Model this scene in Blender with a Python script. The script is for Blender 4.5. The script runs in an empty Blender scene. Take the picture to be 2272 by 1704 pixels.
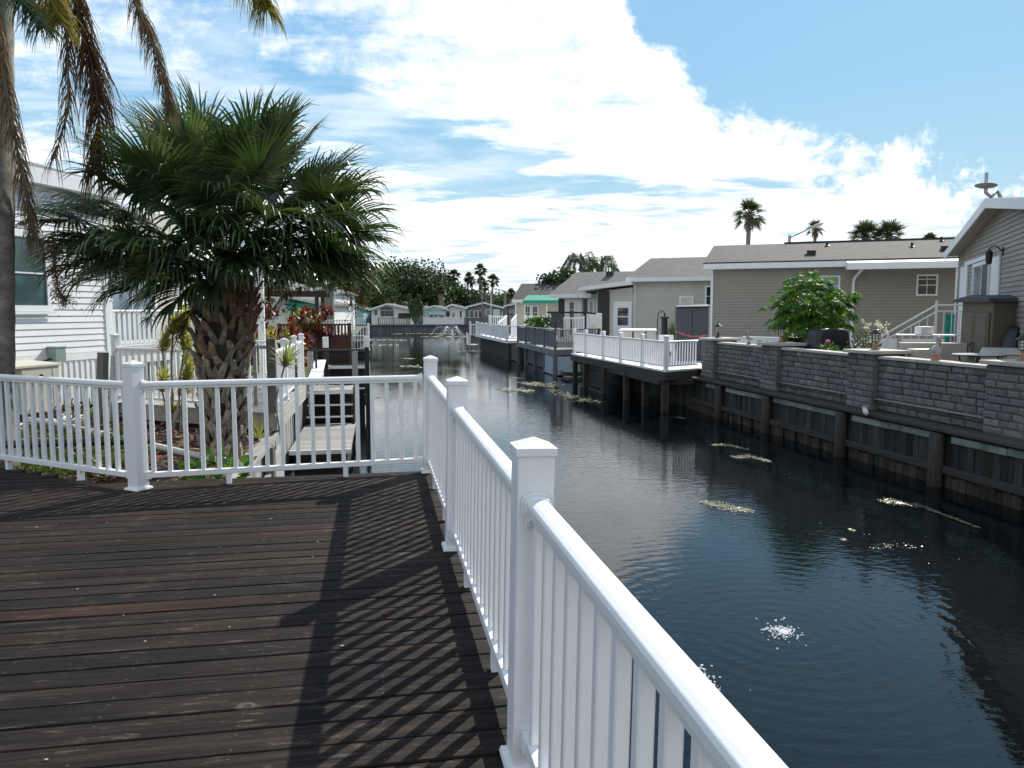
import bpy, bmesh, math, random
from mathutils import Vector, Matrix, noise as mnoise
R_ = math.radians
scene = bpy.context.scene
COL = scene.collection

# ------------------------------------------------------------------ camera
F_PX, CX, CY = 1700.0, 1136.0, 852.0
YAW, PITCH, ROLL = R_(10.0), R_(5.4), R_(-0.1)
CAM = Vector((0, 0, 2.95))
cam_d = bpy.data.cameras.new('camera')
cam_d.sensor_width = 36.0
cam_d.lens = F_PX / 2272 * 36.0
cam_d.clip_start, cam_d.clip_end = 0.05, 4000
cam = bpy.data.objects.new('camera', cam_d)
COL.objects.link(cam)
_r = Vector((math.cos(YAW), -math.sin(YAW), 0)); _f = Vector((math.sin(YAW), math.cos(YAW), 0)); _u = Vector((0, 0, 1))
FW = _f * math.cos(PITCH) - _u * math.sin(PITCH)
_u2 = _u * math.cos(PITCH) + _f * math.sin(PITCH)
RT = _r * math.cos(ROLL) + _u2 * math.sin(ROLL)
UP = _u2 * math.cos(ROLL) - _r * math.sin(ROLL)
cam.matrix_world = Matrix(((RT.x, UP.x, -FW.x, CAM.x), (RT.y, UP.y, -FW.y, CAM.y), (RT.z, UP.z, -FW.z, CAM.z), (0, 0, 0, 1)))
scene.camera = cam

# survey helpers: where a sight line of the photograph meets a level, a bank line or a distance
def ray(px, py): return FW + RT * ((px - CX) / F_PX) - UP * ((py - CY) / F_PX)
def onz(px, py, z): d = ray(px, py); return CAM + d * ((z - CAM.z) / d.z)
def onx(px, py, x): d = ray(px, py); return CAM + d * (x / d.x)
def ony(px, py, y): d = ray(px, py); return CAM + d * (y / d.y)
def atd(px, py, dist): return CAM + ray(px, py) * dist

# ------------------------------------------------------------------ sun and sky
SUN_AZ, SUN_EL = R_(41.5), R_(37.8)
sun_dir = Vector((math.sin(SUN_AZ) * math.cos(SUN_EL), math.cos(SUN_AZ) * math.cos(SUN_EL), math.sin(SUN_EL)))
sun_d = bpy.data.lights.new('sun', 'SUN')
sun_d.energy = 5.0; sun_d.angle = R_(0.5); sun_d.color = (1.0, 0.95, 0.87)
sun = bpy.data.objects.new('sun', sun_d); COL.objects.link(sun)
sun.rotation_euler = sun_dir.to_track_quat('Z', 'Y').to_euler()

world = bpy.data.worlds.new('World'); scene.world = world; world.use_nodes = True
wn, wl = world.node_tree.nodes, world.node_tree.links
wn.clear()
def N(t, nodes=None, **kw):
    n = (nodes or wn).new(t)
    for k, v in kw.items(): setattr(n, k, v)
    return n
def wmath(op, a, b=None, c=None, clamp=False):
    n = N('ShaderNodeMath', operation=op, use_clamp=clamp)
    for i, v in enumerate((a, b, c)):
        if v is None: continue
        if isinstance(v, (int, float)): n.inputs[i].default_value = v
        else: wl.new(v, n.inputs[i])
    return n.outputs[0]
wout = N('ShaderNodeOutputWorld'); wbg = N('ShaderNodeBackground'); wbg.inputs['Strength'].default_value = 0.125
wl.new(wbg.outputs[0], wout.inputs[0])
sky = N('ShaderNodeTexSky', sky_type='NISHITA', sun_disc=False, sun_elevation=SUN_EL, sun_rotation=SUN_AZ, altitude=0, air_density=1.0, dust_density=0.6, ozone_density=2.0)
tc = N('ShaderNodeTexCoord')
rot = N('ShaderNodeVectorRotate', rotation_type='Z_AXIS'); rot.inputs['Angle'].default_value = YAW
wl.new(tc.outputs['Generated'], rot.inputs['Vector'])
sep = N('ShaderNodeSeparateXYZ'); wl.new(rot.outputs[0], sep.inputs[0])
dx, dy, dz = sep.outputs
dyc = wmath('MAXIMUM', wmath('ABSOLUTE', dy), 0.12)
SX = wmath('DIVIDE', dx, dyc)          # tangent of the bearing off the canal's far end
SZ = wmath('DIVIDE', dz, dyc)          # tangent of the height above the horizon
# cloud sheet coordinates: a flat layer seen in perspective
zc = wmath('ADD', wmath('MAXIMUM', dz, 0.0), 0.075)
comb = N('ShaderNodeCombineXYZ')
wl.new(wmath('DIVIDE', dx, zc), comb.inputs[0]); wl.new(wmath('DIVIDE', dy, zc), comb.inputs[1])
rot2 = N('ShaderNodeMapping'); rot2.inputs['Rotation'].default_value = (0, 0, R_(-28)); rot2.inputs['Scale'].default_value = (1.0, 1.55, 1.0)
rot2.inputs['Location'].default_value = (3.3, 1.7, 0)
wl.new(comb.outputs[0], rot2.inputs[0])
def wnoise(scale, detail, rough, dist=0.0):
    n = N('ShaderNodeTexNoise'); n.inputs['Scale'].default_value = scale; n.inputs['Detail'].default_value = detail
    n.inputs['Roughness'].default_value = rough; n.inputs['Distortion'].default_value = dist
    wl.new(rot2.outputs[0], n.inputs['Vector']); return n.outputs['Fac']
big = wnoise(0.55, 3, 0.5); fine = wnoise(1.7, 12, 0.66, 0.25)
def wcurve(src, lo, hi, pts, ylo=0.0, yhi=1.0):
    m = N('ShaderNodeMapRange'); wl.new(src, m.inputs[0]); m.inputs[1].default_value = lo; m.inputs[2].default_value = hi
    c = N('ShaderNodeFloatCurve'); cu = c.mapping.curves[0]
    q = [((x - lo) / (hi - lo), (y - ylo) / (yhi - ylo)) for x, y in pts]
    cu.points[0].location = q[0]; cu.points[1].location = q[-1]
    for p in q[1:-1]: cu.points.new(*p)
    c.mapping.update(); wl.new(m.outputs[0], c.inputs['Value'])
    return c.outputs[0]
# upper edge of the big cloud bank, falling towards the right
upper = wcurve(SX, -0.8, 0.8, [(-0.8, 0.78), (-0.2, 0.75), (0.10, 0.56), (0.175, 0.37), (0.26, 0.285), (0.44, 0.24), (0.62, 0.205), (0.8, 0.16)])
edge = wmath('ADD', wmath('MULTIPLY', wmath('SUBTRACT', big, 0.5), 0.30), wmath('MULTIPLY', wmath('SUBTRACT', fine, 0.5), 0.16))
ec = N('ShaderNodeCombineXYZ'); wl.new(SX, ec.inputs[0]); wl.new(SZ, ec.inputs[1])
def enoise(scale, detail, rough, dist=0.0):
    n = N('ShaderNodeTexNoise'); n.inputs['Scale'].default_value = scale; n.inputs['Detail'].default_value = detail; n.inputs['Roughness'].default_value = rough; n.inputs['Distortion'].default_value = dist
    wl.new(ec.outputs[0], n.inputs['Vector']); return n.outputs['Fac']
puff = enoise(5.5, 10, 0.62, 0.35); puff2 = enoise(21.0, 9, 0.7, 0.25)
edge = wmath('ADD', wmath('ADD', wmath('MULTIPLY', wmath('SUBTRACT', puff, 0.5), 0.44), wmath('MULTIPLY', wmath('SUBTRACT', puff2, 0.5), 0.20)), wmath('MULTIPLY', wmath('SUBTRACT', fine, 0.5), 0.16))
over = wmath('DIVIDE', wmath('ADD', wmath('SUBTRACT', SZ, upper), edge), 0.13)
clear_up = wmath('MULTIPLY', wmath('MINIMUM', wmath('MAXIMUM', wmath('ADD', over, 0.75), 0.0), 1.0), 0.42)
# narrow blue opening under the bank
gapc = wcurve(SX, -0.8, 0.8, [(-0.8, 0.30), (-0.32, 0.285), (-0.22, 0.235), (-0.14, 0.208), (-0.03, 0.182), (0.1, 0.163), (0.3, 0.142), (0.5, 0.105), (0.8, 0.09)])
gd = wmath('DIVIDE', wmath('ADD', wmath('SUBTRACT', SZ, gapc), wmath('MULTIPLY', wmath('SUBTRACT', big, 0.5), 0.10)), 0.030)
gap = wmath('POWER', 2.718, wmath('MULTIPLY', wmath('MULTIPLY', gd, gd), -1.0))
gapw = wcurve(SX, -0.8, 0.8, [(-0.8, 0.02), (-0.4, 0.05), (-0.25, 0.13), (-0.1, 0.20), (0.05, 0.17), (0.2, 0.10), (0.45, 0.12), (0.8, 0.14)])
leftblue = wcurve(SX, -0.8, 0.8, [(-0.8, 0.035), (-0.55, 0.05), (-0.36, 0.04), (-0.15, 0.0), (0.02, -0.01), (0.1, -0.03), (0.25, -0.09), (0.8, -0.10)], -0.2, 0.8)
hi = N('ShaderNodeMapRange'); wl.new(SZ, hi.inputs[0]); hi.inputs[1].default_value = 0.12; hi.inputs[2].default_value = 0.32
mx_ = N('ShaderNodeMix', data_type='FLOAT'); wl.new(wmath('MULTIPLY', hi.outputs[0], 0.5), mx_.inputs['Factor']); wl.new(fine, mx_.inputs['A']); wl.new(wmath('ADD', wmath('MULTIPLY', puff, 0.55), wmath('MULTIPLY', puff2, 0.45)), mx_.inputs['B'])
dens = wmath('ADD', wmath('MULTIPLY', big, 0.35), wmath('MULTIPLY', mx_.outputs['Result'], 0.85))
dens = wmath('SUBTRACT', dens, clear_up)
dens = wmath('SUBTRACT', dens, wmath('MULTIPLY', gap, gapw))
dens = wmath('SUBTRACT', dens, wmath('SUBTRACT', leftblue, 0.2))
mr = N('ShaderNodeMapRange', interpolation_type='SMOOTHSTEP'); wl.new(dens, mr.inputs[0]); mr.inputs[1].default_value = 0.465; mr.inputs[2].default_value = 0.645
low = N('ShaderNodeMapRange', interpolation_type='SMOOTHSTEP'); wl.new(SZ, low.inputs[0]); low.inputs[1].default_value = 0.0; low.inputs[2].default_value = 0.11; low.inputs[3].default_value = 0.55; low.inputs[4].default_value = 1.0
# thin streaky veil over the left and centre
vl = N('ShaderNodeMapRange', interpolation_type='SMOOTHSTEP'); wl.new(SX, vl.inputs[0])
for i_, v_ in enumerate((0.22, -0.10, 0.0, 1.0)): vl.inputs[i_ + 1].default_value = v_
vs = N('ShaderNodeMapRange', interpolation_type='SMOOTHSTEP'); wl.new(wnoise(0.95, 8, 0.6, 0.6), vs.inputs[0])
for i_, v_ in enumerate((0.40, 0.66, 0.0, 0.45)): vs.inputs[i_ + 1].default_value = v_
cmask = wmath('MULTIPLY', wmath('MULTIPLY', mr.outputs[0], low.outputs[0]), 0.97)
cmask = wmath('MAXIMUM', cmask, wmath('MULTIPLY', wmath('MULTIPLY', vl.outputs[0], vs.outputs[0]), low.outputs[0]))
shade = wnoise(2.6, 6, 0.6)
cr = N('ShaderNodeMix', data_type='RGBA'); cr.inputs['A'].default_value = (6.6, 7.0, 7.4, 1); cr.inputs['B'].default_value = (8.8, 8.8, 8.8, 1)
shm = N('ShaderNodeMapRange'); wl.new(shade, shm.inputs[0]); shm.inputs[1].default_value = 0.36; shm.inputs[2].default_value = 0.58
wl.new(shm.outputs[0], cr.inputs['Factor'])
# clear sky: the Nishita sky, evened out by the bright moist air of the day
SKY_K = 1.0 / (0.125 * 2 ** 0.35)
ramp = N('ShaderNodeValToRGB'); el_ = wmath('ARCSINE', dz); wl.new(wmath('DIVIDE', el_, 1.5708), ramp.inputs[0])
stops = [(0.0, (.86, .94, .99)), (0.045, (.66, .86, .98)), (0.10, (.42, .75, .98)), (0.17, (.25, .61, .98)), (0.26, (.17, .51, .96)), (0.45, (.075, .26, .62)), (1.0, (.035, .13, .38))]
els = ramp.color_ramp.elements
els[0].position, els[1].position = 0.0, 1.0
for p, c in stops[1:-1]: els.new(p)
for e, (p, c) in zip(sorted(els, key=lambda e: e.position), stops): e.color = (c[0], c[1], c[2], 1)
gsc = N('ShaderNodeMix', data_type='RGBA', blend_type='MULTIPLY'); gsc.inputs['Factor'].default_value = 1.0
sd_ = N('ShaderNodeVectorMath', operation='DOT_PRODUCT'); wl.new(tc.outputs['Generated'], sd_.inputs[0]); sd_.inputs[1].default_value = tuple(sun_dir)
glow = wmath('MULTIPLY', wmath('POWER', wmath('MAXIMUM', sd_.outputs['Value'], 0.0), 3.0), 0.50)   # paler air towards the sun
gl_ = N('ShaderNodeMix', data_type='RGBA'); wl.new(glow, gl_.inputs['Factor']); wl.new(ramp.outputs[0], gl_.inputs['A']); gl_.inputs['B'].default_value = (.50, .80, 1.0, 1)
wl.new(gl_.outputs['Result'], gsc.inputs['A']); gsc.inputs['B'].default_value = (SKY_K, SKY_K, SKY_K, 1)
gam = N('ShaderNodeGamma'); gam.inputs[1].default_value = 0.6; wl.new(sky.outputs[0], gam.inputs[0])
skyt = N('ShaderNodeMix', data_type='RGBA'); skyt.inputs['Factor'].default_value = 0.80
wl.new(gam.outputs[0], skyt.inputs['A']); wl.new(gsc.outputs['Result'], skyt.inputs['B'])
# unseen cloud added behind the viewer and overhead as fill light
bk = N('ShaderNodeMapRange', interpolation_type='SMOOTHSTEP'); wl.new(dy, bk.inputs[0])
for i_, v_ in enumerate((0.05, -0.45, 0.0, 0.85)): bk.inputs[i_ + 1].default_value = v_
ov = N('ShaderNodeMapRange', interpolation_type='SMOOTHSTEP'); wl.new(dz, ov.inputs[0])
for i_, v_ in enumerate((0.62, 0.85, 0.0, 0.12)): ov.inputs[i_ + 1].default_value = v_
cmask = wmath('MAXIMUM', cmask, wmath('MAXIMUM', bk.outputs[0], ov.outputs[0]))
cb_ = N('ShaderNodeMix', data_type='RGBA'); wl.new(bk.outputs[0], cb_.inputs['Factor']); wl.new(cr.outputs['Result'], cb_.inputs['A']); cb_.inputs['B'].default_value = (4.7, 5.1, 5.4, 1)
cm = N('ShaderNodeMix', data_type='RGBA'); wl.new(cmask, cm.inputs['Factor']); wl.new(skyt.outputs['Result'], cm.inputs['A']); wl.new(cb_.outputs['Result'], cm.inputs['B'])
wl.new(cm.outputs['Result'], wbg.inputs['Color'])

scene.view_settings.view_transform = 'Standard'; scene.view_settings.look = 'None'
scene.view_settings.exposure = 0.35; scene.view_settings.gamma = 1.0
scene.render.engine = 'CYCLES'
scene.cycles.max_bounces = 6; scene.cycles.transparent_max_bounces = 8
scene.cycles.caustics_reflective = False; scene.cycles.caustics_refractive = False
scene.cycles.sample_clamp_indirect = 6.0
# ------------------------------------------------------------------ mesh helpers
class MB:
    """collects shapes and links them as ONE mesh object"""
    def __init__(s): s.v, s.f = [], []
    def add(s, vs, fs):
        n = len(s.v); s.v += [tuple(p) for p in vs]; s.f += [tuple(i + n for i in f) for f in fs]; return s
    def box(s, x0, x1, y0, y1, z0, z1):
        return s.add([(x0, y0, z0), (x1, y0, z0), (x1, y1, z0), (x0, y1, z0), (x0, y0, z1), (x1, y0, z1), (x1, y1, z1), (x0, y1, z1)],
                     [(3, 2, 1, 0), (4, 5, 6, 7), (0, 1, 5, 4), (1, 2, 6, 5), (2, 3, 7, 6), (3, 0, 4, 7)])
    def hexa(s, lo, hi):
        """four bottom corners and four top corners, both anticlockwise"""
        return s.add(list(lo) + list(hi), [(3, 2, 1, 0), (4, 5, 6, 7), (0, 1, 5, 4), (1, 2, 6, 5), (2, 3, 7, 6), (3, 0, 4, 7)])
    def beam(s, a, b, w, h, up=(0, 0, 1)):
        a, b = Vector(a), Vector(b); d = (b - a).normalized(); up = Vector(up)
        if abs(d.dot(up)) > 0.98: up = Vector((1, 0, 0))
        sx = d.cross(up).normalized() * (w / 2); sz = sx.cross(d).normalized() * (h / 2)
        return s.hexa([a - sx - sz, a + sx - sz, b + sx - sz, b - sx - sz], [a - sx + sz, a + sx + sz, b + sx + sz, b - sx + sz])
    def tube(s, pts, rad, n=8, cap=True):
        pts = [Vector(p) for p in pts]; rad = rad if isinstance(rad, (list, tuple)) else [rad] * len(pts)
        base = len(s.v); prev = None
        for i, p in enumerate(pts):
            t = (pts[min(i + 1, len(pts) - 1)] - pts[max(i - 1, 0)]).normalized()
            if prev is None:
                ref = Vector((0, 0, 1)) if abs(t.z) < 0.9 else Vector((1, 0, 0)); u = t.cross(ref).normalized()
            else: u = (prev - t * prev.dot(t)).normalized()
            prev = u; w = t.cross(u)
            for k in range(n):
                a = 2 * math.pi * k / n; s.v.append(tuple(p + (u * math.cos(a) + w * math.sin(a)) * rad[i]))
        for i in range(len(pts) - 1):
            for k in range(n):
                a = base + i * n + k; b = base + i * n + (k + 1) % n; s.f.append((a, b, b + n, a + n))
        if cap:
            s.f.append(tuple(base + k for k in reversed(range(n)))); e = base + (len(pts) - 1) * n; s.f.append(tuple(e + k for k in range(n)))
        return s
    def lathe(s, prof, c=(0, 0, 0), n=16):
        base = len(s.v)
        for r, z in prof:
            for k in range(n):
                a = 2 * math.pi * k / n; s.v.append((c[0] + r * math.cos(a), c[1] + r * math.sin(a), c[2] + z))
        for i in range(len(prof) - 1):
            for k in range(n):
                a = base + i * n + k; b = base + i * n + (k + 1) % n; s.f.append((a, b, b + n, a + n))
        s.f.append(tuple(base + k for k in reversed(range(n)))); e = base + (len(prof) - 1) * n; s.f.append(tuple(e + k for k in range(n)))
        return s
    def prism(s, pts, off):
        pts = [Vector(p) for p in pts]; off = Vector(off); n = len(pts)
        fs = [tuple(range(n)), tuple(range(2 * n - 1, n - 1, -1))] + [(i, (i + n), (i + 1) % n + n, (i + 1) % n) for i in range(n)]
        return s.add(pts + [p + off for p in pts], fs)
    def quad(s, *p): return s.add(p, [tuple(range(len(p)))])
    def ball(s, c, r, n=10, m=6):
        rx, ry, rz = r if isinstance(r, (tuple, list)) else (r, r, r)
        prof = []
        base = len(s.v)
        for i in range(m + 1):
            t = math.pi * i / m - math.pi / 2
            for k in range(n):
                a = 2 * math.pi * k / n
                s.v.append((c[0] + rx * math.cos(t) * math.cos(a), c[1] + ry * math.cos(t) * math.sin(a), c[2] + rz * math.sin(t)))
        for i in range(m):
            for k in range(n):
                a = base + i * n + k; b = base + i * n + (k + 1) % n; s.f.append((a, b, b + n, a + n))
        return s
    def build(s, name, mat, parent=None, smooth=False, bevel=0.0, label=None, local=True, recalc=True):
        me = bpy.data.meshes.new(name)
        vs = s.v
        if parent is not None and not local:          # shapes given in world coordinates
            inv = Matrix.LocRotScale(parent['_loc'], Matrix.Rotation(parent['_rz'], 3, 'Z').to_quaternion(), None).inverted() if '_loc' in parent else Matrix()
            vs = [tuple(inv @ Vector(p)) for p in vs]
        me.from_pydata(vs, [], s.f)
        if recalc:
            bm = bmesh.new(); bm.from_mesh(me); bmesh.ops.recalc_face_normals(bm, faces=bm.faces); bm.to_mesh(me); bm.free()
        if smooth: me.polygons.foreach_set('use_smooth', [True] * len(me.polygons))
        me.materials.append(mat)
        o = bpy.data.objects.new(name, me); COL.objects.link(o)
        if parent is not None: o.parent = parent
        if bevel:
            b = o.modifiers.new('soft edges', 'BEVEL'); b.width = bevel; b.segments = 2; b.limit_method = 'ANGLE'; b.harden_normals = False
        if label: o['label'] = label
        return o

def tag(o, label, cat, group=None):
    o['label'] = label; o['category'] = cat
    if group: o['group'] = group
    return o
ORIG = {}
def thing(name, label, cat, loc=(0, 0, 0), rz=0.0, group=None):
    o = bpy.data.objects.new(name, None); COL.objects.link(o); o.empty_display_size = 0.2
    o.location = loc; o.rotation_euler = (0, 0, rz); ORIG[o.name] = (Vector(loc), rz)
    return tag(o, label, cat, group)
def wpart(mb, name, mat, root, parent=None, **kw):
    """a part whose shape was given in world coordinates"""
    loc, rz = ORIG[root.name]; c, s_ = math.cos(-rz), math.sin(-rz)
    mb.v = [((x - loc.x) * c - (y - loc.y) * s_, (x - loc.x) * s_ + (y - loc.y) * c, z - loc.z) for x, y, z in mb.v]
    return mb.build(name, mat, parent or root, **kw)
def structure(o): o['kind'] = 'structure'; return o
def stuff(o, label=None):
    o['kind'] = 'stuff'
    if label: o['label'] = label
    return o
def kids(o): return [c for c in COL.objects if c.parent == o]
def copy_tree(o, parent=None, loc=None, rz=None, label=None, scale=None):
    c = o.copy(); COL.objects.link(c)
    if parent is not None: c.parent = parent
    if loc is not None: c.location = loc
    if rz is not None: c.rotation_euler = (0, 0, rz)
    if scale is not None: c.scale = (scale,) * 3
    if label: c['label'] = label
    for ch in kids(o): copy_tree(ch, c)
    return c

# ------------------------------------------------------------------ materials
def srgb(r, g, b): return tuple(((c / 255) / 12.92 if c <= 10 else ((c / 255 + 0.055) / 1.055) ** 2.4) for c in (r, g, b))
class NT:
    def __init__(s, name):
        s.m = bpy.data.materials.new(name); s.m.use_nodes = True; s.t = s.m.node_tree; s.n = s.t.nodes; s.l = s.t.links
        s.b = s.n['Principled BSDF']; s.out = s.n['Material Output']; s._c = None
    def new(s, t, **kw):
        n = s.n.new(t)
        for k, v in kw.items(): setattr(n, k, v)
        return n
    def link(s, a, b): s.l.new(a, b)
    def coord(s, scale=(1, 1, 1), out='Object', rot=(0, 0, 0)):
        if s._c is None: s._c = s.new('ShaderNodeTexCoord')
        m = s.new('ShaderNodeMapping'); m.inputs['Scale'].default_value = scale; m.inputs['Rotation'].default_value = rot
        s.link(s._c.outputs[out], m.inputs[0]); return m.outputs[0]
    def noise(s, scale, detail=4, rough=0.55, vec=None, dist=0.0):
        n = s.new('ShaderNodeTexNoise'); n.inputs['Scale'].default_value = scale; n.inputs['Detail'].default_value = detail
        n.inputs['Roughness'].default_value = rough; n.inputs['Distortion'].default_value = dist
        s.link(vec if vec is not None else s.coord(), n.inputs['Vector']); return n.outputs['Fac']
    def math(s, op, a, b=None, clamp=False):
        n = s.new('ShaderNodeMath', operation=op, use_clamp=clamp)
        for i, v in enumerate((a, b)):
            if v is None: continue
            if isinstance(v, (int, float)): n.inputs[i].default_value = v
            else: s.link(v, n.inputs[i])
        return n.outputs[0]
    def rng(s, v, a, b, c=0.0, d=1.0, smooth=False):
        n = s.new('ShaderNodeMapRange'); n.clamp = True
        if smooth: n.interpolation_type = 'SMOOTHSTEP'
        s.link(v, n.inputs[0])
        for i, k in enumerate((a, b, c, d)): n.inputs[i + 1].default_value = k
        return n.outputs[0]
    def mix(s, fac, a, b, mode='MIX'):
        n = s.new('ShaderNodeMix', data_type='RGBA', blend_type=mode)
        for k, v in (('Factor', fac), ('A', a), ('B', b)):
            if isinstance(v, (int, float)): n.inputs[k].default_value = v
            elif isinstance(v, tuple): n.inputs[k].default_value = (v[0], v[1], v[2], 1)
            else: s.link(v, n.inputs[k])
        return n.outputs['Result']
    def ramp(s, v, stops):
        n = s.new('ShaderNodeValToRGB'); e = n.color_ramp.elements
        e[0].position, e[1].position = stops[0][0], stops[-1][0]
        for p, c in stops[1:-1]: e.new(p)
        for q, (p, c) in zip(sorted(e, key=lambda k: k.position), stops): q.color = (c[0], c[1], c[2], 1)
        s.link(v, n.inputs[0]); return n.outputs[0]
    def island(s): return s.new('ShaderNodeNewGeometry').outputs['Random Per Island']
    def color(s, c):
        if isinstance(c, tuple): s.b.inputs['Base Color'].default_value = (c[0], c[1], c[2], 1)
        else: s.link(c, s.b.inputs['Base Color'])
    def rough(s, r):
        if isinstance(r, (int, float)): s.b.inputs['Roughness'].default_value = r
        else: s.link(r, s.b.inputs['Roughness'])
    def bump(s, h, strength=0.3, dist=0.01):
        n = s.new('ShaderNodeBump'); n.inputs['Strength'].default_value = strength; n.inputs['Distance'].default_value = dist
        s.link(h, n.inputs['Height']); s.link(n.outputs[0], s.b.inputs['Normal']); return n
M = {}
def plain(name, col, rough=0.55, var=0.12, scale=6.0, bump=0.15, bscale=60.0, metal=0.0, dirt=0.0, spec=0.5, isl=0.0):
    """paint, cloth, plastic ...: one colour with slight wear, mottling and a fine grain"""
    t = NT(name); lo = tuple(c * (1 - var) for c in col); hi = tuple(min(1, c * (1 + var)) for c in col)
    c = t.mix(t.rng(t.noise(scale, 5, 0.6), 0.3, 0.7), lo, hi)
    if isl:
        c = t.mix(1.0, c, t.ramp(t.island(), [(0, (1 - isl,) * 3), (1, (1 + isl,) * 3)]), 'MULTIPLY')
    if dirt:
        d = t.rng(t.noise(1.7, 6, 0.7), 0.52, 0.75, 0, dirt); c = t.mix(d, c, tuple(k * 0.45 for k in (col[0], col[1] * 0.95, col[2] * 0.85)))
    t.color(c); t.rough(t.rng(t.noise(scale * 2.3, 3), 0.2, 0.8, max(0.03, rough - 0.08), min(1, rough + 0.1)))
    t.b.inputs['Metallic'].default_value = metal; t.b.inputs['Specular IOR Level'].default_value = spec
    if bump: t.bump(t.noise(bscale, 3), bump, 0.004)
    M[name] = t.m; return t.m
def wood(name, a, b, rough=0.75, along='X', grain=1.0, tint=0.25, silver=None, moss=None):
    """sawn boards: long grain along one axis, each board its own tone"""
    t = NT(name); sc = {'X': (0.6, 14, 14), 'Y': (14, 0.6, 14), 'Z': (14, 14, 0.6)}[along]
    v = t.coord(sc); isl = t.island()
    off = t.new('ShaderNodeVectorMath', operation='ADD'); t.link(v, off.inputs[0])
    cx = t.new('ShaderNodeCombineXYZ'); t.link(t.math('MULTIPLY', isl, 37.0), cx.inputs[0]); t.link(t.math('MULTIPLY', isl, 91.0), cx.inputs[1]); t.link(t.math('MULTIPLY', isl, 53.0), cx.inputs[2])
    t.link(cx.outputs[0], off.inputs[1]); vec = off.outputs[0]
    g1 = t.noise(1.6, 8, 0.65, vec, 0.4); g2 = t.noise(7.0, 6, 0.7, vec, 0.2)
    f = t.math('ADD', t.math('MULTIPLY', g1, 0.65), t.math('MULTIPLY', g2, 0.35))
    c = t.mix(t.rng(f, 0.34, 0.66), a, b)
    c = t.mix(1.0, c, t.ramp(isl, [(0, (1 - tint,) * 3), (0.5, (1.0, 1.0, 1.0)), (1, (1 + tint, 1 + tint * 0.85, 1 + tint * 0.7))]), 'MULTIPLY')
    if silver: c = t.mix(t.rng(t.noise(1.3, 7, 0.7), 0.5, 0.72, 0, 0.8), c, silver)
    if moss: c = t.mix(t.rng(t.noise(2.1, 7, 0.72, t.coord((1, 1, 0.35))), 0.48, 0.66, 0, 0.75), c, moss)
    t.color(c); t.rough(rough); t.bump(f, 0.5 * grain, 0.006)
    M[name] = t.m; return t.m
def leafmat(name, a, b, rough=0.45, trans=0.35, spec=0.5, c3=None):
    """thin leaves: each its own green, some light through the blade"""
    t = NT(name); isl = t.island()
    st = [(0, a), (1, b)] if c3 is None else [(0, a), (0.6, b), (1, c3)]
    c = t.ramp(isl, st); c = t.mix(t.rng(t.noise(3.0, 4), 0.35, 0.65, 0, 0.35), c, tuple(k * 0.6 for k in a))
    t.color(c); t.rough(rough); t.b.inputs['Specular IOR Level'].default_value = spec
    tr = t.new('ShaderNodeBsdfTranslucent'); t.link(t.mix(1.0, c, (1.0, 1.0, 0.55), 'MULTIPLY'), tr.inputs['Color'])
    mx = t.new('ShaderNodeMixShader'); mx.inputs[0].default_value = trans
    t.link(t.b.outputs[0], mx.inputs[1]); t.link(tr.outputs[0], mx.inputs[2]); t.link(mx.outputs[0], t.out.inputs['Surface'])
    M[name] = t.m; return t.m
def glassmat(name, tint=(0.02, 0.025, 0.03), rough=0.04):
    t = NT(name); t.color(t.mix(t.rng(t.noise(1.5, 3), 0.4, 0.6), tint, tuple(k * 1.6 for k in tint))); t.rough(rough)
    t.b.inputs['Specular IOR Level'].default_value = 0.5; t.b.inputs['Coat Weight'].default_value = 0.15; t.b.inputs['Coat Roughness'].default_value = 0.02
    t.bump(t.noise(0.8, 2), 0.05, 0.02); M[name] = t.m; return t.m

plain('white_vinyl', (0.78, 0.79, 0.80), 0.40, 0.03, 3, 0.06, 70, spec=0.45, dirt=0.10)
plain('white_paint', (0.78, 0.78, 0.77), 0.5, 0.05, 4, 0.1, 50, dirt=0.18)
plain('white_trim', (0.76, 0.77, 0.78), 0.5, 0.04, 4, 0.08, 50)
plain('aged_white', (0.66, 0.67, 0.66), 0.6, 0.08, 5, 0.2, 40, dirt=0.3)
plain('siding_white', (0.74, 0.74, 0.74), 0.5, 0.04, 2.5, 0.1, 80, isl=0.02)
plain('siding_tan', (0.2870, 0.2665, 0.2255), 0.6, 0.05, 2, 0.1, 80, isl=0.02)
plain('siding_cream', (0.5220, 0.5040, 0.4500), 0.6, 0.05, 2, 0.1, 80, isl=0.02)
plain('siding_mauve', (0.2805, 0.2507, 0.2295), 0.6, 0.05, 2, 0.1, 80, isl=0.02)
plain('siding_beige', (0.62, 0.58, 0.49), 0.6, 0.05, 2, 0.1, 80)
plain('siding_blue', (0.36, 0.56, 0.64), 0.6, 0.05, 2, 0.1, 80)
plain('siding_grey', (0.20, 0.205, 0.22), 0.6, 0.06, 2, 0.1, 80)
plain('pale_blue_board', (0.30, 0.38, 0.45), 0.65, 0.1, 3, 0.2, 40, dirt=0.3)
plain('dark_screen', (0.018, 0.017, 0.018), 0.5, 0.2, 5, 0.1, 90)
plain('dark_metal', (0.025, 0.025, 0.027), 0.45, 0.2, 8, 0.1, 90, metal=0.4)
plain('black_cover', (0.012, 0.012, 0.014), 0.42, 0.2, 5, 0.5, 14)
plain('grey_resin', (0.0600, 0.0624, 0.0720), 0.55, 0.1, 3, 0.1, 60)
plain('tan_resin', (0.1375, 0.1183, 0.0908), 0.6, 0.06, 3, 0.12, 60)
plain('beige_resin', (0.56, 0.53, 0.45), 0.55, 0.06, 3, 0.1, 60)
plain('cabinet_beige', (0.52, 0.49, 0.40), 0.5, 0.05, 3, 0.1, 60, dirt=0.12)
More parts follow.
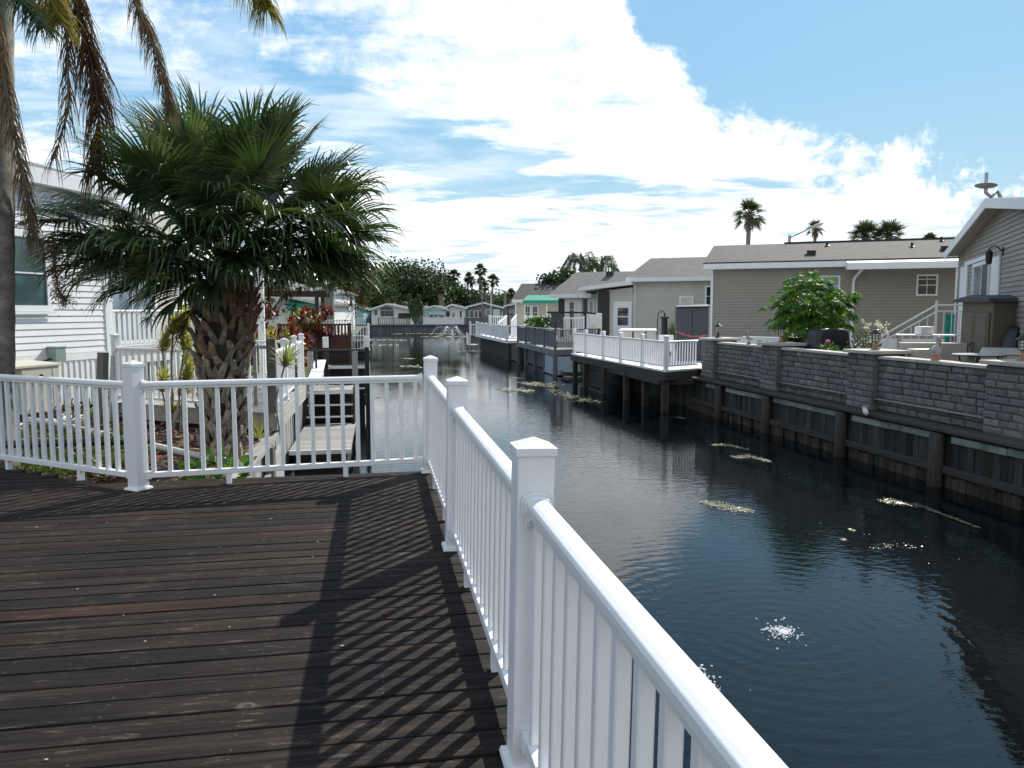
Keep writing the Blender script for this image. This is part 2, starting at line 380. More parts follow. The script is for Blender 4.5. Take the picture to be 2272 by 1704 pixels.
plain('grey_green_box', (0.22, 0.28, 0.26), 0.5, 0.06, 3, 0.1, 60)
plain('concrete', (0.40, 0.38, 0.34), 0.85, 0.12, 4, 0.35, 40, dirt=0.25)
plain('capstone', (0.47, 0.44, 0.39), 0.85, 0.12, 6, 0.4, 50, isl=0.10)
plain('copper_metal', (0.32, 0.17, 0.10), 0.45, 0.15, 8, 0.1, 60, metal=0.5)
plain('lantern_glass', (0.62, 0.60, 0.50), 0.15, 0.08, 6, 0.1, 20)
plain('terracotta', (0.40, 0.15, 0.08), 0.7, 0.1, 6, 0.2, 50)
plain('pelican_grey', (0.40, 0.42, 0.44), 0.6, 0.2, 14, 0.2, 40)
plain('pelican_white', (0.66, 0.64, 0.60), 0.6, 0.1, 10, 0.2, 40)
plain('green_canvas', (0.012, 0.27, 0.17), 0.7, 0.08, 5, 0.15, 90)
plain('pink_plastic', (0.72, 0.10, 0.16), 0.5, 0.1, 8, 0.1, 50)
plain('teal_cloth', (0.01, 0.33, 0.24), 0.6, 0.08, 5, 0.1, 50)
plain('grey_metal', (0.33, 0.34, 0.35), 0.4, 0.1, 8, 0.1, 60, metal=0.6)
plain('dish_grey', (0.42, 0.41, 0.38), 0.5, 0.06, 4, 0.05, 60)
plain('curtain', (0.50, 0.53, 0.54), 0.8, 0.1, 9, 0.1, 40)
plain('foam_white', (0.85, 0.87, 0.88), 0.12, 0.04, 8, 0.2, 40, spec=1.0)
plain('soil_dark', (0.035, 0.026, 0.02), 0.95, 0.3, 5, 0.6, 20)
plain('pipe_white', (0.68, 0.69, 0.68), 0.45, 0.06, 5, 0.1, 60, dirt=0.3)
glassmat('glass_dark'); glassmat('glass_teal', (0.05, 0.085, 0.085), 0.08); glassmat('glass_pale', (0.18, 0.23, 0.26), 0.08)

wood('grey_board', (0.19, 0.187, 0.18), (0.36, 0.35, 0.335), 0.85, 'X', tint=0.2)
wood('grey_board_y', (0.23, 0.225, 0.215), (0.42, 0.41, 0.39), 0.85, 'Y', tint=0.2)
wood('grey_board_z', (0.16, 0.165, 0.165), (0.36, 0.36, 0.35), 0.85, 'Z', tint=0.3)
wood('timber_z', (0.13, 0.125, 0.115), (0.26, 0.25, 0.235), 0.9, 'Z')
wood('blue_grey_z', (0.075, 0.088, 0.10), (0.14, 0.16, 0.18), 0.8, 'Z', tint=0.2)
wood('blue_grey_y', (0.10, 0.11, 0.12), (0.18, 0.20, 0.21), 0.8, 'Y', tint=0.2)
wood('pile_dark', (0.0176, 0.0152, 0.0128), (0.0600, 0.0520, 0.0440), 0.9, 'Z')
wood('wale_dark', (0.0225, 0.0203, 0.0180), (0.0788, 0.0705, 0.0638), 0.9, 'Y')
wood('brown_stain', (0.0562, 0.0210, 0.0135), (0.1050, 0.0413, 0.0263), 0.7, 'X', tint=0.2)
wood('dark_stain', (0.02, 0.015, 0.013), (0.045, 0.032, 0.027), 0.7, 'X')
wood('trunk_grey', (0.17, 0.155, 0.13), (0.34, 0.32, 0.28), 0.9, 'X', tint=0.05)
wood('trunk_far', (0.13, 0.11, 0.09), (0.24, 0.21, 0.18), 0.9, 'Z', tint=0.1)
wood('boot', (0.13, 0.105, 0.08), (0.38, 0.33, 0.265), 0.85, 'Z', tint=0.4)
def _boot():
    t = NT('boot'); isl = t.island(); sp = t.new('ShaderNodeSeparateXYZ'); t.link(t.coord(), sp.inputs[0])
    g = t.noise(3.0, 7, 0.7, t.coord((9, 9, 1.6)), 0.4); lo = t.mix(t.rng(g, .36, .62), (0.13, 0.105, 0.082), (0.40, 0.35, 0.285)); hi = t.mix(t.rng(g, .36, .62), (0.075, 0.042, 0.024), (0.25, 0.165, 0.10))
    up = t.rng(t.math('ADD', sp.outputs[2], t.math('MULTIPLY', t.math('SUBTRACT', isl, .5), 1.1)), 1.3, 2.1)   # old lower boots weathered grey, young upper ones still brown
    c = t.mix(up, lo, hi); c = t.mix(1.0, c, t.ramp(isl, [(0, (.55,) * 3), (.5, (1, 1, 1)), (1, (1.35, 1.3, 1.25))]), 'MULTIPLY'); t.color(c); t.rough(.88); t.bump(g, .6, .008); M['boot'] = t.m
_boot()
wood('bulkhead', (0.0074, 0.0087, 0.0087), (0.0527, 0.0608, 0.0589), 0.9, 'Z', tint=0.7, moss=(0.028, 0.02, 0.01))
wood('kick_board', (0.0210, 0.0154, 0.0098), (0.0770, 0.0616, 0.0420), 0.9, 'Z', tint=0.6, moss=(0.012, 0.010, 0.006))

leafmat('frond_green', (0.028, 0.060, 0.022), (0.065, 0.115, 0.040), 0.30, 0.30, 0.75, (0.13, 0.17, 0.06))
leafmat('frond_dead', (0.12, 0.085, 0.055), (0.28, 0.21, 0.145), 0.8, 0.2, 0.2)
leafmat('frond_brown', (0.07, 0.036, 0.02), (0.17, 0.095, 0.05), 0.8, 0.2, 0.2)
leafmat('frond_yellow', (0.22, 0.17, 0.03), (0.30, 0.24, 0.04), 0.5, 0.5, 0.4, (0.10, 0.14, 0.03))
leafmat('stalk_tan', (0.14, 0.085, 0.035), (0.30, 0.20, 0.085), 0.8, 0.2, 0.2)
leafmat('stalk_brown', (0.08, 0.045, 0.025), (0.19, 0.115, 0.06), 0.85, 0.1, 0.2)
leafmat('palm_far', (0.03, 0.05, 0.02), (0.10, 0.125, 0.055), 0.5, 0.35)
leafmat('willow_green', (0.045, 0.075, 0.03), (0.12, 0.16, 0.07), 0.5, 0.35)
leafmat('tree_dark', (0.022, 0.042, 0.016), (0.062, 0.098, 0.034), 0.6, 0.2, 0.3)
leafmat('tree_mid', (0.036, 0.066, 0.023), (0.095, 0.135, 0.045), 0.6, 0.25, 0.3)
leafmat('tree_olive', (0.05, 0.065, 0.022), (0.12, 0.13, 0.045), 0.6, 0.25, 0.3)
leafmat('papaya_leaf', (0.06, 0.16, 0.015), (0.13, 0.27, 0.025), 0.55, 0.5, 0.35)
leafmat('red_leaf', (0.10, 0.008, 0.018), (0.24, 0.03, 0.03), 0.35, 0.35, 0.5, (0.30, 0.09, 0.03))
leafmat('variegated', (0.30, 0.33, 0.04), (0.55, 0.50, 0.14), 0.45, 0.35, 0.4, (0.62, 0.60, 0.34))
leafmat('cream_leaf', (0.16, 0.24, 0.07), (0.52, 0.53, 0.30), 0.45, 0.3, 0.4, (0.62, 0.60, 0.42))
leafmat('plant_green', (0.06, 0.16, 0.03), (0.13, 0.28, 0.05), 0.45, 0.4, 0.4)
leafmat('cover_green', (0.05, 0.10, 0.022), (0.14, 0.21, 0.045), 0.5, 0.35, 0.3)
leafmat('bush_grey', (0.07, 0.10, 0.06), (0.16, 0.20, 0.12), 0.6, 0.3, 0.3)
leafmat('petal_white', (0.72, 0.70, 0.66), (0.80, 0.79, 0.76), 0.6, 0.3, 0.3)
leafmat('petal_pink', (0.60, 0.16, 0.30), (0.75, 0.28, 0.42), 0.6, 0.3, 0.3)
leafmat('mulch', (0.05, 0.022, 0.015), (0.20, 0.10, 0.065), 0.9, 0.0, 0.2, (0.36, 0.25, 0.18))
leafmat('algae', (0.09, 0.09, 0.03), (0.34, 0.32, 0.13), 0.28, 0.1, 0.9, (0.62, 0.60, 0.44))

def shingles(name, a, b):
    t = NT(name); br = t.new('ShaderNodeTexBrick'); br.offset = 0.5
    t.link(t.coord((1, 1, 1)), br.inputs['Vector'])
    br.inputs['Color1'].default_value = (*a, 1); br.inputs['Color2'].default_value = (*b, 1); br.inputs['Mortar'].default_value = (a[0] * .35, a[1] * .35, a[2] * .35, 1)
    br.inputs['Scale'].default_value = 1.0; br.inputs['Mortar Size'].default_value = 0.010; br.inputs['Brick Width'].default_value = 0.31; br.inputs['Row Height'].default_value = 0.13
    c = t.mix(t.rng(t.noise(9, 6, 0.75), 0.3, 0.7), br.outputs['Color'], tuple(k * 0.72 for k in a)); t.color(c); t.rough(0.9); t.bump(br.outputs['Fac'], -0.4, 0.01)
    M[name] = t.m; return t.m
shingles('shingle_brown', (0.05, 0.046, 0.043), (0.12, 0.112, 0.105))
shingles('shingle_grey', (0.145, 0.142, 0.137), (0.25, 0.245, 0.235))

def blockmat():
    t = NT('wall_block'); isl = t.island()
    c = t.ramp(isl, [(0, (0.115, 0.118, 0.125)), (0.3, (0.165, 0.165, 0.168)), (0.6, (0.21, 0.195, 0.182)), (0.85, (0.175, 0.178, 0.186)), (1, (0.275, 0.26, 0.242))])
    c = t.mix(t.rng(t.noise(7, 6, 0.7), 0.35, 0.7, 0, 0.55), c, (0.08, 0.078, 0.075)); t.color(c); t.rough(0.9); t.bump(t.noise(28, 6, 0.7), 0.6, 0.012)
    M['wall_block'] = t.m
blockmat()

def deckmat():
    """dark oil-stained boards: streaky grain, rusty and grey boards, pale knots and scuffs"""
    t = NT('deck_board'); isl = t.island(); v = t.coord((0.55, 16, 16))
    cx = t.new('ShaderNodeCombineXYZ'); t.link(t.math('MULTIPLY', isl, 71.0), cx.inputs[0]); t.link(t.math('MULTIPLY', isl, 37.0), cx.inputs[1]); t.link(t.math('MULTIPLY', isl, 19.0), cx.inputs[2])
    ad = t.new('ShaderNodeVectorMath', operation='ADD'); t.link(v, ad.inputs[0]); t.link(cx.outputs[0], ad.inputs[1]); vec = ad.outputs[0]
    g1 = t.noise(1.3, 9, 0.68, vec, 0.6); g2 = t.noise(5.5, 8, 0.75, vec, 0.3)
    f = t.math('ADD', t.math('MULTIPLY', g1, 0.6), t.math('MULTIPLY', g2, 0.4))
    c = t.ramp(f, [(0.34, (0.0025, 0.0019, 0.0016)), (0.45, (0.0085, 0.0062, 0.0052)), (0.535, (0.0185, 0.0133, 0.0108)), (0.66, (0.046, 0.034, 0.028))])
    c = t.mix(1.0, c, t.ramp(isl, [(0, (0.62, 0.63, 0.65)), (0.3, (0.85, 0.84, 0.84)), (0.6, (1.03, 1.0, 0.98)), (0.84, (1.25, 1.2, 1.16)), (0.93, (1.35, 0.98, 0.82)), (1, (1.45, 1.42, 1.38))]), 'MULTIPLY')
    # scuffs: long thin worn flecks; knots: small ovals with a dark eye
    sc = t.noise(3.2, 5, 0.75, t.coord((1.6, 9, 9))); c = t.mix(t.rng(sc, 0.57, 0.70, 0, 0.55), c, (0.15, 0.122, 0.10))
    wr = t.noise(0.9, 5, 0.6, t.coord((1, 1.6, 1))); c = t.mix(1.0, c, t.ramp(wr, [(0.36, (0.62, 0.62, 0.64)), (0.5, (1, 1, 1)), (0.64, (1.45, 1.4, 1.35))]), 'MULTIPLY')
    wv = t.new('ShaderNodeVectorMath', operation='ADD'); t.link(t.coord((0.85, 2.3, 2.3)), wv.inputs[0]); wn_ = t.new('ShaderNodeTexNoise'); wn_.inputs['Scale'].default_value = 5.0; wn_.inputs['Detail'].default_value = 3; t.link(t.coord(), wn_.inputs['Vector']); ws = t.new('ShaderNodeVectorMath', operation='SCALE'); t.link(wn_.outputs['Color'], ws.inputs[0]); ws.inputs[3].default_value = 0.30; t.link(ws.outputs[0], wv.inputs[1])
    vo = t.new('ShaderNodeTexVoronoi'); t.link(wv.outputs[0], vo.inputs['Vector']); vo.inputs['Scale'].default_value = 1.5; vo.inputs['Randomness'].default_value = 1.0
    d = t.math('ADD', vo.outputs['Distance'], t.math('MULTIPLY', t.math('SUBTRACT', t.noise(9, 4), 0.5), 0.10))
    kn = t.rng(t.noise(1.9, 2, 0.5, t.coord((1, 3, 3))), 0.42, 0.6, 0.1, 1.0)
    c = t.mix(t.math('MULTIPLY', t.rng(d, 0.03, 0.11, 0.7, 0.0, True), kn), c, (0.17, 0.142, 0.115)); c = t.mix(t.math('MULTIPLY', t.rng(d, 0.012, 0.04, 0.95, 0.0, True), kn), c, (0.006, 0.004, 0.003))
    ck = t.noise(2.2, 4, 0.6, t.coord((0.9, 38, 38)), 0.3); c = t.mix(t.rng(ck, 0.66, 0.72, 0, 0.9), c, (0.004, 0.003, 0.0025))
    sp = t.new('ShaderNodeSeparateXYZ'); t.link(t.coord(), sp.inputs[0])   # a pair of screws per board on every joist
    fx = t.math('ABSOLUTE', t.math('SUBTRACT', t.math('MODULO', t.math('ADD', sp.outputs[0], 40.25), 0.5), 0.25))
    fy = t.math('ABSOLUTE', t.math('SUBTRACT', t.math('ABSOLUTE', t.math('SUBTRACT', t.math('MODULO', t.math('ADD', sp.outputs[1], 1.6 + 14.7), 0.147), 0.069)), 0.044))
    sd = t.math('SQRT', t.math('ADD', t.math('MULTIPLY', fx, fx), t.math('MULTIPLY', fy, fy)))
    c = t.mix(t.rng(sd, 0.004, 0.016, 0.55, 0.0, True), c, (0.012, 0.007, 0.005)); c = t.mix(t.rng(sd, 0.0035, 0.005, 0.8, 0.0), c, (0.09, 0.085, 0.08))
    t.color(c); t.rough(t.rng(g2, 0.3, 0.7, 0.85, 0.62)); t.bump(t.math('ADD', f, t.math('MULTIPLY', t.noise(40, 3, 0.6, vec), 0.25)), 0.55, 0.005)
    t.b.inputs['Specular IOR Level'].default_value = 0.16
    M['deck_board'] = t.m
deckmat()

def groundmat(name, a, b, c_, scale=0.8):
    t = NT(name); n1 = t.noise(scale, 8, 0.65); n2 = t.noise(scale * 14, 5, 0.6)
    c = t.mix(t.rng(n1, 0.35, 0.65), a, b); c = t.mix(t.rng(n2, 0.45, 0.7, 0, 0.7), c, c_); t.color(c); t.rough(0.95); t.bump(n2, 0.8, 0.03); M[name] = t.m
groundmat('lawn', (0.05, 0.10, 0.022), (0.10, 0.16, 0.04), (0.13, 0.14, 0.06))
groundmat('earth', (0.045, 0.03, 0.022), (0.10, 0.062, 0.045), (0.16, 0.10, 0.07), 2.0)
groundmat('paving', (0.34, 0.32, 0.28), (0.42, 0.40, 0.36), (0.28, 0.26, 0.23), 1.5)

def watermat():
    t = NT('water'); t.color((0.003, 0.005, 0.006)); t.rough(0.015); t.b.inputs['IOR'].default_value = 1.333; t.b.inputs['Specular IOR Level'].default_value = 0.52
    # wind ripples run across the canal, calmer towards the far end; rings spread from the bubbler
    pos = t.coord((1, 1, 1)); v = t.coord((1.0, 2.1, 1.0), rot=(0, 0, R_(12)))
    r1 = t.noise(2.6, 3, 0.5, v, 0.5); r2 = t.noise(8.5, 2, 0.5, v, 0.4); slow = t.noise(0.35, 3, 0.5, t.coord((1, 0.5, 1)))
    sp = t.new('ShaderNodeSeparateXYZ'); t.link(pos, sp.inputs[0])
    near = t.rng(sp.outputs[1], 6.0, 60.0, 1.0, 0.5)
    h = t.math('ADD', t.math('MULTIPLY', r1, 0.0050), t.math('MULTIPLY', r2, 0.0030))
    h = t.math('MULTIPLY', t.math('MULTIPLY', h, t.rng(slow, 0.35, 0.65, 0.35, 1.0)), near)
    for (bx, by, amp) in ((3.67, 6.31, 0.0006), (2.3, 5.5, 0.0004)):
        q = t.new('ShaderNodeVectorMath', operation='DISTANCE'); t.link(pos, q.inputs[0]); q.inputs[1].default_value = (bx, by, 0)
        dd = q.outputs['Value']; wv = t.math('SINE', t.math('ADD', t.math('MULTIPLY', dd, 34.0), t.math('MULTIPLY', r1, 5.0)))
        h = t.math('ADD', h, t.math('MULTIPLY', t.math('MULTIPLY', wv, amp), t.rng(dd, 0.1, 4.5, 1.0, 0.0)))
    n = t.bump(h, 1.0, 1.0); M['water'] = t.m
watermat()
# ------------------------------------------------------------------ ground, water
rng = random.Random(7)
def sheet(name, pts, z, mat):
    return structure(MB().quad(*[(x, y, z) for x, y in pts]).build(name, M[mat]))
sheet('water', [(-400, -60), (400, -60), (400, 400), (-400, 400)], 0.0, 'water')
sheet('lawn', [(-900, -40), (-1.78, -40), (-1.78, 28), (-8, 28), (-8, 51.6), (-1.78, 51.6), (-1.78, 109), (-60, 109), (-60, 114), (-900, 114)], 0.93, 'lawn')
sheet('terrain', [(-900, 114), (900, 114), (900, 2500), (-900, 2500)], 0.96, 'lawn')
sheet('patio', [(9.62, -40), (900, -40), (900, 60), (9.62, 60)], 1.22, 'paving')
sheet('terrain', [(8.6, 60.02), (22, 60.02), (22, 114), (900, 114), (900, 60.02)][0:1] + [(900, 60.02), (900, 113.9), (22, 113.9), (22, 66), (8.6, 66)], 1.0, 'lawn')
# mulch bed beside the deck: a low mound
mb = MB(); nx, ny = 26, 26; idx = {}
for j in range(ny + 1):
    for i in range(nx + 1):
        x = -8.2 + 6.5 * i / nx; y = 7.0 + 8.0 * j / ny
        z = 0.955 + 0.05 * mnoise.noise(Vector((x * 0.9, y * 0.9, 0))) + 0.02 * mnoise.noise(Vector((x * 4, y * 4, 3)))
        idx[i, j] = len(mb.v); mb.v.append((x, y, z))
for j in range(ny):
    for i in range(nx): mb.f.append((idx[i, j], idx[i + 1, j], idx[i + 1, j + 1], idx[i, j + 1]))
structure(mb.build('garden_bed', M['earth'], smooth=True))
mb = MB()
for k in range(5200):
    x, y = rng.uniform(-7.6, -1.8), rng.uniform(7.1, 14.6); s = rng.uniform(0.025, 0.07); a = rng.uniform(0, 6.3); t = rng.uniform(-0.5, 0.5)
    z = 0.975 + 0.05 * mnoise.noise(Vector((x * 0.9, y * 0.9, 0))) + rng.uniform(0, 0.035)
    u = Vector((math.cos(a), math.sin(a), t)) * s; w = Vector((-math.sin(a), math.cos(a), rng.uniform(-.4, .4))) * s * 0.4; c = Vector((x, y, z))
    mb.quad(c - u - w, c + u - w, c + u + w, c - u + w)
stuff(mb.build('mulch', M['mulch'], recalc=False), 'brown bark mulch strewn over the garden bed around the palm')

# ------------------------------------------------------------------ the deck we stand on
DZ = 1.505
dk = thing('wooden_deck', 'dark brown stained plank deck in front, striped with railing shadows', 'deck', (0, 0, DZ))
mb = MB(); y = -1.6; bw, gap = 0.140, 0.007
while y < 9.5:
    x1 = 0.53
    x0 = -9.0
    if y + bw > 6.98:                                   # behind the slanted corner
        x1 = -2.32 - (y + bw - 6.98) * (0.8 / 0.6)
    cuts = [x0]
    if rng.random() < 0.3: cuts.append(rng.uniform(-4.5, -0.8))
    cuts.append(x1)
    for a, b in zip(cuts, cuts[1:]):
        dz = rng.uniform(-0.0022, 0.0022); tw = rng.uniform(-0.0012, 0.0012); a2 = a + 0.003; b2 = b - 0.003 - (rng.uniform(0, 0.006) if b > 0 else 0)
        if b2 - a2 < 0.3: continue
        e = 0.0045; m = int(max(2, (b2 - a2) / 0.5)); base = len(mb.v)
        for k in range(m + 1):                          # slightly waned, bowed boards with eased edges
            x = a2 + (b2 - a2) * k / m; w = 0.0025 * mnoise.noise(Vector((x * 0.8, y * 9, 1))); h = 0.002 * mnoise.noise(Vector((x * 0.7, y * 11, 5)))
            for py, pz in ((y, -0.038), (y + w, -e + dz + h - tw), (y + e + w, dz + h - tw), (y + bw / 2, dz + h + 0.0012), (y + bw - e + w, dz + h + tw), (y + bw + w, -e + dz + h + tw), (y + bw, -0.038)):
                mb.v.append((x, py, pz))
        for k in range(m):
            for q in range(6): mb.f.append((base + k * 7 + q, base + (k + 1) * 7 + q, base + (k + 1) * 7 + q + 1, base + k * 7 + q + 1))
        mb.f.append(tuple(base + q for q in range(7))); mb.f.append(tuple(base + m * 7 + q for q in range(6, -1, -1)))
    y += bw + gap
mb.build('plank_floor', M['deck_board'], dk)
mb = MB()
mb.box(0.485, 0.525, -1.6, 6.97, -0.24, -0.041); mb.box(-2.3, 0.43, 6.92, 6.96, -0.24, -0.041)
for yy in [k * 0.45 - 1.4 for k in range(19)]: mb.box(-8.5, 0.42, yy, yy + 0.04, -0.20, -0.041)
mb.build('joist_frame', M['pile_dark'], dk)
for px_, py_ in ((0.36, 0.2), (0.36, 3.2), (0.36, 6.7)):
    MB().box(px_ - 0.07, px_ + 0.07, py_ - 0.07, py_ + 0.07, -2.6, -0.205).build('piling', M['pile_dark'], dk)
mb = MB()
for k in range(70):
    xx, yy = rng.uniform(-4, 0.2), rng.uniform(2.0, 6.4); s = rng.uniform(0.002, 0.006)
    mb.ball((xx, yy, DZ + s * .6 + .002), (s * rng.uniform(.8, 2), s, s * .6), 5, 3)
stuff(mb.build('litter', M['capstone']), 'tiny pale crumbs and seeds scattered on the dark deck boards')
mb = MB(); mb.ball((0.02, 3.60, DZ + 0.014), 0.014, 8, 6)
tag(mb.build('acorn', M['frond_dead']), 'small round brown nut lying among the stripes of shadow', 'nut')

# ------------------------------------------------------------------ railings
def rail_profile(a, b, w, top, h, n=6):
    """rounded top rail: flat underside, softly arched crown"""
    a, b = Vector(a), Vector(b); d = (b - a).normalized(); sx = Vector((d.y, -d.x, 0)).normalized()
    prof = [(-w * .36, -h), (-w * .36, -h * .72), (-w / 2, -h * .62), (-w / 2, -h * .28)]
    for k in range(n + 1):
        t = math.pi * (1 - k / n); prof.append((math.cos(t) * w * .5, -h * .28 + math.sin(t) * h * .28))
    prof += [(w / 2, -h * .62), (w * .36, -h * .72), (w * .36, -h)]
    out = []
    for p in (a, b): out.append([p + sx * x + Vector((0, 0, top + z)) for x, z in prof])
    m = MB(); n = len(prof); m.v = [tuple(p) for r in out for p in r]
    m.f = [(i, (i + 1) % n, (i + 1) % n + n, i + n) for i in range(n)] + [tuple(range(n - 1, -1, -1)), tuple(range(n, 2 * n))]
    return m
BAL = {}
def baluster_mesh(w, h, bevel=0.004):
    key = (round(w, 4), round(h, 3))
    if key not in BAL:
        m = MB().box(-w / 2, w / 2, -w / 2, w / 2, 0, h); me = bpy.data.meshes.new('baluster')
        me.from_pydata(m.v, [], m.f); bm = bmesh.new(); bm.from_mesh(me)
        bmesh.ops.bevel(bm, geom=list(bm.edges), offset=bevel, segments=1, affect='EDGES'); bm.to_mesh(me); bm.free(); BAL[key] = me
    return BAL[key]
def railing(name, label, pts, z, posts, h=0.885, post_h=1.03, pw=0.115, rw=0.07, rh=0.062, bw=0.034, bz=0.09, sp=0.13, mat='white_vinyl', group=None, cat='railing', each=True, cap='pyramid', feet=True, detail=True, post_cap=True, slab=None):
    """a run of railing through pts (x, y); posts = indexes of pts that carry a post"""
    t = thing(name, label, cat, (pts[0][0], pts[0][1], z), 0, group); O = Vector((pts[0][0], pts[0][1], 0)); P = [Vector((p[0], p[1], 0)) - O for p in pts]
    for i in posts:
        d = (P[min(i + 1, len(P) - 1)] - P[max(i - 1, 0)]); a = math.atan2(d.y, d.x) if i not in (len(P) - 1,) else math.atan2(*(P[i] - P[i - 1]).yx)
        if i == 0 and len(P) > 1: a = math.atan2(*(P[1] - P[0]).yx)
        def R(x, y, zz, c=P[i], a=a): return (c.x + x * math.cos(a) - y * math.sin(a), c.y + x * math.sin(a) + y * math.cos(a), zz)
        q = pw / 2; m = MB(); m.hexa([R(-q, -q, .0), R(q, -q, .0), R(q, q, .0), R(-q, q, .0)], [R(-q, -q, post_h), R(q, -q, post_h), R(q, q, post_h), R(-q, q, post_h)])
        po = m.build('post', M[mat], t, bevel=0.006 if detail else 0)
        if post_cap:
            c = pw / 2 + (0.006 if detail else 0.012); m = MB(); hh = 0.022
            m.hexa([R(-c, -c, post_h - hh), R(c, -c, post_h - hh), R(c, c, post_h - hh), R(-c, c, post_h - hh)], [R(-c, -c, post_h + .002), R(c, -c, post_h + .002), R(c, c, post_h + .002), R(-c, c, post_h + .002)])
            n = len(m.v); m.v += [R(-c, -c, post_h + .0022), R(c, -c, post_h + .0022), R(c, c, post_h + .0022), R(-c, c, post_h + .0022), R(0, 0, post_h + .03)]
            m.f += [(n, n + 1, n + 4), (n + 1, n + 2, n + 4), (n + 2, n + 3, n + 4), (n + 3, n, n + 4)]
            m.build('post_cap', M[mat], po, bevel=0.002 if detail else 0)
        if feet:
            c = pw / 2 + 0.022; m = MB(); m.hexa([R(-c, -c, .001), R(c, -c, .001), R(c, c, .001), R(-c, c, .001)], [R(-c * .93, -c * .93, .02), R(c * .93, -c * .93, .02), R(c * .93, c * .93, .02), R(-c * .93, c * .93, .02)])
            m.build('base_plate', M[mat], po, bevel=0.003 if detail else 0)
    ps = set(posts)
    for i in range(len(P) - 1):
        a, b = P[i], P[i + 1]; d = (b - a).normalized(); L = (b - a).length
        a2 = a + d * (pw / 2 if i in ps else 0); b2 = b - d * (pw / 2 if i + 1 in ps else 0)
        rail_profile(a2, b2, rw, h, rh).build('top_rail', M[mat], t, smooth=False, bevel=0.003 if detail else 0)
        sx = Vector((d.y, -d.x, 0)); q = Vector((0, 0, 1))
        m = MB().beam(a2 + q * (bz + .022), b2 + q * (bz + .022), 0.052, 0.044); m.build('bottom_rail', M[mat], t, bevel=0.004 if detail else 0)
        if detail:
            for (e, s) in ((a2, 1), (b2, -1)):          # moulded collars where the rails meet the post
                if (e - a).length > 0.001 or (e - b).length > 0.001:
                    r2 = rail_profile(e + d * s * .002, e + d * s * .014, rw * 1.34, h + 0.016, rh * 1.75); r2.build('rail_bracket', M[mat], t, bevel=0.003)
                    r3 = rail_profile(e + d * s * .0145, e + d * s * .034, rw * 1.14, h + 0.007, rh * 1.3); r3.build('rail_bracket', M[mat], t, bevel=0.003)
                    MB().beam(e + d * s * .002 + q * (bz + .022), e + d * s * .05 + q * (bz + .022), 0.066, 0.06).build('rail_bracket', M[mat], t, bevel=0.004)
            for f in (0.3, 0.72):
                c = a + (b - a) * f; MB().beam(c + q * .001, c + q * (bz - .0005), 0.045, 0.04, up=d).build('rail_foot', M[mat], t, bevel=0.003)
        n = max(1, round((b2 - a2).length / sp)); hb = h - rh - bz - 0.044 + 0.004
        if each:
            me = baluster_mesh(bw, hb)
            for k in range(n):
                c = a2 + (b2 - a2) * ((k + .5) / n)
                o = bpy.data.objects.new('baluster', me)
                if not me.materials: me.materials.append(M[mat])
                COL.objects.link(o); o.parent = t; o.location = (c.x, c.y, bz + .044 - .001); o.rotation_euler = (0, 0, math.atan2(d.y, d.x))
        elif n > 0:
            m = MB()
            for k in range(n):
                c = a2 + (b2 - a2) * ((k + .5) / n); m.beam(c + q * (bz + .043), c + q * (h - rh + .002), bw, bw, up=d)
            m.build('baluster_row', M[mat], t)
    return t
RX = 0.452
sr_ = railing('deck_railing', 'long white railing running beside the water along the dark deck', [(RX, 6.87), (RX, 4.59), (RX, 2.30), (RX, -0.02), (RX, -1.5)], DZ, (0, 1, 2, 3), sp=0.127)
railing('deck_railing', 'white railing across the end of the dark deck in front of the palm', [(RX - 0.0575, 6.862), (-1.89, 6.63)], DZ, (), sp=0.131)
sr_.rotation_euler = (0, R_(1.1), 0)                     # the long run leans out a little
lp = railing('deck_railing', 'white railing slanting away at the left end of the dark deck', [(-1.945, 6.62), (-3.92, 8.09), (-6.0, 9.66)], DZ, (0, 1), sp=0.121)

